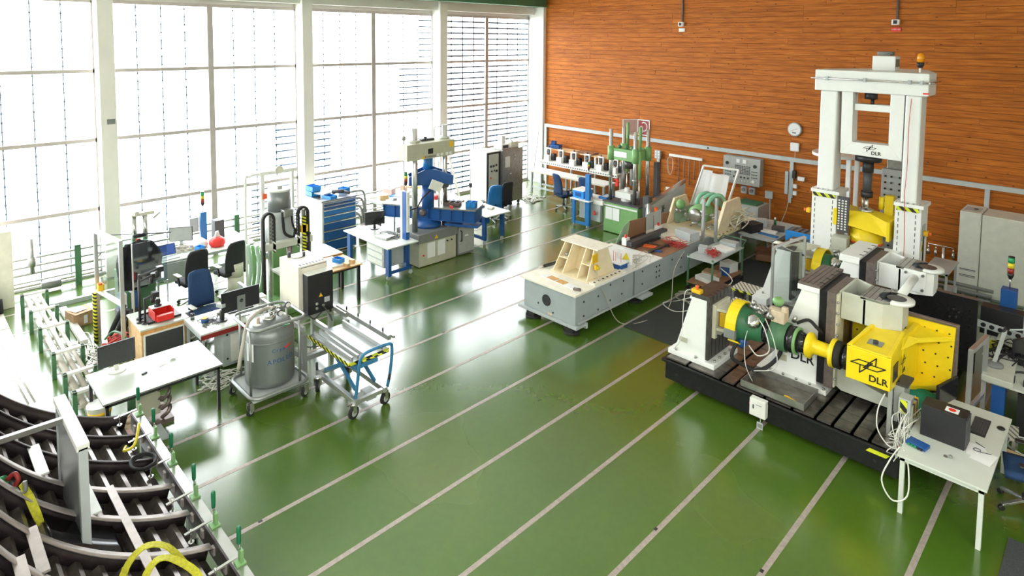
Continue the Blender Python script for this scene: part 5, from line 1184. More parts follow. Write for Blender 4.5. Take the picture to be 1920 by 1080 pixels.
MB().bar((-16.5, 12.6, 0), (-16.5, 12.6, 2.75), .03).bar((-16.5, 12.6, 2.75), (-16.5, 15.6, 2.80), .02).bar((-16.5, 15.6, 2.80), (-16.5, 15.6, 2.1), .02).bar((-16.5, 15.6, 2.1), (-16.5, 15.6, 0), .02).build('frame', 'mid_grey', t)
for i in range(3): solo(MB().bar((-16.9 + .1 * i, 12.1 + .9 * i, 0), (-17.3, 12.0 + .9 * i, 2.3 - .3 * i), .09, .03), 'leaning_plank', 'pale_plastic', ('tallest pale strip leaning on the window behind the cream machine', 'middle pale strip leaning on the window', 'pale strip leaning on the window beside the beige cabinet')[i], 'plank')
for i in range(2): solo(MB().bar((-16.55, 17.3 - 1.1 * i, 0), (-16.6 - .5 * i, 17.7 - .9 * i, 2.1 - .8 * i), .10, .03), 'leaning_profile', 'light_grey', ('long grey profile leaning in the corner of the hall', 'short pale profile leaning on the last window')[i], 'profile')
rcable('floor_cables', 'white cables lying in loops on the floor behind the steel cabinet', 7, (-15.2, 16.0), (.45, .5), .002, .014, 'cable_white', .03, 8)
# low steel table between the cream machine and the cabinets
# ================================================================ CREAM COLUMN MACHINE WITH BLUE BEAM
t = thing('column_press', 'cream and blue two-column testing machine with a long blue T-slot beam across it', 'testing machine', (-12.9, 9.65, 0))
MB().box(-13.35, 9.05, .02, -12.45, 10.22, .62).build('base_cabinet', 'beige_paint', t, bv=.01)
MB().box(-13.38, 9.02, .62, -12.42, 10.25, .84).build('base_top', 'mid_grey', t, bv=.008)
for y in (9.30, 9.62): MB().box(-12.449, y, .20, -12.444, y + .24, .58).build('chart_sheet', 'paper', t)
MB().prism([(9.5, .66), (9.62, .66), (9.56, .76)], 'x', -12.42, -12.415).build('warning_triangle', 'warm_yellow', t)
for y in (9.92, 10.06): MB().cyl((-12.45, y, .52), (-12.41, y, .52), .018, 8).build('knob', 'black', t)
for y in (9.14, 10.08): MB().cyl((-12.75, y, .84), (-12.75, y, 3.46), .072, 20).build('column', 'bright_steel', t); MB().cyl((-12.75, y, 3.1), (-12.75, y, 3.16), .13, 20).build('collar', 'beige_grey', t)
MB().box(-13.15, 8.73, 2.70, -12.48, 10.20, 3.10).build('crosshead', 'beige_paint', t, bv=.012)
MB().box(-12.479, 10.02, 2.92, -12.474, 10.14, 3.06).build('warning_label', 'warm_yellow', t)
MB().box(-12.479, 9.35, 2.82, -12.472, 9.50, 2.95).build('badge', 'black', t)
text('SCHENCK', .075, plane_mx((-12.474, 9.42, 2.75), *SIDE), 'lettering', 'dark_grey', t)
MB().prism([(9.16, 2.72), (9.26, 2.72), (9.21, 2.80)], 'x', -12.479, -12.474).build('warning_triangle', 'warm_yellow', t)
for y in (9.62, 9.74, 9.9, 10.02): MB().box(-12.479, y, 2.73, -12.475, y + .08, 2.80).build('sticker', 'paper', t)
MB().box(-12.95, 9.35, 3.10, -12.75, 9.75, 3.15).cyl((-12.8, 9.5, 3.1), (-12.8, 9.5, 3.2), .04, 8).build('top_fittings', 'dark_grey', t)
# blue upper cross plate and hanging load train
bm_mx = Matrix.Translation((-12.85, 9.62, 0)) @ Matrix.Rotation(radians(60.8), 4, 'Z')
up = MB()
up.prism([(-.5, -.20), (.62, -.20), (.62, .20), (-.5, .20)], 'z', 1.98, 2.02, bm_mx)
for s_ in (-1, 1): up.prism([(-.5, 2.02), (.62, 2.02), (.62, 2.20), (.15, 2.38), (-.1, 2.38), (-.5, 2.20)], 'y', s_ * .20 - .012, s_ * .20 + .012, bm_mx)
for k in range(6): up.box(-.5 + k * .22, -.21, 2.02, -.48 + k * .22, .21, 2.20, bm_mx)
up.build('upper_beam', 'deep_blue', t)
MB().cyl((-12.85, 9.62, 2.36), (-12.85, 9.62, 2.70), .13, 18).build('load_cell', 'mid_blue', t)
MB().cyl((-12.85, 9.62, 1.36), (-12.85, 9.62, 1.98), .16, 18).build('blue_post', 'deep_blue', t)
MB().box(-12.95, 9.90, 1.85, -12.6, 10.1, 1.97).build('grip_block', 'dark_steel', t)
for y in (9.85, 10.0): MB().cyl((-12.7, y, 1.3), (-12.7, y, 1.88), .02, 8).build('grip_rod', 'bright_steel', t)
# the long beam turned across the base
L, Wd = 1.28, .33
MB().box(-L, -Wd, 1.34, L, Wd, 1.38, bm_mx := Matrix.Translation((-13.0, 9.88, 0)) @ Matrix.Rotation(radians(30.6), 4, 'Z')).build('beam_top', 'steel', t, bv=.003)
w_ = MB().box(-L + .03, -Wd + .05, 1.06, L - .03, -Wd + .07, 1.34, bm_mx).box(-L + .03, Wd - .07, 1.06, L - .03, Wd - .05, 1.34, bm_mx).box(-L, -Wd + .02, 1.03, L, Wd - .02, 1.06, bm_mx)
w_.build('beam_web', 'deep_blue', t)
for k in range(9):
    x = -L + .03 + k * (2 * L - .08) / 8
    MB().box(x, -Wd + .01, 1.06, x + .02, Wd - .01, 1.34, bm_mx).build('beam_rib', 'deep_blue', t)
MB().lathe([(.10, 0), (.10, -.02), (.05, -.02), (.05, -.03)], (0, 0, 0), 18, 'y', bm_mx @ Matrix.Translation((-.15, -Wd + .05, 1.2))).build('beam_boss', 'brown_steel', t)
MB().lathe([(.34, .84), (.36, .90), (.22, 1.03)], (-13.0, 9.72, 0), 28).build('pedestal', 'deep_blue', t)
MB().cbox((-12.2, 10.25, .93), (.9, .35, .06), .5).build('lower_arm', 'deep_blue', t, bv=.01)
MB().cyl((-12.48, 9.18, .30), (-12.42, 9.18, .30), .02, 8).build('red_switch', 'red', t)
# things on the blue beam
bin_box('blue_bin', 'bin_blue', 'pair of bright blue small bins on the right end of the blue beam', (-12.05, 10.40, 1.38), (.26, .2, .14), radians(30), 2)
bin_box('metal_tray', 'brown_steel', 'brown open tray with parts on the blue beam', (-12.5, 10.15, 1.38), (.42, .22, .09), radians(30), 3, cat='tray')
solo(MB().prism([(-12.35, 1.32), (-12.27, 1.32), (-12.24, 1.44), (-12.38, 1.44)], 'y', 9.93, 9.96), 'red_clamp', 'red', 'small red clamp hanging at the front edge of the blue beam', 'clamp', bv=.008)
rr = random.Random(21)
for k in range(7):
    u = -1.15 + k * .36; p = bm_mx @ Vector((u, .1 - .15 * (k % 2), 1.38)); book_stack_item('loose_part', ('paper', 'brown_steel', 'steel', 'ivory', 'pink', 'dark_steel', 'paper')[k], ('white sheet at the left end of the blue beam', 'brown metal part on the left half of the blue beam', 'steel bar lying left of the blue post on the beam', 'cream tray beside the blue post on the beam', 'pink part just right of the blue post on the beam', 'dark clamp part on the right half of the blue beam', 'white folded paper behind the blue bins on the beam')[k], tuple(p), (rr.uniform(.14, .3), rr.uniform(.06, .16), rr.uniform(.02, .07)), rr.uniform(-1, 1), 'part')
t = thing('tilted_display', 'white tilted display on a black jointed arm at the cream machine', 'display', (-12.35, 9.15, 1.5))
MB().box(-.16, -.012, -.12, .16, .012, .12, Matrix.Translation((-12.25, 9.42, 2.05)) @ Matrix.Rotation(radians(70), 4, 'Z') @ Matrix.Rotation(radians(24), 4, 'Y')).build('panel', 'pale_plastic', t, bv=.006)
MB().tube([(-12.58, 8.85, 1.48), (-12.45, 9.0, 1.55), (-12.38, 9.1, 1.78), (-12.3, 9.3, 1.95)], .02, 8).build('arm', 'black', t)
# grey cabinet right of it
t = thing('grey_cabinet', 'low dark grey cabinet with black handle right of the cream machine base', 'cabinet', (-12.7, 10.6, 0))
MB().box(-13.1, 10.28, .03, -12.45, 10.84, .80).build('housing', 'mid_grey', t, bv=.008); MB().box(-12.45, 10.30, .08, -12.435, 10.82, .76).build('door', 'panel_grey', t, bv=.003)
MB().tube([(-12.43, 10.36, .68), (-12.38, 10.36, .66), (-12.38, 10.36, .42), (-12.43, 10.36, .40)], .016, 8).build('handle', 'black', t)
MB().box(-12.434, 10.5, .5, -12.431, 10.62, .54).build('tag', 'paper', t)
# bench on blue legs behind
t = thing('blue_leg_bench', 'white-topped workbench on dark blue legs right of the cream machine', 'workbench', (-13.6, 11.8, 0))
MB().box(-14.9, 11.3, .82, -12.45, 12.2, .85).build('tabletop', 'table_white', t, bv=.003)
for x in (-14.8, -12.75):
    for y in (11.38, 12.05): MB().box(x, y, .12, x + .12, y + .08, .82).build('leg', 'deep_blue', t); MB().cyl((x + .04, y + .04, .05), (x + .08, y + .04, .05), .05, 12).build('castor', 'light_grey', t)
MB().box(-14.8, 11.4, .12, -12.65, 11.46, .2).build('foot_bar', 'deep_blue', t)
MB().box(-14.2, 11.5, .45, -13.0, 11.9, .75).build('blue_drawer', 'deep_blue', t)
desk('clutter_table', 'white table by the window loaded with parts behind the cream machine', -16.6, 10.0, -14.95, 12.3, .84)
rr = random.Random(31)
cl = ('paper', 'wood_light', 'steel', 'ivory', 'pink', 'mid_blue', 'pale_plastic', 'brown_steel', 'cardboard', 'paper', 'light_grey', 'red', 'warm_yellow', 'white_paint', 'dark_grey', 'paper')
cn = ('white carton', 'wooden block', 'steel part', 'cream box', 'pink packet', 'blue tool box', 'pale plastic case', 'brown metal part', 'small cardboard box', 'stack of white paper', 'grey device', 'red tool', 'yellow packet', 'white instrument', 'dark tool case', 'folded white sheet')
for k in range(16):
    x = -16.35 + (k % 4) * .40 + rr.uniform(-.08, .08); y = 10.3 + (k // 4) * .55 + rr.uniform(-.08, .08)
    book_stack_item(cn[k].replace(' ', '_'), cl[k], cn[k] + ' on the cluttered white table by the window, ' + ('nearest', 'second', 'third', 'farthest')[k // 4] + ' row', (x, y, .84), (rr.uniform(.2, .4), rr.uniform(.15, .3), rr.uniform(.05, .2)), rr.uniform(-.6, .6), 'box' if 'box' in cn[k] or 'case' in cn[k] or 'carton' in cn[k] else 'part')
for k in range(6):
    x = -14.5 + k * .3; book_stack_item('bench_part', ('paper', 'brown_steel', 'red', 'light_grey', 'black', 'ivory')[k], ('white paper on the window end of the blue-leg bench', 'brown metal part on the blue-leg bench', 'small red part on the blue-leg bench', 'grey device in the middle of the blue-leg bench', 'black tool near the right end of the blue-leg bench', 'cream packet at the right end of the blue-leg bench')[k], (x, 11.7 + .12 * (k % 3), .85), (.2, .14, .05), .4 * k, 'part')
t = thing('lab_stand', 'thin steel stand with clamps rising from the blue-leg bench', 'stand', (-13.6, 11.6, .85))
MB().cyl((-13.5, 11.6, .85), (-13.5, 11.6, 2.05), .012, 8).build('rod', 'steel', t); MB().box(-13.6, 11.5, .85, -13.4, 11.7, .87).build('foot', 'red', t); MB().cbox((-13.5, 11.6, 1.5), (.08, .06, .12)).build('clamp', 'black', t)
t = thing('ball_screw_frame', 'pale slender column frame standing on the cluttered table', 'frame', (-15.2, 11.8, .84))
for x in (-15.3, -15.1): MB().box(x, 11.8, .84, x + .05, 11.86, 1.9).build('column', 'pale_plastic', t)
MB().box(-15.35, 11.75, 1.2, -15.0, 11.9, 1.4).build('carriage', 'light_grey', t)
office_chair('mid_blue', 'lighter blue office chair seen from its side by the blue-leg bench', (-14.1, 13.0, 0), radians(250), arms='black')
office_chair('chair_black', 'black-backed office chair between the blue-leg bench and the beige cabinet', (-14.2, 13.5, 0), radians(-95), arms='black')
office_chair('deep_blue', 'dark blue chair pushed under the blue-leg bench', (-13.35, 11.15, 0), radians(200), arms=None)
# ================================================================ FRONT TABLE WITH BLUE LEGS AND POST
t = thing('blue_leg_table', 'white table on blue legs with a drawer block, in front of the cream machine', 'workbench', (-13.2, 8.4, 0))
MB().box(-14.2, 7.98, .78, -12.2, 8.85, .81).build('tabletop', 'table_white', t, bv=.003)
for x, y in ((-12.42, 8.06), (-14.15, 8.06), (-14.15, 8.72)): MB().box(x, y, .10, x + .14, y + .08, .78).build('leg', 'deep_blue', t)
MB().box(-12.40, 8.1, .12, -12.34, 8.75, .18).build('foot_bar', 'deep_blue', t)
for x, y in ((-12.35, 8.1), (-12.35, 8.72), (-14.08, 8.1), (-14.08, 8.72)): MB().cyl((x - .02, y, .05), (x + .02, y, .05), .05, 14).build('castor', 'light_grey', t)
MB().box(-13.3, 8.1, .22, -12.55, 8.7, .72).build('drawer_block', 'light_grey', t, bv=.006)
for k in range(3): MB().box(-13.25, 8.09, .26 + k * .16, -12.6, 8.1, .38 + k * .16).build('drawer_front', 'pale_plastic', t)
MB().box(-12.60, 8.66, .10, -12.44, 8.76, 1.98).build('blue_post', 'deep_blue', t); MB().box(-12.44, 8.67, 1.0, -12.41, 8.75, 1.98).build('post_strip', 'pale_plastic', t)
MB().box(-12.68, 8.66, .8, -12.60, 8.76, 1.98).build('post_cover', 'paper', t)
stack_light('green-yellow-orange signal lamp on the blue post before the cream machine', (-12.53, 8.72, 1.98), 1.15)
MB_ = thing('steel_pole', 'thin steel pole with round eye rising beside the signal lamp', 'pole', (-12.75, 8.75, 0))
MB().cyl((-12.72, 8.8, .81), (-12.72, 8.8, 3.2), .015, 8).build('rod', 'steel', MB_); MB().lathe([(.02, -.02), (.06, 0), (.02, .02)], (-12.72, 8.8, 3.24), 12, 'x').build('eye', 'steel', MB_)
monitor('black monitor on the blue-leg table, screen to the left', (-13.75, 8.62, .81), radians(70), .5, .34)
rcable('table_cables', 'black and white leads on the blue-leg table before the monitor', 7, (-13.0, 8.6), (.4, .15), .815, .008, 'dark_grey', .05, 33)
book_stack_item('metal_basket', 'steel', 'shallow steel basket on the blue-leg table beside the blue post', (-12.95, 8.4, .81), (.4, .3, .06), .2, 'basket')
# ================================================================ BLUE DRAWER CABINET
t = thing('drawer_cabinet', 'white tool cabinet with seven blue drawers by the second window pillar', 'cabinet', (-15.6, 8.35, 0))
MB().box(-16.2, 7.84, .02, -15.02, 8.84, 1.38).build('housing', 'cream_paint', t, bv=.01)
MB().box(-16.22, 7.82, 1.38, -15.0, 8.86, 1.42).build('top_tray', 'steel', t)
zs = (1.36, 1.28, 1.18, 1.02, .84, .62, .36, .06)
for k in range(7):
    d = MB().box(-15.02, 7.88, zs[k + 1] + .008, -14.985, 8.80, zs[k] - .006).build('drawer', 'mid_blue' if k in (2, 3) else 'deep_blue', t, bv=.004)
    MB().box(-14.99, 7.88, zs[k] - .035, -14.96, 8.80, zs[k] - .008).build('handle_strip', 'bright_steel', d)
for k, (x, y, z, nm) in enumerate(((-15.75, 7.98, 1.42, 'lower of two blue bins stacked at the near corner of the drawer cabinet'), (-15.75, 7.98, 1.56, 'upper of two blue bins stacked at the near corner of the drawer cabinet'), (-15.2, 8.15, 1.42, 'blue bin lying in front on the drawer cabinet'), (-15.5, 8.75, 1.42, 'open pale blue basket at the far end of the drawer cabinet'))):
    bin_box('blue_bin', 'bin_blue', nm, (x, y, z), (.34, .26, .13) if k < 2 else (.36, .22, .08) if k == 2 else (.26, .2, .14), .1 * k, 2 if k < 2 else 1, group=None)
book_stack_item('open_case', 'light_grey', 'grey open case leaning on the blue bins', (-15.45, 8.1, 1.5), (.35, .3, .04), .3, 'case')
t = thing('angle_grinder', 'black and silver power tool lying on the drawer cabinet', 'tool', (-15.3, 8.5, 1.42))
MB().cyl((-15.5, 8.4, 1.50), (-15.25, 8.6, 1.52), .05, 10).cyl((-15.25, 8.6, 1.52), (-15.1, 8.7, 1.48), .035, 10).build('body', 'dark_grey', t); MB().cyl((-15.5, 8.4, 1.44), (-15.5, 8.4, 1.46), .09, 16).build('disc', 'steel', t)
t = thing('pipe_coils', 'grey bent pipes rising from the floor right of the drawer cabinet', 'pipework', (-15.8, 9.4, 0))
for k in range(4): MB().tube(smooth_path([(-15.95, 9.0, 1.25 - .2 * k), (-15.9, 9.4 - .04 * k, 1.28 - .2 * k), (-15.85, 9.6 - .05 * k, 1.12 - .2 * k), (-15.8, 9.62 - .05 * k, .05)]), .035, 8).build('bent_pipe', 'steel', t)
solo(MB().cyl((-15.3, 9.3, .0), (-15.3, 9.3, .18), .2, 12).cbox((-15.2, 9.5, .35), (.3, .3, .2), .3).cbox((-15.35, 9.35, .3), (.3, .3, .26), .8), 'parts_heap', 'brown_steel', 'heap of small metal parts on the floor behind the blue-leg table', 'heap', bv=.02)
# ================================================================ GLASS AND WOOD TABLES
t = desk('dark_leg_table', 'wooden-edged table with pale green glass top on black legs', -13.6, 6.42, -12.75, 7.15, .80, 'mint', 'black', edge='wood_edge', lw=.06)
t = desk('dark_leg_table', 'wooden-edged table on black legs carrying a white board, nearest the open floor', -12.75, 6.30, -11.92, 7.15, .76, 'wood_light', 'black', edge='wood_edge', lw=.06)
book_stack_item('white_board', 'paper', 'white board lying on the wooden-edged table', (-12.4, 6.62, .76), (.62, .5, .03), .0, 'board')
bin_box('blue_bin', 'bin_blue', 'small bright blue bin on the white board of the wooden table', (-12.28, 6.78, .79), (.22, .15, .09), .3, 1)
for i, (x, y) in enumerate(((-12.12, 7.02), (-12.0, 6.82))): book_stack_item('wood_block', 'wood_light', ('farther', 'nearer')[i] + ' small wooden block at the corner of the wooden table', (x, y, .76), (.12, .09, .07), .3, 'block', 'small wooden blocks')
# ================================================================ CRYOSTAT RIG
t = thing('cryostat_rig', 'column rig with grey cylinder, black cable chains and yellow-black tape by the second pillar', 'test rig', (-12.8, 5.8, 0))
MB().cyl((-13.05, 5.83, 1.98), (-13.05, 5.83, 2.40), .235, 32).build('upper_drum', 'dewar_grey', t)
MB().cyl((-13.05, 5.83, 2.40), (-13.05, 5.83, 2.44), .235, 32).build('drum_lid', 'white_paint', t); MB().box(-13.1, 5.78, 2.44, -13.0, 5.88, 2.50).build('lid_knob', 'panel_grey', t)
MB().cyl((-13.05, 5.83, 1.25), (-13.05, 5.83, 1.98), .30, 32).build('vessel', 'light_grey', t)
MB().box(-12.68, 5.25, 1.30, -12.52, 6.32, 1.44).build('front_yoke', 'beige_grey', t, bv=.02)
for y in (5.30, 5.42, 6.16, 6.28): MB().box(-12.66, y - .025, .1, -12.58, y + .025, 2.02 if y in (5.42, 6.16) else 1.5).build('guide_post', 'bright_steel', t)
for y, sgn in ((5.26, 1), (6.22, -1)):
    pts = [(-12.55, y, .1), (-12.55, y, 1.95)] + [(-12.55, y + sgn * .11 - sgn * .11 * cos(radians(a)), 1.95 + .13 * sin(radians(a))) for a in range(20, 181, 20)] + [(-12.55, y + sgn * .22, 1.5)]
    mb = MB()
    for i in range(len(pts) - 1): mb.bar(pts[i], pts[i + 1], .075, .05)
    mb.build('cable_chain', 'rubber', t)
    MB().box(-12.525, y + sgn * .19, 1.25, -12.52, y + sgn * .25, 1.95).build('hazard_tape', 'bw_tape', t)
MB().box(-12.53, 6.08, .9, -12.5, 6.16, 1.9).build('hazard_tape', 'tape', t)
MB().box(-12.6, 6.05, 1.55, -12.5, 6.2, 1.7).build('yellow_switch', 'warm_yellow', t)
MB().tube(smooth_path([(-12.72, 5.75, 2.0), (-12.68, 5.74, 1.8), (-12.68, 5.78, 1.55), (-12.66, 5.95, 1.45), (-12.68, 6.0, 1.6)]), .03, 8).tube(smooth_path([(-12.72, 5.95, 1.95), (-12.68, 5.95, 1.7), (-12.66, 6.05, 1.5)]), .022, 8).build('black_hose', 'rubber', t)
MB().box(-12.85, 5.75, 1.9, -12.65, 5.95, 2.05).build('valve_box', 'steel', t, bv=.01)
MB().cyl((-12.6, 5.83, 1.0), (-12.6, 5.83, 1.3), .06, 14).build('load_rod', 'brown_steel', t)
MB().box(-13.4, 5.2, 0, -12.2, 6.4, .12).build('base', 'press_green', t, bv=.01); MB().box(-13.3, 5.7, .12, -13.1, 6.3, 1.2).build('green_back', 'press_green', t)
MB().box(-12.75, 5.5, .80, -12.3, 6.2, .84).build('white_table', 'pale_plastic', t)
t = thing('gantry_rack', 'pale tube gantry with a red tag standing behind the cryostat rig', 'rack', (-13.7, 5.9, 0))
MB().tube(smooth_path([(-13.8, 5.42, 0), (-13.8, 5.42, 2.4), (-13.78, 5.5, 2.62), (-13.75, 5.72, 2.66)]), .03, 8).build('bent_tube', 'pale_plastic', t)
MB().box(-13.78, 5.72, 0, -13.70, 5.80, 2.68).box(-13.78, 6.42, 0, -13.70, 6.48, 2.68).build('post', 'pale_plastic', t)
MB().box(-13.79, 5.70, 2.62, -13.69, 6.55, 2.70).build('top_bar', 'pale_plastic', t); MB().cyl((-13.66, 6.1, 2.72), (-13.60, 6.1, 2.72), .09, 12).build('pulley', 'ivory', t)
MB().box(-13.68, 5.74, 2.10, -13.66, 6.0, 2.22).build('red_tag', 'orange_red', t)
t = thing('green_hose_bundle', 'pale green hanging hoses and white drum left of the cryostat rig', 'hoses', (-14.0, 5.4, 0))
for k in range(4): MB().tube(smooth_path([(-13.55 + .1 * k, 5.35 + .05 * k, 1.2), (-13.5 + .1 * k, 5.38 + .05 * k, .7), (-13.5 + .08 * k, 5.3 + .05 * k, .05)]), .04, 8).build('hose', 'press_green' if k % 2 else 'mint', t)
MB().cyl((-14.0, 5.25, 0), (-14.0, 5.25, .42), .17, 20).cyl((-14.0, 5.25, .42), (-14.0, 5.25, .72), .16, 20).build('drum', 'ivory', t)
solo(MB().box(-13.3, 5.1, .05, -13.1, 5.4, .12).box(-13.32, 5.08, 0, -13.08, 5.42, .05), 'dark_block', 'dark_grey', 'small dark block on the floor beside the white drum', 'block')
# ================================================================ WHITE CONTROL CABINET ON PROFILE FRAME
t = thing('profile_stand', 'aluminium profile stand with long rails beneath the white control cabinet', 'stand', (-10.3, 5.1, 0))
for x in (-10.85, -10.2, -9.65):
    for y in (4.62, 5.40): MB().box(x, y, 0, x + .08, y + .08, .92 if x < -9.7 else .80).build('post', 'aluminium', t)
for y in (4.64, 5.42): MB().box(-12.3 if y < 5 else -10.9, y, .84, -9.6, y + .05, .92).box(-10.85, y, .35, -9.62, y + .05, .43).build('rail', 'aluminium', t)
for x in (-10.85, -10.2): MB().box(x, 4.66, .78, x + .08, 5.44, .86).build('cross_rail', 'aluminium', t)
MB().box(-9.62, 4.66, .35, -9.56, 5.44, .43).build('cross_rail', 'aluminium', t)
t = thing('control_cabinet', 'large white control cabinet on the aluminium stand behind the blue lift cart', 'cabinet', (-10.5, 5.13, .92))
MB().box(-10.92, 4.86, .92, -10.18, 5.40, 1.72).build('housing', 'cream_paint', t, bv=.008)
MB().box(-10.19, 4.90, 1.69, -10.17, 5.37, 1.70).build('seam', 'mid_grey', t)
for k in range(8): MB().box(-10.30, 4.92 + k * .06, 1.7195, -10.22, 4.95 + k * .06, 1.7225).build('vent_slot', 'black', t)
MB().lathe([(.10, 1.72), (.10, 1.735), (.07, 1.735)], (-10.7, 5.1, 0), 20).build('cable_ring', 'bright_steel', t)
MB().cyl((-10.78, 4.98, 1.72), (-10.78, 4.98, 1.82), .03, 10).cyl((-10.66, 5.2, 1.72), (-10.66, 5.2, 1.80), .025, 10).build('cable_gland', 'dark_grey', t)
t = thing('drive_box', 'black drive box with a yellow warning triangle hung on the white control cabinet', 'drive box', (-10.05, 5.15, .92))
MB().box(-10.165, 4.93, .90, -9.98, 5.40, 1.60).build('housing', 'black', t, bv=.006); MB().box(-10.165, 4.93, 1.60, -9.98, 5.40, 1.61).build('top', 'machine_white', t)
MB().prism([(5.13, 1.18), (5.20, 1.18), (5.165, 1.25)], 'x', -9.98, -9.975).build('warning_triangle', 'warm_yellow', t)
MB().box(-9.98, 5.23, 1.06, -9.975, 5.33, 1.15).build('rating_plate', 'light_grey', t)
for y, z in ((5.08, 1.08), (5.08, 1.0), (5.2, 1.02)): MB().cyl((-9.98, y, z), (-9.95, y, z), .025, 12).build('connector', 'bright_steel', t)
cable('drive_cable', [(-9.95, 5.2, 1.0), (-9.8, 5.2, .95), (-9.75, 5.25, .8), (-9.9, 5.3, .84)], .012, 'dark_grey', 'dark cable from the black drive box down to the lift cart')
t = thing('cable_tray', 'long aluminium rails reaching from the drive box over the lift cart', 'rail', (-9.2, 5.5, .85))
MB().box(-10.0, 5.46, .86, -8.35, 5.52, .94).build('rail', 'aluminium', t)
MB().box(-10.0, 5.56, .86, -8.35, 5.60, .90).build('rail', 'aluminium', t)
for k in range(4): MB().cyl((-9.7 + k * .38, 5.5, .94), (-9.7 + k * .38, 5.5, .99), .015, 8).build('screw', 'black', t)
# ================================================================ BLUE LIFT CART
t = thing('lift_cart', 'blue scissor lift cart with long aluminium deck on four black castors', 'lift cart', (-8.9, 4.95, 0))
for y in (4.72, 5.22): MB().box(-9.28, y - .03, .22, -8.05, y + .03, .30).build('side_beam', 'aluminium', t, bv=.004)
for x in (-9.26, -8.12): MB().box(x, 4.72, .23, x + .06, 5.22, .29).build('cross_beam', 'aluminium', t)
for x, y, a in ((-8.12, 4.70, .3), (-8.12, 5.25, .3), (-9.18, 4.68, .9), (-9.18, 5.22, .9)):
    d = Vector((cos(a), sin(a), 0)) * .022; c = Vector((x, y, .095)); w = MB().cyl(c - d, c + d, .095, 22).build('castor', 'rubber', t); MB().cyl(c - d * 1.15, c + d * 1.15, .055, 16).build('hub', 'light_grey', w)
    for s_ in (-1, 1): MB().bar(c + d * 1.5 * s_, c + d * 1.5 * s_ + Vector((0, 0, .13)), .012, .06).build('fork', 'bright_steel', t)
    MB().cyl((x, y, .20), (x, y, .24), .045, 12).build('swivel', 'bright_steel', t)
for y in (4.80, 5.14):
    MB().bar((-9.15, y, .32), (-8.45, y, .72), .03, .06).build('scissor_arm', 'cart_blue', t)
    MB().bar((-9.05, y + .04, .72), (-8.3, y + .04, .32), .03, .06).build('scissor_arm', 'cart_blue', t)
MB().box(-9.15, 4.78, .68, -8.2, 5.18, .74).build('lift_frame', 'cart_blue', t, bv=.006)
MB().box(-9.52, 4.70, .76, -8.24, 5.40, .80).build('deck', 'panel_silver', t, bv=.003)
for k, y in enumerate((4.78, 4.88, 4.98, 5.30)): MB().box(-9.50, y, .80, -8.30, y + .03, .845 if k < 3 else .87).build('deck_rail', 'aluminium', t, bv=.002)
MB().box(-9.52, 4.69, .755, -8.24, 4.702, .805).build('hazard_edge', 'tape', t); MB().box(-8.24, 4.70, .755, -8.235, 5.40, .805).build('hazard_edge', 'hazard_xy', t)
MB().tube(smooth_path([(-8.13, 4.74, .26), (-8.06, 4.74, .60), (-8.0, 4.75, .92), (-7.98, 4.84, 1.02), (-7.98, 5.22, 1.02), (-8.0, 5.30, .92), (-8.06, 5.31, .55), (-8.13, 5.30, .26)], 6), .024, 10).build('push_handle', 'cart_blue', t)
MB().tube(smooth_path([(-8.02, 4.80, .88), (-8.02, 5.25, .88)]), .014, 8).build('handle_bar', 'tape', t)
MB().box(-8.35, 4.95, .14, -8.15, 5.12, .26).cyl((-8.3, 4.85, .2), (-8.3, 5.05, .2), .045, 12).build('pump', 'light_grey', t, bv=.008)
MB().tube([(-8.07, 4.6, .26), (-8.03, 4.55, .30), (-8.0, 4.62, .31)], .010, 6).build('brake_pedal', 'brown_steel', t)
MB().cyl((-8.0, 5.25, .44), (-8.0, 5.25, .52), .018, 8).cyl((-9.28, 4.72, .30), (-9.28, 4.72, .42), .02, 8).build('latch_pin', 'black', t)
cable('cart_hose', [(-10.0, 5.2, .9), (-9.9, 5.0, .86), (-9.85, 4.85, .98), (-9.95, 4.68, .92), (-9.98, 4.62, .7), (-9.7, 4.7, .55), (-9.4, 4.9, .6)], .011, 'dark_grey', 'dark looped cable between stand and lift cart')
# ================================================================ LIQUID GAS DEWAR
DX, DY = -9.62, 4.10
t = thing('gas_dewar', 'large grey cryogenic vessel marked APOLLO on a four-castor frame', 'vessel', (DX, DY, 0))
MB().lathe([(.30, .26), (.36, .30), (.37, .36), (.37, 1.06), (.355, 1.13), (.29, 1.20), (.16, 1.245), (.10, 1.25)], (DX, DY, 0), 48).build('vessel', 'dewar_grey', t)
MB().lathe([(.373, .98), (.376, .99), (.373, 1.0)], (DX, DY, 0), 48).build('weld_band', 'dewar_grey', t)
MB().lathe([(.10, 1.24), (.10, 1.28), (.075, 1.28), (.07, 1.31)], (DX, DY, 0), 20).build('neck_flange', 'bright_steel', t)
MB().lathe([(.09, 1.21), (.09, 1.235)], (DX + .02, DY - .18, 0), 16).build('port_flange', 'paper', t); MB().cyl((DX + .02, DY - .18, 1.23), (DX + .02, DY - .18, 1.32), .025, 8).build('brass_valve', 'ply', t)
v_ = MB(); rr = random.Random(4)
for k in range(9): a = (DX + rr.uniform(-.08, .08), DY + rr.uniform(-.1, .14), 1.31 + rr.random() * .1); v_.cyl(a, (a[0] + rr.uniform(-.08, .08), a[1] + rr.uniform(-.1, .1), a[2] + rr.uniform(0, .07)), rr.uniform(.015, .03), 8)
v_.build('valves', 'bright_steel', t)
for (dx, dy, z) in ((.14, .12, 1.34), (.10, .26, 1.42)): MB().lathe([(.045, -.015), (.05, 0), (.045, .015)], (DX + dx, DY + dy, z), 18, 'x').build('gauge', 'black', t); MB().lathe([(.038, .016), (.038, .018)], (DX + dx, DY + dy, z), 18, 'x').build('gauge_face', 'paper', t)
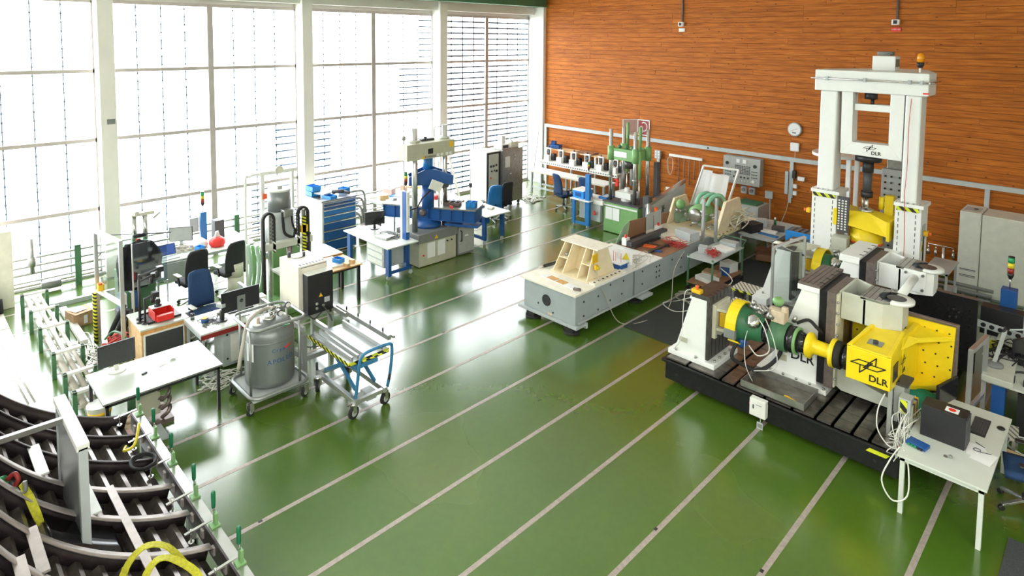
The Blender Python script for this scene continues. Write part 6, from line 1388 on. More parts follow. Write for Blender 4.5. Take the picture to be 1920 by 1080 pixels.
hoop = [(0, 0)] + [(x * .29 + .13 * cos(radians(a + b)), y * .29 + .13 * sin(radians(a + b))) for a, x, y in ((0, 1, 1), (90, -1, 1), (180, -1, -1), (270, 1, -1)) for b in (0, 22, 45, 68, 90)]
MB().tube([(DX + x, DY + y, 1.29) for x, y in hoop[1:]], .022, 10, close=True).build('top_hoop', 'panel_silver', t)
MB().tube([(DX + x * 1.08, DY + y * 1.08, .26) for x, y in hoop[1:]], .028, 10, close=True).build('base_hoop', 'panel_silver', t)
for x, y in ((-.42, -.29), (.29, -.42), (.42, .29), (-.29, .42)): MB().tube([(DX + x, DY + y, .26), (DX + x, DY + y, 1.29)], .02, 8).build('frame_post', 'panel_silver', t)
MB().box(DX - .44, DY - .44, .20, DX + .44, DY + .44, .245).build('base_plate', 'light_grey', t, bv=.02)
for x, y in ((.36, -.46), (.44, .36), (-.42, -.42), (-.38, .44)):
    d = Vector((cos(.5), sin(.5), 0)) * .018; c = Vector((DX + x, DY + y, .075)); w = MB().cyl(c - d, c + d, .075, 20).build('castor', 'rubber', t); MB().cyl(c - d * 1.15, c + d * 1.15, .04, 14).build('hub', 'light_grey', w)
    MB().bar(c + d * 1.6 + Vector((0, 0, -.01)), c + d * 1.6 + Vector((0, 0, .13)), .012, .06).bar(c - d * 1.6, c - d * 1.6 + Vector((0, 0, .13)), .012, .06).build('fork', 'bright_steel', t)
MB().tube(smooth_path([(DX + .0, DY + .1, 1.4), (DX + .1, DY - .15, 1.46), (DX + .15, DY - .38, 1.36), (DX + .26, DY - .52, 1.05), (DX + .30, DY - .60, .75)]), .026, 10).build('transfer_hose', 'hose', t)
# curved lettering: letters set one by one round the vessel
def curved(s, z, size, a0, m, nm, step):
    for i, ch in enumerate(s):
        if ch == ' ': continue
        a = radians(a0 + step * i); n_ = Vector((cos(a), sin(a), 0)); text(ch, size, plane_mx(Vector((DX, DY, z)) + n_ * .371, (-sin(a), cos(a), 0), (0, 0, 1)), nm, m, t)
curved('APOLLO', .70, .10, -24, 'deep_blue', 'lettering', 11)
curved('Cryo', .87, .08, -14, 'deep_blue', 'small_lettering', 8)
for k in range(5):
    a = radians(15 + k * 4); n_ = Vector((cos(a), sin(a), 0)); MB().cbox(Vector((DX, DY, .875 + .005 * k)) + n_ * .371, (.006, .026, .03 - .004 * k), a).build('red_mark', 'red', t)
for i in range(1):
    a = radians(-70); n_ = Vector((cos(a), sin(a), 0)); r_ = Vector((-sin(a), cos(a), 0)); c = Vector((DX, DY, 0)) + n_ * .378
    MB().add([tuple(c - r_ * .07 + Vector((0, 0, .72))), tuple(c + r_ * .07 + Vector((0, 0, .72))), tuple(c + r_ * .07 + Vector((0, 0, 1.0))), tuple(c - r_ * .07 + Vector((0, 0, 1.0)))], [(0, 1, 2, 3)]).build('data_label', 'paper', t, solid=.004)
MB().box(DX + .22, DY + .10, 1.185, DX + .30, DY + .2, 1.20).build('green_label', 'lamp_green', t)
# ================================================================ RED-EDGED DESK
t = desk('red_edge_desk', 'white desk with a dark red front edge, carrying the large monitor', -11.72, 3.5, -10.88, 4.78, .74, 'table_white', 'light_grey')
MB().box(.40, -.64, .64, .428, .64, .714).build('red_edge', 'dark_red', t, local=True); MB().box(-.42, -.648, .655, .42, -.63, .712).build('side_edge', 'light_grey', t, local=True)
t = thing('pedestal_cabinet', 'white pedestal cabinet with two round holes under the red-edged desk', 'cabinet', (-11.1, 4.0, 0))
MB().box(-11.35, 3.86, .03, -10.93, 4.5, .66).build('housing', 'light_grey', t, bv=.006); MB().box(-10.93, 3.98, .1, -10.90, 4.2, .58).build('side_box', 'pale_plastic', t)
for z in (.16, .58): MB().cyl((-10.93, 3.93, z), (-10.922, 3.93, z), .018, 10).build('hole', 'black', t)
monitor('large black monitor with hp badge on its silver stand, seen from behind', (-11.22, 4.28, .74), radians(-90), .66, .36, stand='hp')
t = thing('tape_dispenser', 'blue and yellow tape dispenser on the red-edged desk', 'tape dispenser', (-11.35, 3.72, .74)); MB().cyl((-11.35, 3.72, .74), (-11.35, 3.72, .80), .06, 20).build('base', 'deep_blue', t); MB().cyl((-11.35, 3.72, .80), (-11.35, 3.72, .82), .05, 20).build('tape_roll', 'warm_yellow', t)
t = thing('webcam_stand', 'black microscope camera stand on the red-edged desk', 'camera', (-11.2, 3.95, .74)); MB().cyl((-11.2, 3.95, .74), (-11.2, 3.95, .76), .09, 18).build('foot', 'black', t); MB().box(-11.24, 3.92, .76, -11.16, 3.98, .92).build('body', 'black', t, bv=.01); MB().cbox((-11.24, 3.95, 1.0), (.14, .07, .06), .4).build('head', 'light_grey', t)
t = thing('glass_jar', 'small glass jar at the near corner of the red-edged desk', 'jar', (-11.6, 3.6, .74)); MB().lathe([(.035, .74), (.038, .76), (.038, .84), (.03, .85)], (-11.6, 3.6, 0), 14).build('body', 'clear_sheet', t); MB().cyl((-11.6, 3.6, .74), (-11.6, 3.6, .78), .03, 12).build('contents', 'dark_grey', t)
t = thing('desk_mouse', 'dark computer mouse on the red-edged desk', 'mouse', (-11.5, 4.0, .74)); MB().ball((-11.5, 4.0, .757), .035, 12, .5).build('body', 'brown_steel', t)
rcable('desk_leads', 'thin black leads on the red-edged desk', 6, (-11.25, 3.85), (.2, .25), .742, .005, 'dark_grey', .02, 12)
book_stack_item('keyboard', 'keys', 'black keyboard under the large monitor', (-11.45, 4.35, .74), (.16, .44, .02), 0, 'keyboard')
book_stack_item('white_device', 'pale_plastic', 'white corrugated box at the far end of the red-edged desk', (-11.35, 4.68, .74), (.2, .16, .2), 0, 'device')
office_chair('chair_blue', 'blue office chair with high back at the red-edged desk', (-12.28, 4.08, 0), radians(97))
# ================================================================ WOODEN DRAWER UNIT
t = thing('wood_cabinet', 'light wooden cabinet with white top, holding the red bin', 'cabinet', (-12.2, 3.2, 0))
MB().box(-12.60, 2.86, .02, -11.80, 3.58, .70).build('housing', 'wood_light', t, bv=.004); MB().box(-12.64, 2.84, .70, -11.77, 3.60, .73).build('top', 'table_white', t, bv=.003)
MB().box(-11.80, 2.84, .64, -11.765, 3.60, .70).build('front_rail', 'wood_edge', t)
monitor_ = thing('dark_display', 'dark flat display leaning against the front of the wooden cabinet', 'display', (-11.72, 3.2, 0))
MB().box(-11.76, 2.88, .14, -11.72, 3.50, .64).build('casing', 'pale_plastic', monitor_); MB().box(-11.72, 2.90, .16, -11.715, 3.48, .625).build('screen', 'felt_grey', monitor_); MB().box(-11.79, 3.05, 0, -11.68, 3.3, .14).build('foot', 'black', monitor_)
t = thing('black_tray', 'black tray under the red bin on the wooden cabinet', 'tray', (-12.1, 3.2, .73)); MB().box(-12.4, 3.0, .73, -11.92, 3.52, .75).build('plate', 'black', t); MB().box(-12.4, 3.0, .75, -12.38, 3.52, .77).box(-11.94, 3.0, .75, -11.92, 3.52, .77).build('edge', 'black', t)
t = bin_box('red_bin', 'red', 'bright red open-fronted bin on the wooden cabinet', (-12.1, 3.25, .75), (.30, .38, .16), radians(90), 1, open_front=True)
MB().box(-.15, .0, .16, .15, .16, .175).build('white_lid', 'paper', t, local=True); MB().box(-.13, -.26, .01, .13, -.19, .11).build('front_pocket', 'red', t, local=True)
t = thing('camera_ball', 'black ball camera on the white lid of the red bin', 'camera', (-12.15, 3.25, .925)); MB().lathe([(.06, 0), (.06, .02), (.03, .03), (.045, .06), (.04, .12), (.02, .13)], (-12.17, 3.22, .925), 14).build('body', 'black', t)
for k, (x, y, h) in enumerate(((-12.12, 2.93, .85), (-12.28, 2.96, .70), (-12.02, 2.98, .45))):
    t = thing('camera_stand', ('tallest black camera stand at the left edge of the wooden cabinet', 'middle black camera stand on the wooden cabinet', 'shortest black camera stand beside the red bin')[k], 'stand', (x, y, .73))
    MB().cyl((x, y, .73), (x, y, .73 + h), .018, 8).build('pole', 'black', t); MB().lathe([(.06, 0), (.06, .015), (.03, .03)], (x, y, .73), 12).build('foot', 'black', t)
    MB().cyl((x, y, .70 + h), (x - .05, y + .32 - .08 * k, .74 + h), .022, 8).build('arm', 'dark_grey', t); MB().cbox((x - .06, y + .34 - .08 * k, .73 + h), (.1, .1, .09)).cyl((x - .06, y + .3 - .08 * k, .60 + h), (x - .06, y + .3 - .08 * k, .7 + h), .035, 10).build('head', 'black', t)
# ================================================================ WINDOW DESK
desk('window_desk', 'long white desk by the window with laptop, monitor and red bag', -16.3, 3.95, -15.0, 6.1, .74, 'table_white', 'light_grey')
solo(MB().box(-14.99, 4.1, .30, -14.96, 4.7, .70), 'perforated_board', 'light_grey', 'perforated grey modesty panel at the front of the window desk', 'panel')
t = thing('laptop', 'open laptop with a bright blue screen on the window desk', 'laptop', (-15.3, 4.3, .74))
MB().cbox((-15.22, 4.28, .75), (.26, .36, .018), .1).build('base', 'light_grey', t); MB().box(-.012, -.18, 0, .0, .18, .25, Matrix.Translation((-15.38, 4.30, .76)) @ Matrix.Rotation(.1, 4, 'Z') @ Matrix.Rotation(-.25, 4, 'Y')).build('lid', 'dark_grey', t)
MB().box(.001, -.165, .015, .003, .165, .235, Matrix.Translation((-15.38, 4.30, .76)) @ Matrix.Rotation(.1, 4, 'Z') @ Matrix.Rotation(-.25, 4, 'Y')).build('screen', 'screen_blue', t)
monitor('grey monitor with brownish screen at the window side of the window desk', (-15.95, 4.75, .74), radians(60), .5, .34, scr='panel_grey', stand='light_grey')
solo(MB().box(-16.15, 5.5, .74, -15.9, 5.72, 1.18), 'computer_case', 'dark_grey', 'dark computer case on the window desk behind the blue post', 'computer', bv=.006)
t = thing('blue_lamp_post', 'blue upright box carrying a signal lamp on the window desk', 'post', (-16.1, 5.3, .74)); MB().box(-16.15, 5.22, .74, -16.02, 5.36, 1.42).build('post', 'mid_blue', t, bv=.006); MB().box(-16.2, 5.0, .95, -16.1, 5.2, 1.3).build('side_box', 'light_grey', t, bv=.005)
stack_light('green-red signal lamp standing on the blue box by the window', (-16.08, 5.29, 1.42), 1.2)
t = thing('red_bag', 'bright red plastic bag with white tied top on the window desk', 'bag', (-15.4, 5.35, .74))
MB().lathe([(.14, 0), (.18, .06), (.17, .16), (.10, .22)], (-15.35, 5.35, .74), 10).build('bag', 'red', t); MB().prism([(5.3, .94), (5.42, .94), (5.38, 1.1), (5.32, 1.08)], 'x', -15.38, -15.33).build('tied_top', 'paper', t)
t = thing('white_bag', 'crumpled white plastic bag left of the red bag', 'bag', (-15.55, 5.05, .74)); MB().lathe([(.12, 0), (.17, .05), (.12, .15), (.03, .22)], (-15.55, 5.05, .74), 9).build('bag', 'paper', t)
bin_box('blue_bin', 'bin_blue', 'small blue bin before the white bag on the window desk', (-15.3, 4.95, .74), (.16, .14, .1), .3, 1)
rcable('desk_cables', 'tangle of cables in the middle of the window desk', 12, (-15.6, 4.75), (.25, .3), .742, .008, 'hose', .06, 44)
office_chair('chair_black', 'black-backed office chair at the window desk, nearer one', (-14.15, 4.40, 0), radians(-83))
office_chair('chair_black', 'black-backed office chair at the window desk, farther one', (-14.15, 5.18, 0), radians(-80))
book_stack_item('white_carton', 'paper', 'white open carton on the floor between the wooden cabinet and blue chair', (-12.75, 3.75, 0), (.4, .35, .5), .1, 'carton')
# ================================================================ SMALL GREEN PRESS, JACKET, GUARD
t = thing('small_green_press', 'small green press with twin silver columns behind the hanging jacket', 'press', (-14.6, 3.6, 0))
MB().box(-14.85, 3.15, 0, -14.25, 3.75, .9).build('base', 'frame_green', t, bv=.01); MB().box(-14.8, 3.25, .9, -14.4, 3.72, 1.45).build('body', 'frame_green', t, bv=.02)
for y in (3.50, 3.70): MB().cyl((-14.7, y, 1.3), (-14.7, y, 1.96), .05, 14).build('column', 'bright_steel', t)
MB().cbox((-14.7, 3.66, 1.98), (.12, .42, .07)).cbox((-14.65, 3.5, 2.02), (.15, .1, .08), .5).build('crosshead', 'ivory', t, bv=.01); MB().tube([(-14.68, 3.85, 1.85), (-14.68, 3.98, 1.95)], .02, 8).build('lever', 'steel', t)
MB().tube([(-14.9, 3.1, 1.6), (-14.4, 4.1, 1.55)], .012, 6).build('hang_rod', 'dark_grey', t)
jk = MB(); g = []
for j in range(11):
    z = 1.66 - j * .10; row = []
    for i in range(13):
        u = i / 12; wy = (.15 + .25 * min(1, j / 3.5)) ; yy = 3.42 + (u - .5) * 2 * wy + (.03 if j > 4 else 0); xx = -14.10 + .10 * sin(u * pi) + .03 * sin(u * 14 + j * .4) - (.02 * j if u > .6 else 0)
        row.append((xx, yy, z - (.12 * abs(u - .5) * 2 if j == 0 else 0)))
    g.append(row)
t = thing('black_jacket', 'black jacket hanging over the small green press', 'jacket', (-14.1, 3.42, .66))
jk.sheet(g); jk.build('body', 'jacket', t, solid=.05)
MB().tube(smooth_path([(-14.06, 3.18, 1.52), (-14.0, 3.08, 1.25), (-13.98, 3.10, .9)]), .075, 10).build('sleeve', 'jacket', t); MB().tube(smooth_path([(-14.1, 3.36, 1.70), (-14.02, 3.45, 1.72), (-14.1, 3.54, 1.70)]), .04, 8).build('collar', 'jacket', t)
MB().box(-14.03, 3.36, 1.60, -14.01, 3.44, 1.66).build('red_label', 'red', t)
t = thing('binder_row', 'blue and white binders standing at the foot of the small green press', 'binders', (-14.0, 3.2, 0))
for k in range(5): MB().box(-14.15, 3.05 + k * .06, .3, -13.95, 3.10 + k * .06, .62).build('binder', ('deep_blue', 'paper', 'frame_green', 'paper', 'deep_blue')[k], t)
MB().box(-14.2, 3.0, 0, -13.9, 3.4, .3).build('box', 'dark_grey', t)
t = thing('guard_screen', 'aluminium guard frame with clear panes and striped pole left of the jacket', 'guard', (-13.6, 2.7, 0))
GA, GB = (-13.65, 2.62), (-12.60, 2.78)
for p, z0 in ((GA, 0), (GB, 0)): MB().box(p[0] - .03, p[1] - .03, z0, p[0] + .03, p[1] + .03, 2.1).build('post', 'aluminium', t)
for z in (2.07, .95): MB().bar((GA[0], GA[1], z), (GB[0], GB[1], z), .06).build('rail', 'machine_white', t)
MB().add([(GA[0] + .03, GA[1], .98), (GB[0] - .03, GB[1], .98), (GB[0] - .03, GB[1], 2.04), (GA[0] + .03, GA[1], 2.04)], [(0, 1, 2, 3)]).build('clear_pane', 'clear_sheet', t, solid=.006)
MB().cyl((GA[0] + .1, GA[1] - .07, 0), (GA[0] + .1, GA[1] - .07, .95), .035, 10).build('striped_pole', 'tape', t)
t = thing('emergency_button', 'orange button on yellow box at the guard frame beside the carton', 'switch', (-13.5, 2.7, 1.0)); MB().box(-13.50, 2.58, 1.0, -13.38, 2.68, 1.12).build('housing', 'warm_yellow', t, bv=.01); MB().cyl((-13.40, 2.62, 1.12), (-13.40, 2.62, 1.16), .035, 12).build('knob', 'orange_red', t)
t = thing('clear_screen', 'clear acrylic screen standing in front of the jacket', 'screen', (-13.4, 3.4, 0)); MB().add([(-13.3, 3.12, .95), (-13.3, 3.70, .95), (-13.3, 3.70, 1.78), (-13.3, 3.12, 1.78)], [(0, 1, 2, 3)]).build('sheet', 'smoky_sheet', t, solid=.008)
for y in (3.12, 3.70): MB().box(-13.32, y - .01, 0, -13.29, y + .01, 1.78 if y < 3.5 else .95).build('edge_post', 'aluminium', t)
t = thing('black_tubes', 'thick black hoses leaning between the guard frame and wooden cabinet', 'hoses', (-12.9, 2.9, 0))
for k in range(5): MB().tube(smooth_path([(-13.5 + .16 * k, 2.75 + .06 * k, 0.05), (-13.35 + .14 * k, 2.82 + .05 * k, .35), (-13.25 + .12 * k, 2.95 + .03 * k, .68 - .05 * k)]), .045, 8).build('hose', 'rubber', t)
rcable('red_green_leads', 'red and green leads in a heap behind the small monitor', 8, (-12.9, 2.75), (.25, .2), .01, .014, 'cable_red', .3, 15)
cable('green_lead', [(-13.1, 2.6, .2), (-12.9, 2.7, .38), (-12.6, 2.8, .36), (-12.4, 2.85, .2)], .02, 'dark_green', 'green hose arching behind the small monitor')
# carton and floor cables
t = thing('cardboard_box', 'brown cardboard box with torn white label on its lid, on the floor by the pipes', 'box', (-14.75, 2.55, 0))
MB().cbox((-14.75, 2.52, .125), (.42, .36, .25), .15).build('body', 'cardboard', t); MB().cbox((-14.62, 2.50, .27), (.3, .3, .012), .3).build('flap', 'cardboard', t); MB().cbox((-14.70, 2.48, .29), (.26, .22, .006), .35).build('torn_label', 'paper', t)
MB().cbox((-14.53, 2.58, .12), (.012, .06, .16), .15).build('tape', 'paper', t)
rcable('white_cables', 'white cables sprawling over the floor behind the left desk', 9, (-13.2, 2.3), (.9, .22), .002, .010, 'cable_white', .04, 17)
cable('long_lead', [(-15.6, 2.9, .012), (-15.2, 2.9, .5), (-15.0, 2.85, 1.0), (-14.95, 2.95, 1.25)], .012, 'dark_grey', 'dark lead curving upward with a red tip by the window pipes')
rcable('desk_floor_cables', 'bundle of pale cables on the floor under the red-edged desk', 9, (-10.6, 3.75), (.35, .4), .002, .008, 'cable_white', .06, 19)
# ================================================================ WINDOW PIPES
t = thing('heating_pipes', 'row of parallel heating pipes running along the foot of the window wall', 'pipework', (-17.1, 6, 0))
for z, r_ in ((.80, .025), (.62, .025), (.46, .03), (.28, .02), (.12, .045)): MB().cyl((-17.1, -6, z), (-17.1, 12.5, z), r_, 10).build('pipe', 'steel', t)
for y in (2.93, 6.46, 9.9): MB().box(-17.16, y - .06, 0, -17.04, y + .06, .92).build('bracket', 'frame_green', t)
MB().cyl((-17.05, 2.10, .46), (-17.05, 2.10, 1.25), .045, 12).cyl((-17.05, 2.1, .62), (-17.05, 2.1, .85), .075, 12).build('valve_stem', 'steel', t)
MB().cyl((-17.1, 2.25, .12), (-17.1, 2.6, .12), .085, 14).build('valve_body', 'mid_grey', t)
MB().box(-16.0, 2.2, 0, -15.9, 7.0, .09).build('kerb', 'light_grey', t)
# green pipe posts
p0 = thing('pipe_post', 'x', 'pipe support', (0, 0, 0), 'green pipe supports in a row beside the left desk')
MB().box(-.06, -.24, 0, .02, -.18, .44).build('upright', 'frame_green', p0, bv=.003); MB().box(-.06, .16, 0, .02, .22, .44).build('upright', 'frame_green', p0, bv=.003)
MB().box(-.06, -.24, .40, .02, .22, .44).build('top_bar', 'pale_plastic', p0); MB().box(-.05, -.2, .16, .01, .18, .20).build('cross_bar', 'pale_plastic', p0)
nm = ('first', 'second', 'third', 'fourth', 'fifth', 'sixth')
for i, x in enumerate((-15.85, -14.80, -13.82, -12.56, -11.64, -10.95)):
    lb = nm[i] + ' green pipe support counted from the window'
    if i == 0: p0['label'] = lb; place(p0, (x, 1.98, 0))
    else: copy_thing(p0, (x, 1.98, 0), 0, lb)
t = thing('floor_pipes', 'pale pipes laid through the row of green supports', 'pipework', (-13.5, 1.95, 0))
for y, z, r_ in ((1.86, .26, .045), (1.98, .25, .04), (2.08, .27, .03)): MB().cyl((-16.1, y, z), (-10.8, y, z), r_, 12).build('pipe', 'hose', t)
solo(MB().box(-15.6, 2.32, .02, -13.6, 2.44, .09), 'cable_duct', 'pale_plastic', 'long pale duct lying behind the green pipe supports', 'duct')
mat('pale_board', (.80, .74, .68), .5)
for i, (x0, y0, x1, y1) in enumerate(((-15.3, -.6, -12.9, 1.50), (-12.88, -.6, -10.6, 1.50), (-17.2, -.6, -15.35, 1.5))):
    tag(MB().box(x0, y0, .003, x1, y1, .022).build('floor_board', 'pale_board'), ('pale board covering the floor left of the pipe supports, middle one', 'pale board covering the floor behind the fuselage shell', 'pale board covering the floor next to the window wall')[i], 'board')
for i, y in enumerate((1.22, 1.30)): solo(MB().cyl((-14.6, y, .035), (-11.9, y + .12, .035), .012, 8), 'thin_rod', 'steel', ('left', 'right')[i] + ' of two thin rods lying on the pale boards', 'rod', group='thin rods on the boards')
t = thing('hand_cart', 'corner of a grey cart with a black wheel at the left edge', 'cart', (-16.3, 1.3, 0)); MB().box(-16.48, .6, .15, -16.0, 1.38, .5).build('body', 'light_grey', t); MB().cyl((-16.3, 1.42, .15), (-16.3, 1.50, .15), .15, 18).build('wheel', 'rubber', t); MB().box(-16.02, 1.34, .05, -15.96, 1.4, 1.5).build('post', 'pale_plastic', t)
solo(MB().box(-16.9, .9, 0, -16.5, 1.72, 1.62), 'white_cabinet', 'cream_paint', 'plain white cabinet at the left edge before the window', 'cabinet', bv=.01)
# ================================================================ LEFT DESK
desk('long_white_desk', 'long white desk with black legs and edge at the lower left', -10.78, 1.88, -9.72, 3.42, .72, 'table_white', 'black', edge='mid_grey')
t = monitor('small dark monitor with white base on the long white desk', (-10.6, 2.24, .72), radians(92), .48, .33, stand='pale_plastic', scr='felt_grey')
t = thing('bent_bracket', 'thin bent metal bracket lying on the long white desk', 'bracket', (-10.35, 2.95, .72)); MB().bar((-10.30, 2.72, .725), (-10.38, 2.92, .75), .02, .006).bar((-10.38, 2.92, .75), (-10.28, 3.12, .73), .02, .006).build('strip', 'bright_steel', t); MB().cbox((-10.42, 2.93, .735), (.06, .08, .03)).build('block', 'pale_plastic', t)
solo(MB().cbox((-10.22, 2.50, .73), (.03, .07, .02), .4), 'black_clip', 'black', 'small black clip on the long white desk', 'clip')
t = thing('plastic_bucket', 'white plastic bucket with yellow band under the long white desk', 'bucket', (-10.55, 2.0, 0)); MB().lathe([(.12, .0), (.155, .30), (.16, .31)], (-10.58, 2.0, 0), 24).build('body', 'pale_plastic', t); MB().lathe([(.1445, .18), (.152, .245)], (-10.58, 2.0, 0), 24).build('yellow_band', 'warm_yellow', t); MB().cyl((-10.58, 2.0, .31), (-10.58, 2.0, .325), .165, 24).build('lid', 'paper', t)
t = thing('hydraulic_unit', 'hydraulic unit with grey-green block and curved steel pipes under the long white desk', 'hydraulic unit', (-10.15, 2.55, 0))
MB().box(-10.16, 2.36, .12, -10.08, 2.66, .52).build('block', 'beige_paint', t, bv=.006); MB().box(-10.5, 2.3, .0, -9.95, 2.8, .06).build('base', 'brown_steel', t)
MB().cyl((-10.5, 2.45, .06), (-10.5, 2.45, .45), .12, 18).build('green_tank', 'frame_green', t)
for k in range(3): MB().tube(smooth_path([(-10.12, 2.62, .46 - .13 * k), (-10.0, 2.75, .50 - .13 * k), (-9.93, 2.72, .44 - .13 * k), (-10.02, 2.66, .34 - .13 * k)]), .028, 8).build('steel_pipe', 'brown_steel', t)
vb = MB(); rr = random.Random(9)
for k in range(8): vb.cyl((-10.0 + rr.uniform(-.12, .1), 2.2 + rr.uniform(-.1, .15), .1 + rr.uniform(0, .25)), (-9.9 + rr.uniform(-.12, .1), 2.3 + rr.uniform(-.1, .1), .1 + rr.uniform(0, .25)), .03, 8)
vb.build('brass_valves', 'ply', t)
solo(MB().box(-9.95, 2.3, .0, -9.55, 2.62, .03), 'ribbed_plate', 'light_grey', 'grey ribbed plate on the floor at the end of the fuselage shell', 'plate')
solo(MB().box(-10.4, 2.05, 0, -9.8, 2.28, .03), 'pink_plate', 'pink', 'pinkish plate on the floor beside the hydraulic unit', 'plate')
rcable('black_leads', 'black leads tangled under the long white desk', 8, (-10.35, 2.2), (.2, .2), .03, .01, 'rubber', .1, 55)
# ================================================================ FUSELAGE SHELL
CYc, CZc, RR = 2.91, 3.28, 2.80
TH0 = atan2(.60 - CZc, 2.09 - CYc); TH1 = atan2(2.45 - CZc, .30 - CYc) - 2 * pi if atan2(2.45 - CZc, .30 - CYc) > 0 else atan2(2.45 - CZc, .30 - CYc)
def S_(th, r): return (CYc + r * cos(th), CZc + r * sin(th))
t = thing('fuselage_shell', 'dark curved aircraft fuselage section with frames and corrugated stringers, lying open on a cradle', 'fuselage section', (-7.4, 1.5, 0))
NA = 26
def arc_band(x0, x1, r0, r1, a0=None, a1=None, n=NA):
    a0 = TH0 if a0 is None else a0; a1 = TH1 if a1 is None else a1; mb = MB()
    P = []
    for i in range(n + 1):
        th = a0 + (a1 - a0) * i / n; (ya, za), (yb, zb_) = S_(th, r0), S_(th, r1); P.append([(x0, ya, za), (x1, ya, za), (x1, yb, zb_), (x0, yb, zb_)])
    o = 0; vs_ = [p for q in P for p in q]; fs = [(0, 1, 2, 3), tuple(4 * n + k for k in (3, 2, 1, 0))]
    for i in range(n):
        for k in range(4): fs.append((4 * i + k, 4 * i + (k + 1) % 4, 4 * i + 4 + (k + 1) % 4, 4 * i + 4 + k))
    mb.add(vs_, fs); mb.sm = [True] * len(mb.sm); mb.sm[0] = mb.sm[1] = False
    return mb
SK = RR + .15
arc_band(-9.45, -5.0, SK, SK + .012).build('skin', 'skin_metal', t)
FX = (-8.90, -8.25, -7.63, -7.06, -6.42, -5.80, -5.2)
thy = lambda y: TH0 + (y - 2.09) / (.30 - 2.09) * (TH1 - TH0)
def th_of(y, r=RR): return -math.acos((y - CYc) / r) if True else 0
A15 = th_of(1.50)
for i, x in enumerate(FX):
    f = arc_band(x - .012, x + .012, RR + .01, SK).build('frame_web', 'plum_metal', t)
    arc_band(x - .012, x + (.035 if i < 2 else .085), RR, RR + .012).build('frame_flange', 'rim_metal' if i > 1 else 'plum_metal', f)
arc_band(-9.47, -9.42, RR + .0, SK + .012).build('end_frame', 'plum_metal', t)
# hat stringers between frames
xs_ = [-9.42] + list(FX)
NS = 12
for b_ in range(len(xs_) - 1):
    xa, xb2 = xs_[b_] + .06, xs_[b_ + 1] - .05
    for k in range(NS):
        th = TH0 + (TH1 - TH0) * (k + .7) / NS * .93
        w = .062 / SK; mb = MB(); vs_ = []
        for x in (xa, xb2):
            for (dth, r) in ((-w, SK), (-w * .42, SK - .07), (w * .38, SK - .07), (w, SK)): y, z = S_(th + dth, r); vs_.append((x, y, z))
        mb.add(vs_, [(0, 1, 2, 3), (7, 6, 5, 4), (0, 4, 5, 1), (1, 5, 6, 2), (2, 6, 7, 3)]); mb.build('stringer', 'skin_metal', t)
# longitudinal beams
def lbeam(x0, x1, y, w=.07, m='rim_metal'):
    th = th_of(y); yy, zz = S_(th, RR)
    b = MB().prism([(yy - w / 2, zz - .0), (yy + w / 2, zz - .0), (yy + w / 2, zz + .02), (yy - w / 2, zz + .02)], 'x', x0, x1).build('beam_cap', m, t)
    MB().box(x0, yy - .012, zz - .14, x1, yy + .012, zz).build('beam_web', 'plum_metal', t)
lbeam(-7.06, -5.1, 1.50); lbeam(-7.63, -7.06, 1.50); lbeam(-7.63, -7.06, 1.27, .10, 'white_paint'); lbeam(-8.25, -7.63, .95, .10, 'white_paint'); lbeam(-6.42, -5.8, .70, .08, 'rim_metal'); lbeam(-5.8, -5.1, .55, .08, 'rim_metal')
arc_band(-7.0, -6.45, SK - .09, SK - .075, th_of(1.42), th_of(.9)).build('dark_opening', 'black_gloss', t)  # black sheet over the skin, painted dark for the shade in the door cutout
# long edge with rail
MB().box(-9.4, 2.12, .42, -5.0, 2.14, .64).build('edge_web', 'plum_metal', t)
MB().box(-9.4, 2.14, .60, -5.0, 2.22, .64).box(-9.4, 2.22, .5, -5.0, 2.235, .64).build('edge_rail', 'bright_steel', t)
for k in range(14): MB().box(-9.2 + k * .31, 2.10, .50, -9.14 + k * .31, 2.12, .58).build('edge_clip', 'rim_metal', t)
# cradle
for x in (-9.1, -7.3, -5.5): 
    MB().box(x - .04, .55, 0, x + .04, 2.25, .08).box(x - .04, 2.15, 0, x + .04, 2.23, .52).box(x - .04, .55, 0, x + .04, .63, 1.45).build('cradle', 'mid_grey', t)
# toggle clamps with green handles
c0 = thing('toggle_clamp', 'x', 'clamp', (0, 0, 0), 'green-handled toggle clamps along the fuselage edge')
MB().box(-.05, -.02, 0, .05, .07, .02).box(-.035, .02, .02, .035, .05, .14).build('bracket', 'press_green', c0, bv=.004)
MB().cyl((0, .03, .12), (0, .02, .22), .010, 8).build('stem', 'bright_steel', c0)
MB().lathe([(.016, .20), (.020, .22), (.022, .36), (.015, .38)], (0, .02, 0), 10).build('grip', 'clamp_green', c0, label='dark green grip')
MB().bar((0, .0, .08), (0, -.26, .06), .03, .015).cyl((0, -.2, -.04), (0, -.2, .09), .010, 8).cyl((0, -.2, -.06), (0, -.2, -.04), .03, 12).build('hold_arm', 'bright_steel', c0)
for i, x in enumerate((-9.30, -8.62, -7.93, -7.16, -6.58, -5.92)):
    lb = ('farthest', 'second farthest', 'third farthest', 'third nearest', 'second nearest', 'nearest')[i] + ' green-handled clamp on the fuselage edge'
    if i == 0: c0['label'] = lb; place(c0, (x, 2.17, .64))
    else: copy_thing(c0, (x, 2.17, .64), 0, lb)
cable('ring_cable', coil(-8.05, 1.93, .17, .72, 2.2, .04), .016, 'rubber', 'black coiled cable lying over the fuselage frames', n=2)
cable('yellow_tip_cable', [(-8.7, 1.9, .62), (-8.55, 1.85, .66), (-8.5, 1.95, .72), (-8.7, 2.05, .85)], .018, 'lamp_yellow', 'black and yellow cable end at the far end of the fuselage')
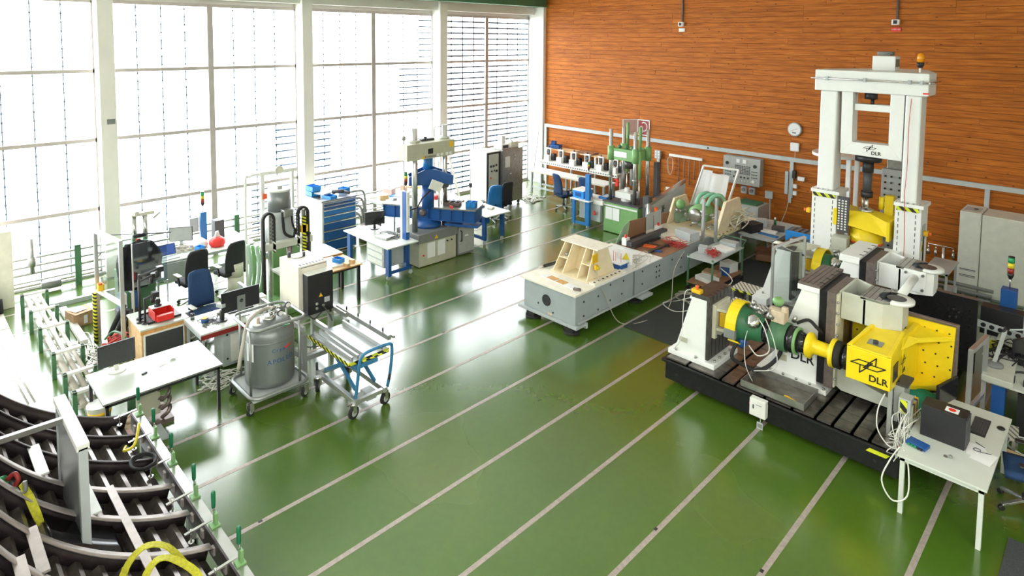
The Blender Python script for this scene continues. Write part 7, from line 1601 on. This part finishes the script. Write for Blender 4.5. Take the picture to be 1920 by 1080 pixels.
# yellow lifting straps
mb = MB()
def ribbon(pts, w, m, label, cat='strap', name='lifting_strap'):
    P = smooth_path(pts, 5); mb = MB()
    for i in range(len(P) - 1): mb.bar(P[i], P[i + 1] + (P[i + 1] - P[i]) * .15, w, .010)
    return solo(mb, name, 'strap_yellow', label, cat)
ribbon([(-6.05, 1.22, .80), (-6.12, 1.30, 1.02), (-6.14, 1.45, 1.12), (-6.10, 1.62, 1.05), (-6.0, 1.75, .85)], .07, '', 'farther yellow lifting strap loop over the long fuselage beam')
ribbon([(-5.78, 1.28, .78), (-5.86, 1.36, 1.00), (-5.9, 1.48, 1.12), (-5.88, 1.62, 1.06), (-5.72, 1.76, .92), (-5.66, 1.72, .74), (-5.75, 1.60, .82)], .07, '', 'nearer yellow lifting strap loop over the long fuselage beam')
ribbon([(-7.06, .72, 1.62), (-7.02, .76, 1.50), (-6.9, .80, 1.36), (-6.86, .84, 1.22)], .07, '', 'short yellow strap hanging from the shackle at the left edge')
t = thing('chain_hook', 'green grip with a red hook and grey shackle at the left edge of the fuselage', 'hook', (-7.2, .6, 1.55)); MB().cyl((-7.30, .42, 1.55), (-7.18, .62, 1.64), .045, 14).build('green_grip', 'lamp_green', t); MB().tube(smooth_path([(-7.16, .63, 1.65), (-7.12, .68, 1.70), (-7.08, .70, 1.66), (-7.1, .68, 1.60)]), .02, 8).build('red_hook', 'dark_red', t); MB().tube(smooth_path([(-7.1, .66, 1.60), (-7.06, .7, 1.54), (-7.02, .74, 1.56), (-7.04, .74, 1.64)]), .018, 8).build('shackle', 'mid_grey', t)
# grey upright panel
t = thing('upright_panel', 'upright grey panel with pale frame standing in the fuselage shell', 'panel', (-7.2, 1.12, .6))
MB().box(-7.72, 1.10, .60, -6.68, 1.14, 1.97).build('panel', 'panel_silver', t, bv=.004)
MB().box(-7.74, 1.07, 1.94, -6.64, 1.17, 2.0).build('top_rail', 'pale_plastic', t, bv=.004); MB().box(-6.70, 1.085, .60, -6.64, 1.155, 1.96).build('side_rail', 'light_grey', t); MB().box(-7.74, 1.085, .60, -7.71, 1.155, 1.96).build('side_rail', 'light_grey', t)
MB().box(-7.74, 1.09, .57, -6.66, 1.15, .61).build('bottom_rail', 'pale_plastic', t)
MB().bar((-7.27, 1.09, 1.97), (-7.30, .3, 1.97), .05).build('stay_bar', 'bright_steel', t)
for x in (-7.6, -6.85): MB().box(x, 1.10, 0, x + .04, 1.14, .58).build('leg', 'light_grey', t)
# ================================================================ RIGHT SIDE
t = desk('white_desk', 'white office desk with computer at the lower right, before the black bed', -1.84, 8.36, -.95, 10.24, .74, 'table_white', 'table_white', lw=.05)
t = thing('computer_case', 'black desktop computer case with a small sticker on the white desk', 'computer', (-1.5, 9.1, .74))
MB().box(-1.74, 9.00, .74, -1.27, 9.26, 1.14).build('case', 'black', t, bv=.005); MB().box(-1.27, 9.01, .76, -1.255, 9.25, 1.12).build('front_panel', 'dark_grey', t)
MB().box(-1.50, 9.05, 1.14, -1.36, 9.17, 1.143).build('sticker', 'paper', t); MB().cyl((-1.43, 9.11, 1.143), (-1.43, 9.11, 1.146), .04, 18).build('sticker_ring', 'red', t)
t = monitor('dark monitor behind the computer case on the white desk, turned to the right', (-1.62, 9.85, .74), radians(75), .50, .30)
t = thing('keyboard', 'black keyboard on the white desk', 'keyboard', (-1.22, 9.7, .74))
MB().cbox((-1.22, 9.72, .75), (.17, .46, .02), .0).build('base', 'black', t, bv=.003)
for i in range(5):
    for j in range(14): MB().box(-1.295 + i * .031, 9.51 + j * .030, .76, -1.270 + i * .031, 9.535 + j * .030, .768).build('key', 'dark_grey', t) if (i == 0 and j == 0) else None
k0 = [c for c in kids(t) if c.name.startswith('key') and 'board' not in c.name][0]
for i in range(5):
    for j in range(14):
        if i or j: d = k0.copy(); COL.objects.link(d); d.location = (i * .031, j * .030, 0)
t = thing('mouse', 'black computer mouse beside the keyboard on the white desk', 'mouse', (-1.02, 9.88, .74)); MB().ball((-1.02, 9.86, .755), .045, 14, .45).build('body', 'black', t)
for i, (x, y, r_) in enumerate(((-1.17, 9.12, .25), (-1.08, 9.02, -.15))): solo(MB().cbox((x, y, .742 + .002 * i), (.21, .28, .002), r_), 'paper_sheet', 'paper', ('left', 'right')[i] + ' of two overlapping paper sheets in front of the keyboard', 'paper')
solo(MB().tube([(-1.16 + .035 * cos(k * .6), 9.13 + .035 * sin(k * .6), .749) for k in range(11)], .004, 5).bar((-1.13, 9.1, .75), (-1.02, 9.14, .75), .006), 'magnifier', 'dark_grey', 'small ring-shaped magnifier on the paper sheets', 'magnifier')
solo(MB().cyl((-1.2, 9.3, .748), (-1.1, 9.24, .748), .004, 6), 'black_pen', 'black', 'black pen lying on the papers', 'pen')
t = thing('small_lens', 'tiny steel lens holder lying near the front edge of the white desk', 'lens', (-1.37, 8.72, .74)); MB().lathe([(.02, -.01), (.022, .01)], (-1.36, 8.72, .76), 12, 'y').build('ring', 'steel', t); MB().cbox((-1.41, 8.71, .75), (.03, .02, .02)).build('base', 'brown_steel', t)
t = thing('interface_box', 'blue interface box with green plugs on the left of the white desk', 'interface', (-1.7, 8.75, .74))
MB().cbox((-1.70, 8.72, .76), (.22, .14, .04), -.2).build('case', 'deep_blue', t, bv=.004); 
for k in range(5): MB().cbox((-1.78 + k * .035, 8.645 - k * .007, .76), (.022, .02, .022), -.2).build('plug', 'lamp_green' if k < 3 else 'black', t)
rcable('cable_bundle', 'thick bundle of white cables spilling over the left end of the white desk', 24, (-1.90, 9.05), (.13, .42), .45, .006, 'cable_white', .55, 61)
cable('hanging_loop', [(-1.84, 8.5, .76), (-1.92, 8.38, .6), (-1.98, 8.33, .35), (-1.85, 8.3, .18), (-1.70, 8.32, .3), (-1.72, 8.4, .6), (-1.80, 8.5, .75)], .009, 'cable_white', 'white cable loop hanging at the left leg of the white desk')
t = thing('terminal_rack', 'small rack of grey terminal modules with striped tag left of the white desk', 'control rack', (-2.1, 9.4, .452))
MB().box(-2.17, 9.22, .452, -2.12, 9.27, 1.12).box(-2.12, 9.34, .6, -2.07, 9.38, 1.15).build('post', 'aluminium', t); MB().box(-2.12, 9.3, .75, -2.0, 9.6, 1.12).build('backplate', 'panel_grey', t, bv=.004)
MB().box(-2.02, 9.12, .85, -1.88, 9.30, 1.06).build('module', 'light_grey', t, bv=.004); MB().box(-2.0, 9.115, .86, -1.92, 9.12, 1.04).build('hazard_tag', 'hazard', t)
for k in range(6): MB().box(-1.93, 9.16 + k * .05, .70, -1.86, 9.20 + k * .05, .98).build('terminal', ('beige_paint', 'dark_grey', 'warm_yellow')[k % 3], t)
MB().box(-2.1, 9.3, 1.12, -1.96, 9.62, 1.15).build('cable_duct', 'dark_grey', t)
cable('rack_cable', [(-2.2, 9.2, 1.0), (-2.25, 9.1, .8), (-2.22, 9.0, .6), (-2.05, 8.8, .55), (-1.9, 8.7, .6)], .009, 'cable_white', 'white cable curving from the terminal rack to the white desk')
solo(MB().cyl((-1.98, 9.0, .47), (-1.9, 8.95, .47), .014, 8), 'red_plug', 'orange_red', 'small red plug on the bed edge beside the white desk', 'plug')
office_chair('chair_blue', 'dark blue office chair with chrome base at the lower right corner', (-.70, 9.55, 0), radians(-80), arms='black', base='bright_steel')
# tread step & fence frame
t = thing('aluminium_frame', 'open aluminium profile frame standing right of the yellow bracket', 'frame', (-1.5, 10.8, 0))
for x, y in ((-1.48, 10.55), (-1.40, 11.25)): MB().box(x - .03, y - .03, 0, x + .03, y + .03, 1.38).build('post', 'aluminium', t)
MB().bar((-1.48, 10.55, 1.36), (-1.40, 11.25, 1.36), .06).build('rail', 'aluminium', t); MB().bar((-1.48, 10.55, .5), (-1.40, 11.25, .5), .05).build('rail', 'aluminium', t)
t = thing('tread_step', 'small ribbed metal step on the floor beside the aluminium frame', 'step', (-1.0, 11.0, 0)); MB().cbox((-1.15, 10.85, .24), (.45, .4, .03), .1).build('tread', 'tread', t)
for x, y in ((-1.33, 10.7), (-.98, 10.7), (-1.33, 11.0), (-.98, 11.0)): MB().box(x, y, 0, x + .04, y + .04, .225).build('leg', 'aluminium', t)
solo(MB().cbox((-.85, 10.55, .06), (.5, .06, .12), -.25), 'wood_plank', 'wood_light', 'short wooden plank lying beside the ribbed step', 'plank')
cable('floor_loop', coil(-.75, 11.0, .35, .014, 2), .011, 'cable_white', 'white cable loops on the floor by the ribbed step', n=2)
# rear instrument desk
t = thing('instrument_desk', 'long white desk with blue leg, crowded with instruments at the right edge', 'desk', (-1.0, 12.4, 0))
MB().box(-1.42, 11.15, .72, .4, 12.1, .75).build('tabletop', 'table_white', t, bv=.003); MB().box(-1.55, 12.1, .72, .4, 14.2, .75).build('tabletop', 'table_white', t, bv=.003)
MB().box(-1.30, 11.2, .0, -1.14, 11.32, .72).build('leg', 'deep_blue', t)
for x, y in ((.25, 11.2), (-1.5, 14.1), (.3, 14.1)): MB().box(x, y, 0, x + .08, y + .08, .72).build('leg', 'deep_blue', t)
MB().prism([(-1.42, 11.1), (-1.05, 11.1), (-1.15, 12.9), (-1.45, 12.9)], 'z', .75, .84).build('side_console', 'beige_grey', t, bv=.01)
solo(MB().box(-1.0, 11.25, 0.0, .3, 11.9, .66), 'under_desk_cabinet', 'black', 'black cabinet under the instrument desk', 'cabinet')
t = thing('computer_case', 'large black computer case under the blue signal post at the right edge', 'computer', (-1.4, 13.2, .75)); MB().box(-1.72, 12.95, .75, -1.14, 13.2, 1.22).build('case', 'black', t, bv=.006); MB().box(-1.14, 12.97, .78, -1.12, 13.18, 1.20).build('front_panel', 'light_grey', t)
t = thing('blue_signal_box', 'blue box carrying the signal lamp above the computer case', 'post', (-1.3, 13.35, .75)); MB().box(-1.50, 13.25, .75, -1.28, 13.45, 1.50).build('housing', 'deep_blue', t, bv=.01)
stack_light('green-yellow-red signal lamp on the blue box at the right edge', (-1.39, 13.35, 1.50), 1.35)
t = thing('perforated_bar', 'grey bar with round holes across the instrument desk', 'bar', (-1.3, 12.6, .9))
MB().prism([(-1.70, 1.0), (-.98, .94), (-.98, 1.05), (-1.70, 1.11)], 'y', 12.55, 12.58).build('bar', 'light_grey', t)
for k in range(6): MB().cyl((-1.62 + k * .115, 12.54, 1.05 - k * .009), (-1.62 + k * .115, 12.548, 1.05 - k * .009), .036, 14).build('hole', 'black', t)
for x in (-1.6, -1.05): MB().box(x, 12.555, .75, x + .03, 12.575, 1.0).build('post', 'light_grey', t)
t = monitor('dark monitor seen edge-on among the instruments at the right edge', (-1.05, 12.15, .75), radians(60), .42, .30)
t = thing('desk_lamp', 'grey jointed desk lamp arm behind the aluminium frame', 'lamp', (-1.35, 11.5, .84)); MB().lathe([(.12, 0), (.12, .03), (.05, .05)], (-1.33, 11.55, .84), 18).build('foot', 'mid_grey', t); MB().bar((-1.33, 11.58, .88), (-1.26, 11.95, 1.28), .05, .03).build('lower_arm', 'panel_grey', t); MB().tube([(-1.26, 11.95, 1.28), (-1.0, 12.1, 1.32), (-.8, 12.1, 1.26)], .014, 8).build('upper_arm', 'light_grey', t); MB().cyl((-1.28, 11.93, 1.23), (-1.24, 11.98, 1.31), .035, 10).build('joint', 'black', t)
t = thing('headphones', 'black headphones lying on the instrument desk', 'headphones', (-.95, 11.5, .75)); MB().tube(smooth_path([(-1.10, 11.42, .79), (-1.08, 11.62, .80), (-.95, 11.70, .80), (-.82, 11.55, .80), (-.78, 11.35, .79)]), .016, 8).build('band', 'black', t); MB().cbox((-1.09, 11.38, .79), (.07, .09, .08)).build('ear_cup', 'black', t); MB().cbox((-.92, 11.36, .79), (.07, .09, .08)).build('ear_cup', 'black', t)
solo(MB().cbox((-.80, 11.24, .752), (.22, .3, .003), .2), 'paper_sheet', 'paper', 'white paper sheet at the corner of the instrument desk', 'paper')
t = thing('open_notebook', 'white notebook with black device on it at the right edge', 'notebook', (-.85, 12.0, .75)); MB().cbox((-.82, 11.9, .757), (.34, .42, .014), .2).build('pages', 'paper', t); MB().cbox((-.76, 11.88, .79), (.2, .22, .05), .2).build('black_device', 'black', t)
t = thing('desk_phone', 'beige device with a curled lead at the right edge of the desk', 'phone', (-.9, 13.0, .75)); MB().cbox((-.88, 12.9, .80), (.22, .26, .10), .1).build('body', 'beige_grey', t, bv=.01); MB().cyl((-.95, 13.6, .75), (-.95, 13.6, .83), .10, 18).build('round_dish', 'ivory', t)
book_stack_item('white_tray', 'paper', 'white tray beside the beige device at the right edge', (-.85, 12.5, .75), (.3, .3, .03), .1, 'tray')
rcable('desk_cable_tangle', 'black cables tangled over the instrument desk', 10, (-1.2, 12.1), (.3, .4), .84, .009, 'rubber', .12, 71)
bin_box('yellow_bag', 'strap_yellow', 'small yellow bag hanging at the left corner of the instrument desk', (-1.46, 12.3, .75), (.14, .12, .16), .3, 1, cat='bag')
# beige cabinets
for i, (x0, x1, zt) in enumerate(((-2.74, -2.34, 1.90), (-2.33, -1.30, 1.88), (-1.29, -.35, 2.15))):
    t = thing('beige_cabinet', ('narrow beige cabinet with vents standing left in the row before the timber wall', 'wide plain beige cabinet in the middle of the row before the timber wall', 'taller beige cabinet cut by the right edge of the picture')[i], 'cabinet', ((x0 + x1) / 2, 17.3, 0), 'beige cabinets before the timber wall')
    MB().box(x0, 16.95, .04, x1, 17.75, zt).build('housing', 'cabinet_grey', t, bv=.01); MB().box(x0 + .015, 16.93, .10, x1 - .015, 16.95, zt - .03 if i != 1 else zt - .02).build('door', 'cabinet_grey', t, bv=.004)
    MB().box(x0 + .01, 16.95, 0, x1 - .01, 17.7, .04).build('plinth', 'mid_grey', t)
    if i == 0:
        for k in range(2): MB().box(x0 + .05, 16.925, .42 + .14 * k, x1 - .05, 16.93, .47 + .14 * k).build('vent', 'vent', t)
        MB().box(x0 + .05, 17.1, zt, x1 - .05, 17.5, zt + .004).build('recess', 'light_grey', t); MB().box(x0 + .2, 17.3, zt + .004, x0 + .28, 17.4, zt + .008).build('switch', 'black', t)
t = thing('yellow_floor_box', 'yellow steel box on the floor behind the black bolting plates', 'box', (-2.5, 14.6, 0)); MB().box(-2.72, 14.1, .1, -2.1, 14.9, .62).build('shell', 'yellow', t, bv=.01); MB().box(-2.66, 14.3, .62, -2.45, 14.7, .63).build('opening', 'black', t)
MB().box(-2.75, 14.05, 0, -2.05, 14.95, .1).build('base', 'dark_grey', t)
t = thing('low_pipes', 'dark pipes with a red valve along the floor before the timber wall', 'pipework', (-2.9, 16.6, 0))
for k in range(3): MB().cyl((-3.6, 16.2 + .2 * k, .2 + .06 * k), (-2.0, 16.2 + .2 * k, .2 + .06 * k), .04, 10).build('pipe', 'mid_grey', t)
MB().cyl((-3.1, 16.1, .25), (-3.1, 16.1, .4), .1, 14).build('red_valve', 'red', t); MB().cyl((-2.7, 16.1, .2), (-2.7, 16.1, .38), .12, 16).build('grey_drum', 'light_grey', t)
for x in (-3.5, -2.1): MB().box(x, 16.1, 0, x + .06, 16.7, .16).build('rest', 'dark_grey', t)
desk('side_table', 'small grey table behind the right portal column', -3.0, 15.0, -2.55, 16.0, 1.0, 'light_grey', 'light_grey')
# small repeated details too fine to pick apart one by one
for o in COL.objects:
    if o.type == 'MESH' and o.parent is not None and o.name.split('.')[0] in ('fittings', 'valves', 'fixing_holes', 'sensor_dots', 'holes', 'brass_valves', 'slots', 'hoses', 'slot', 'side_holes'): o['kind'] = 'stuff'
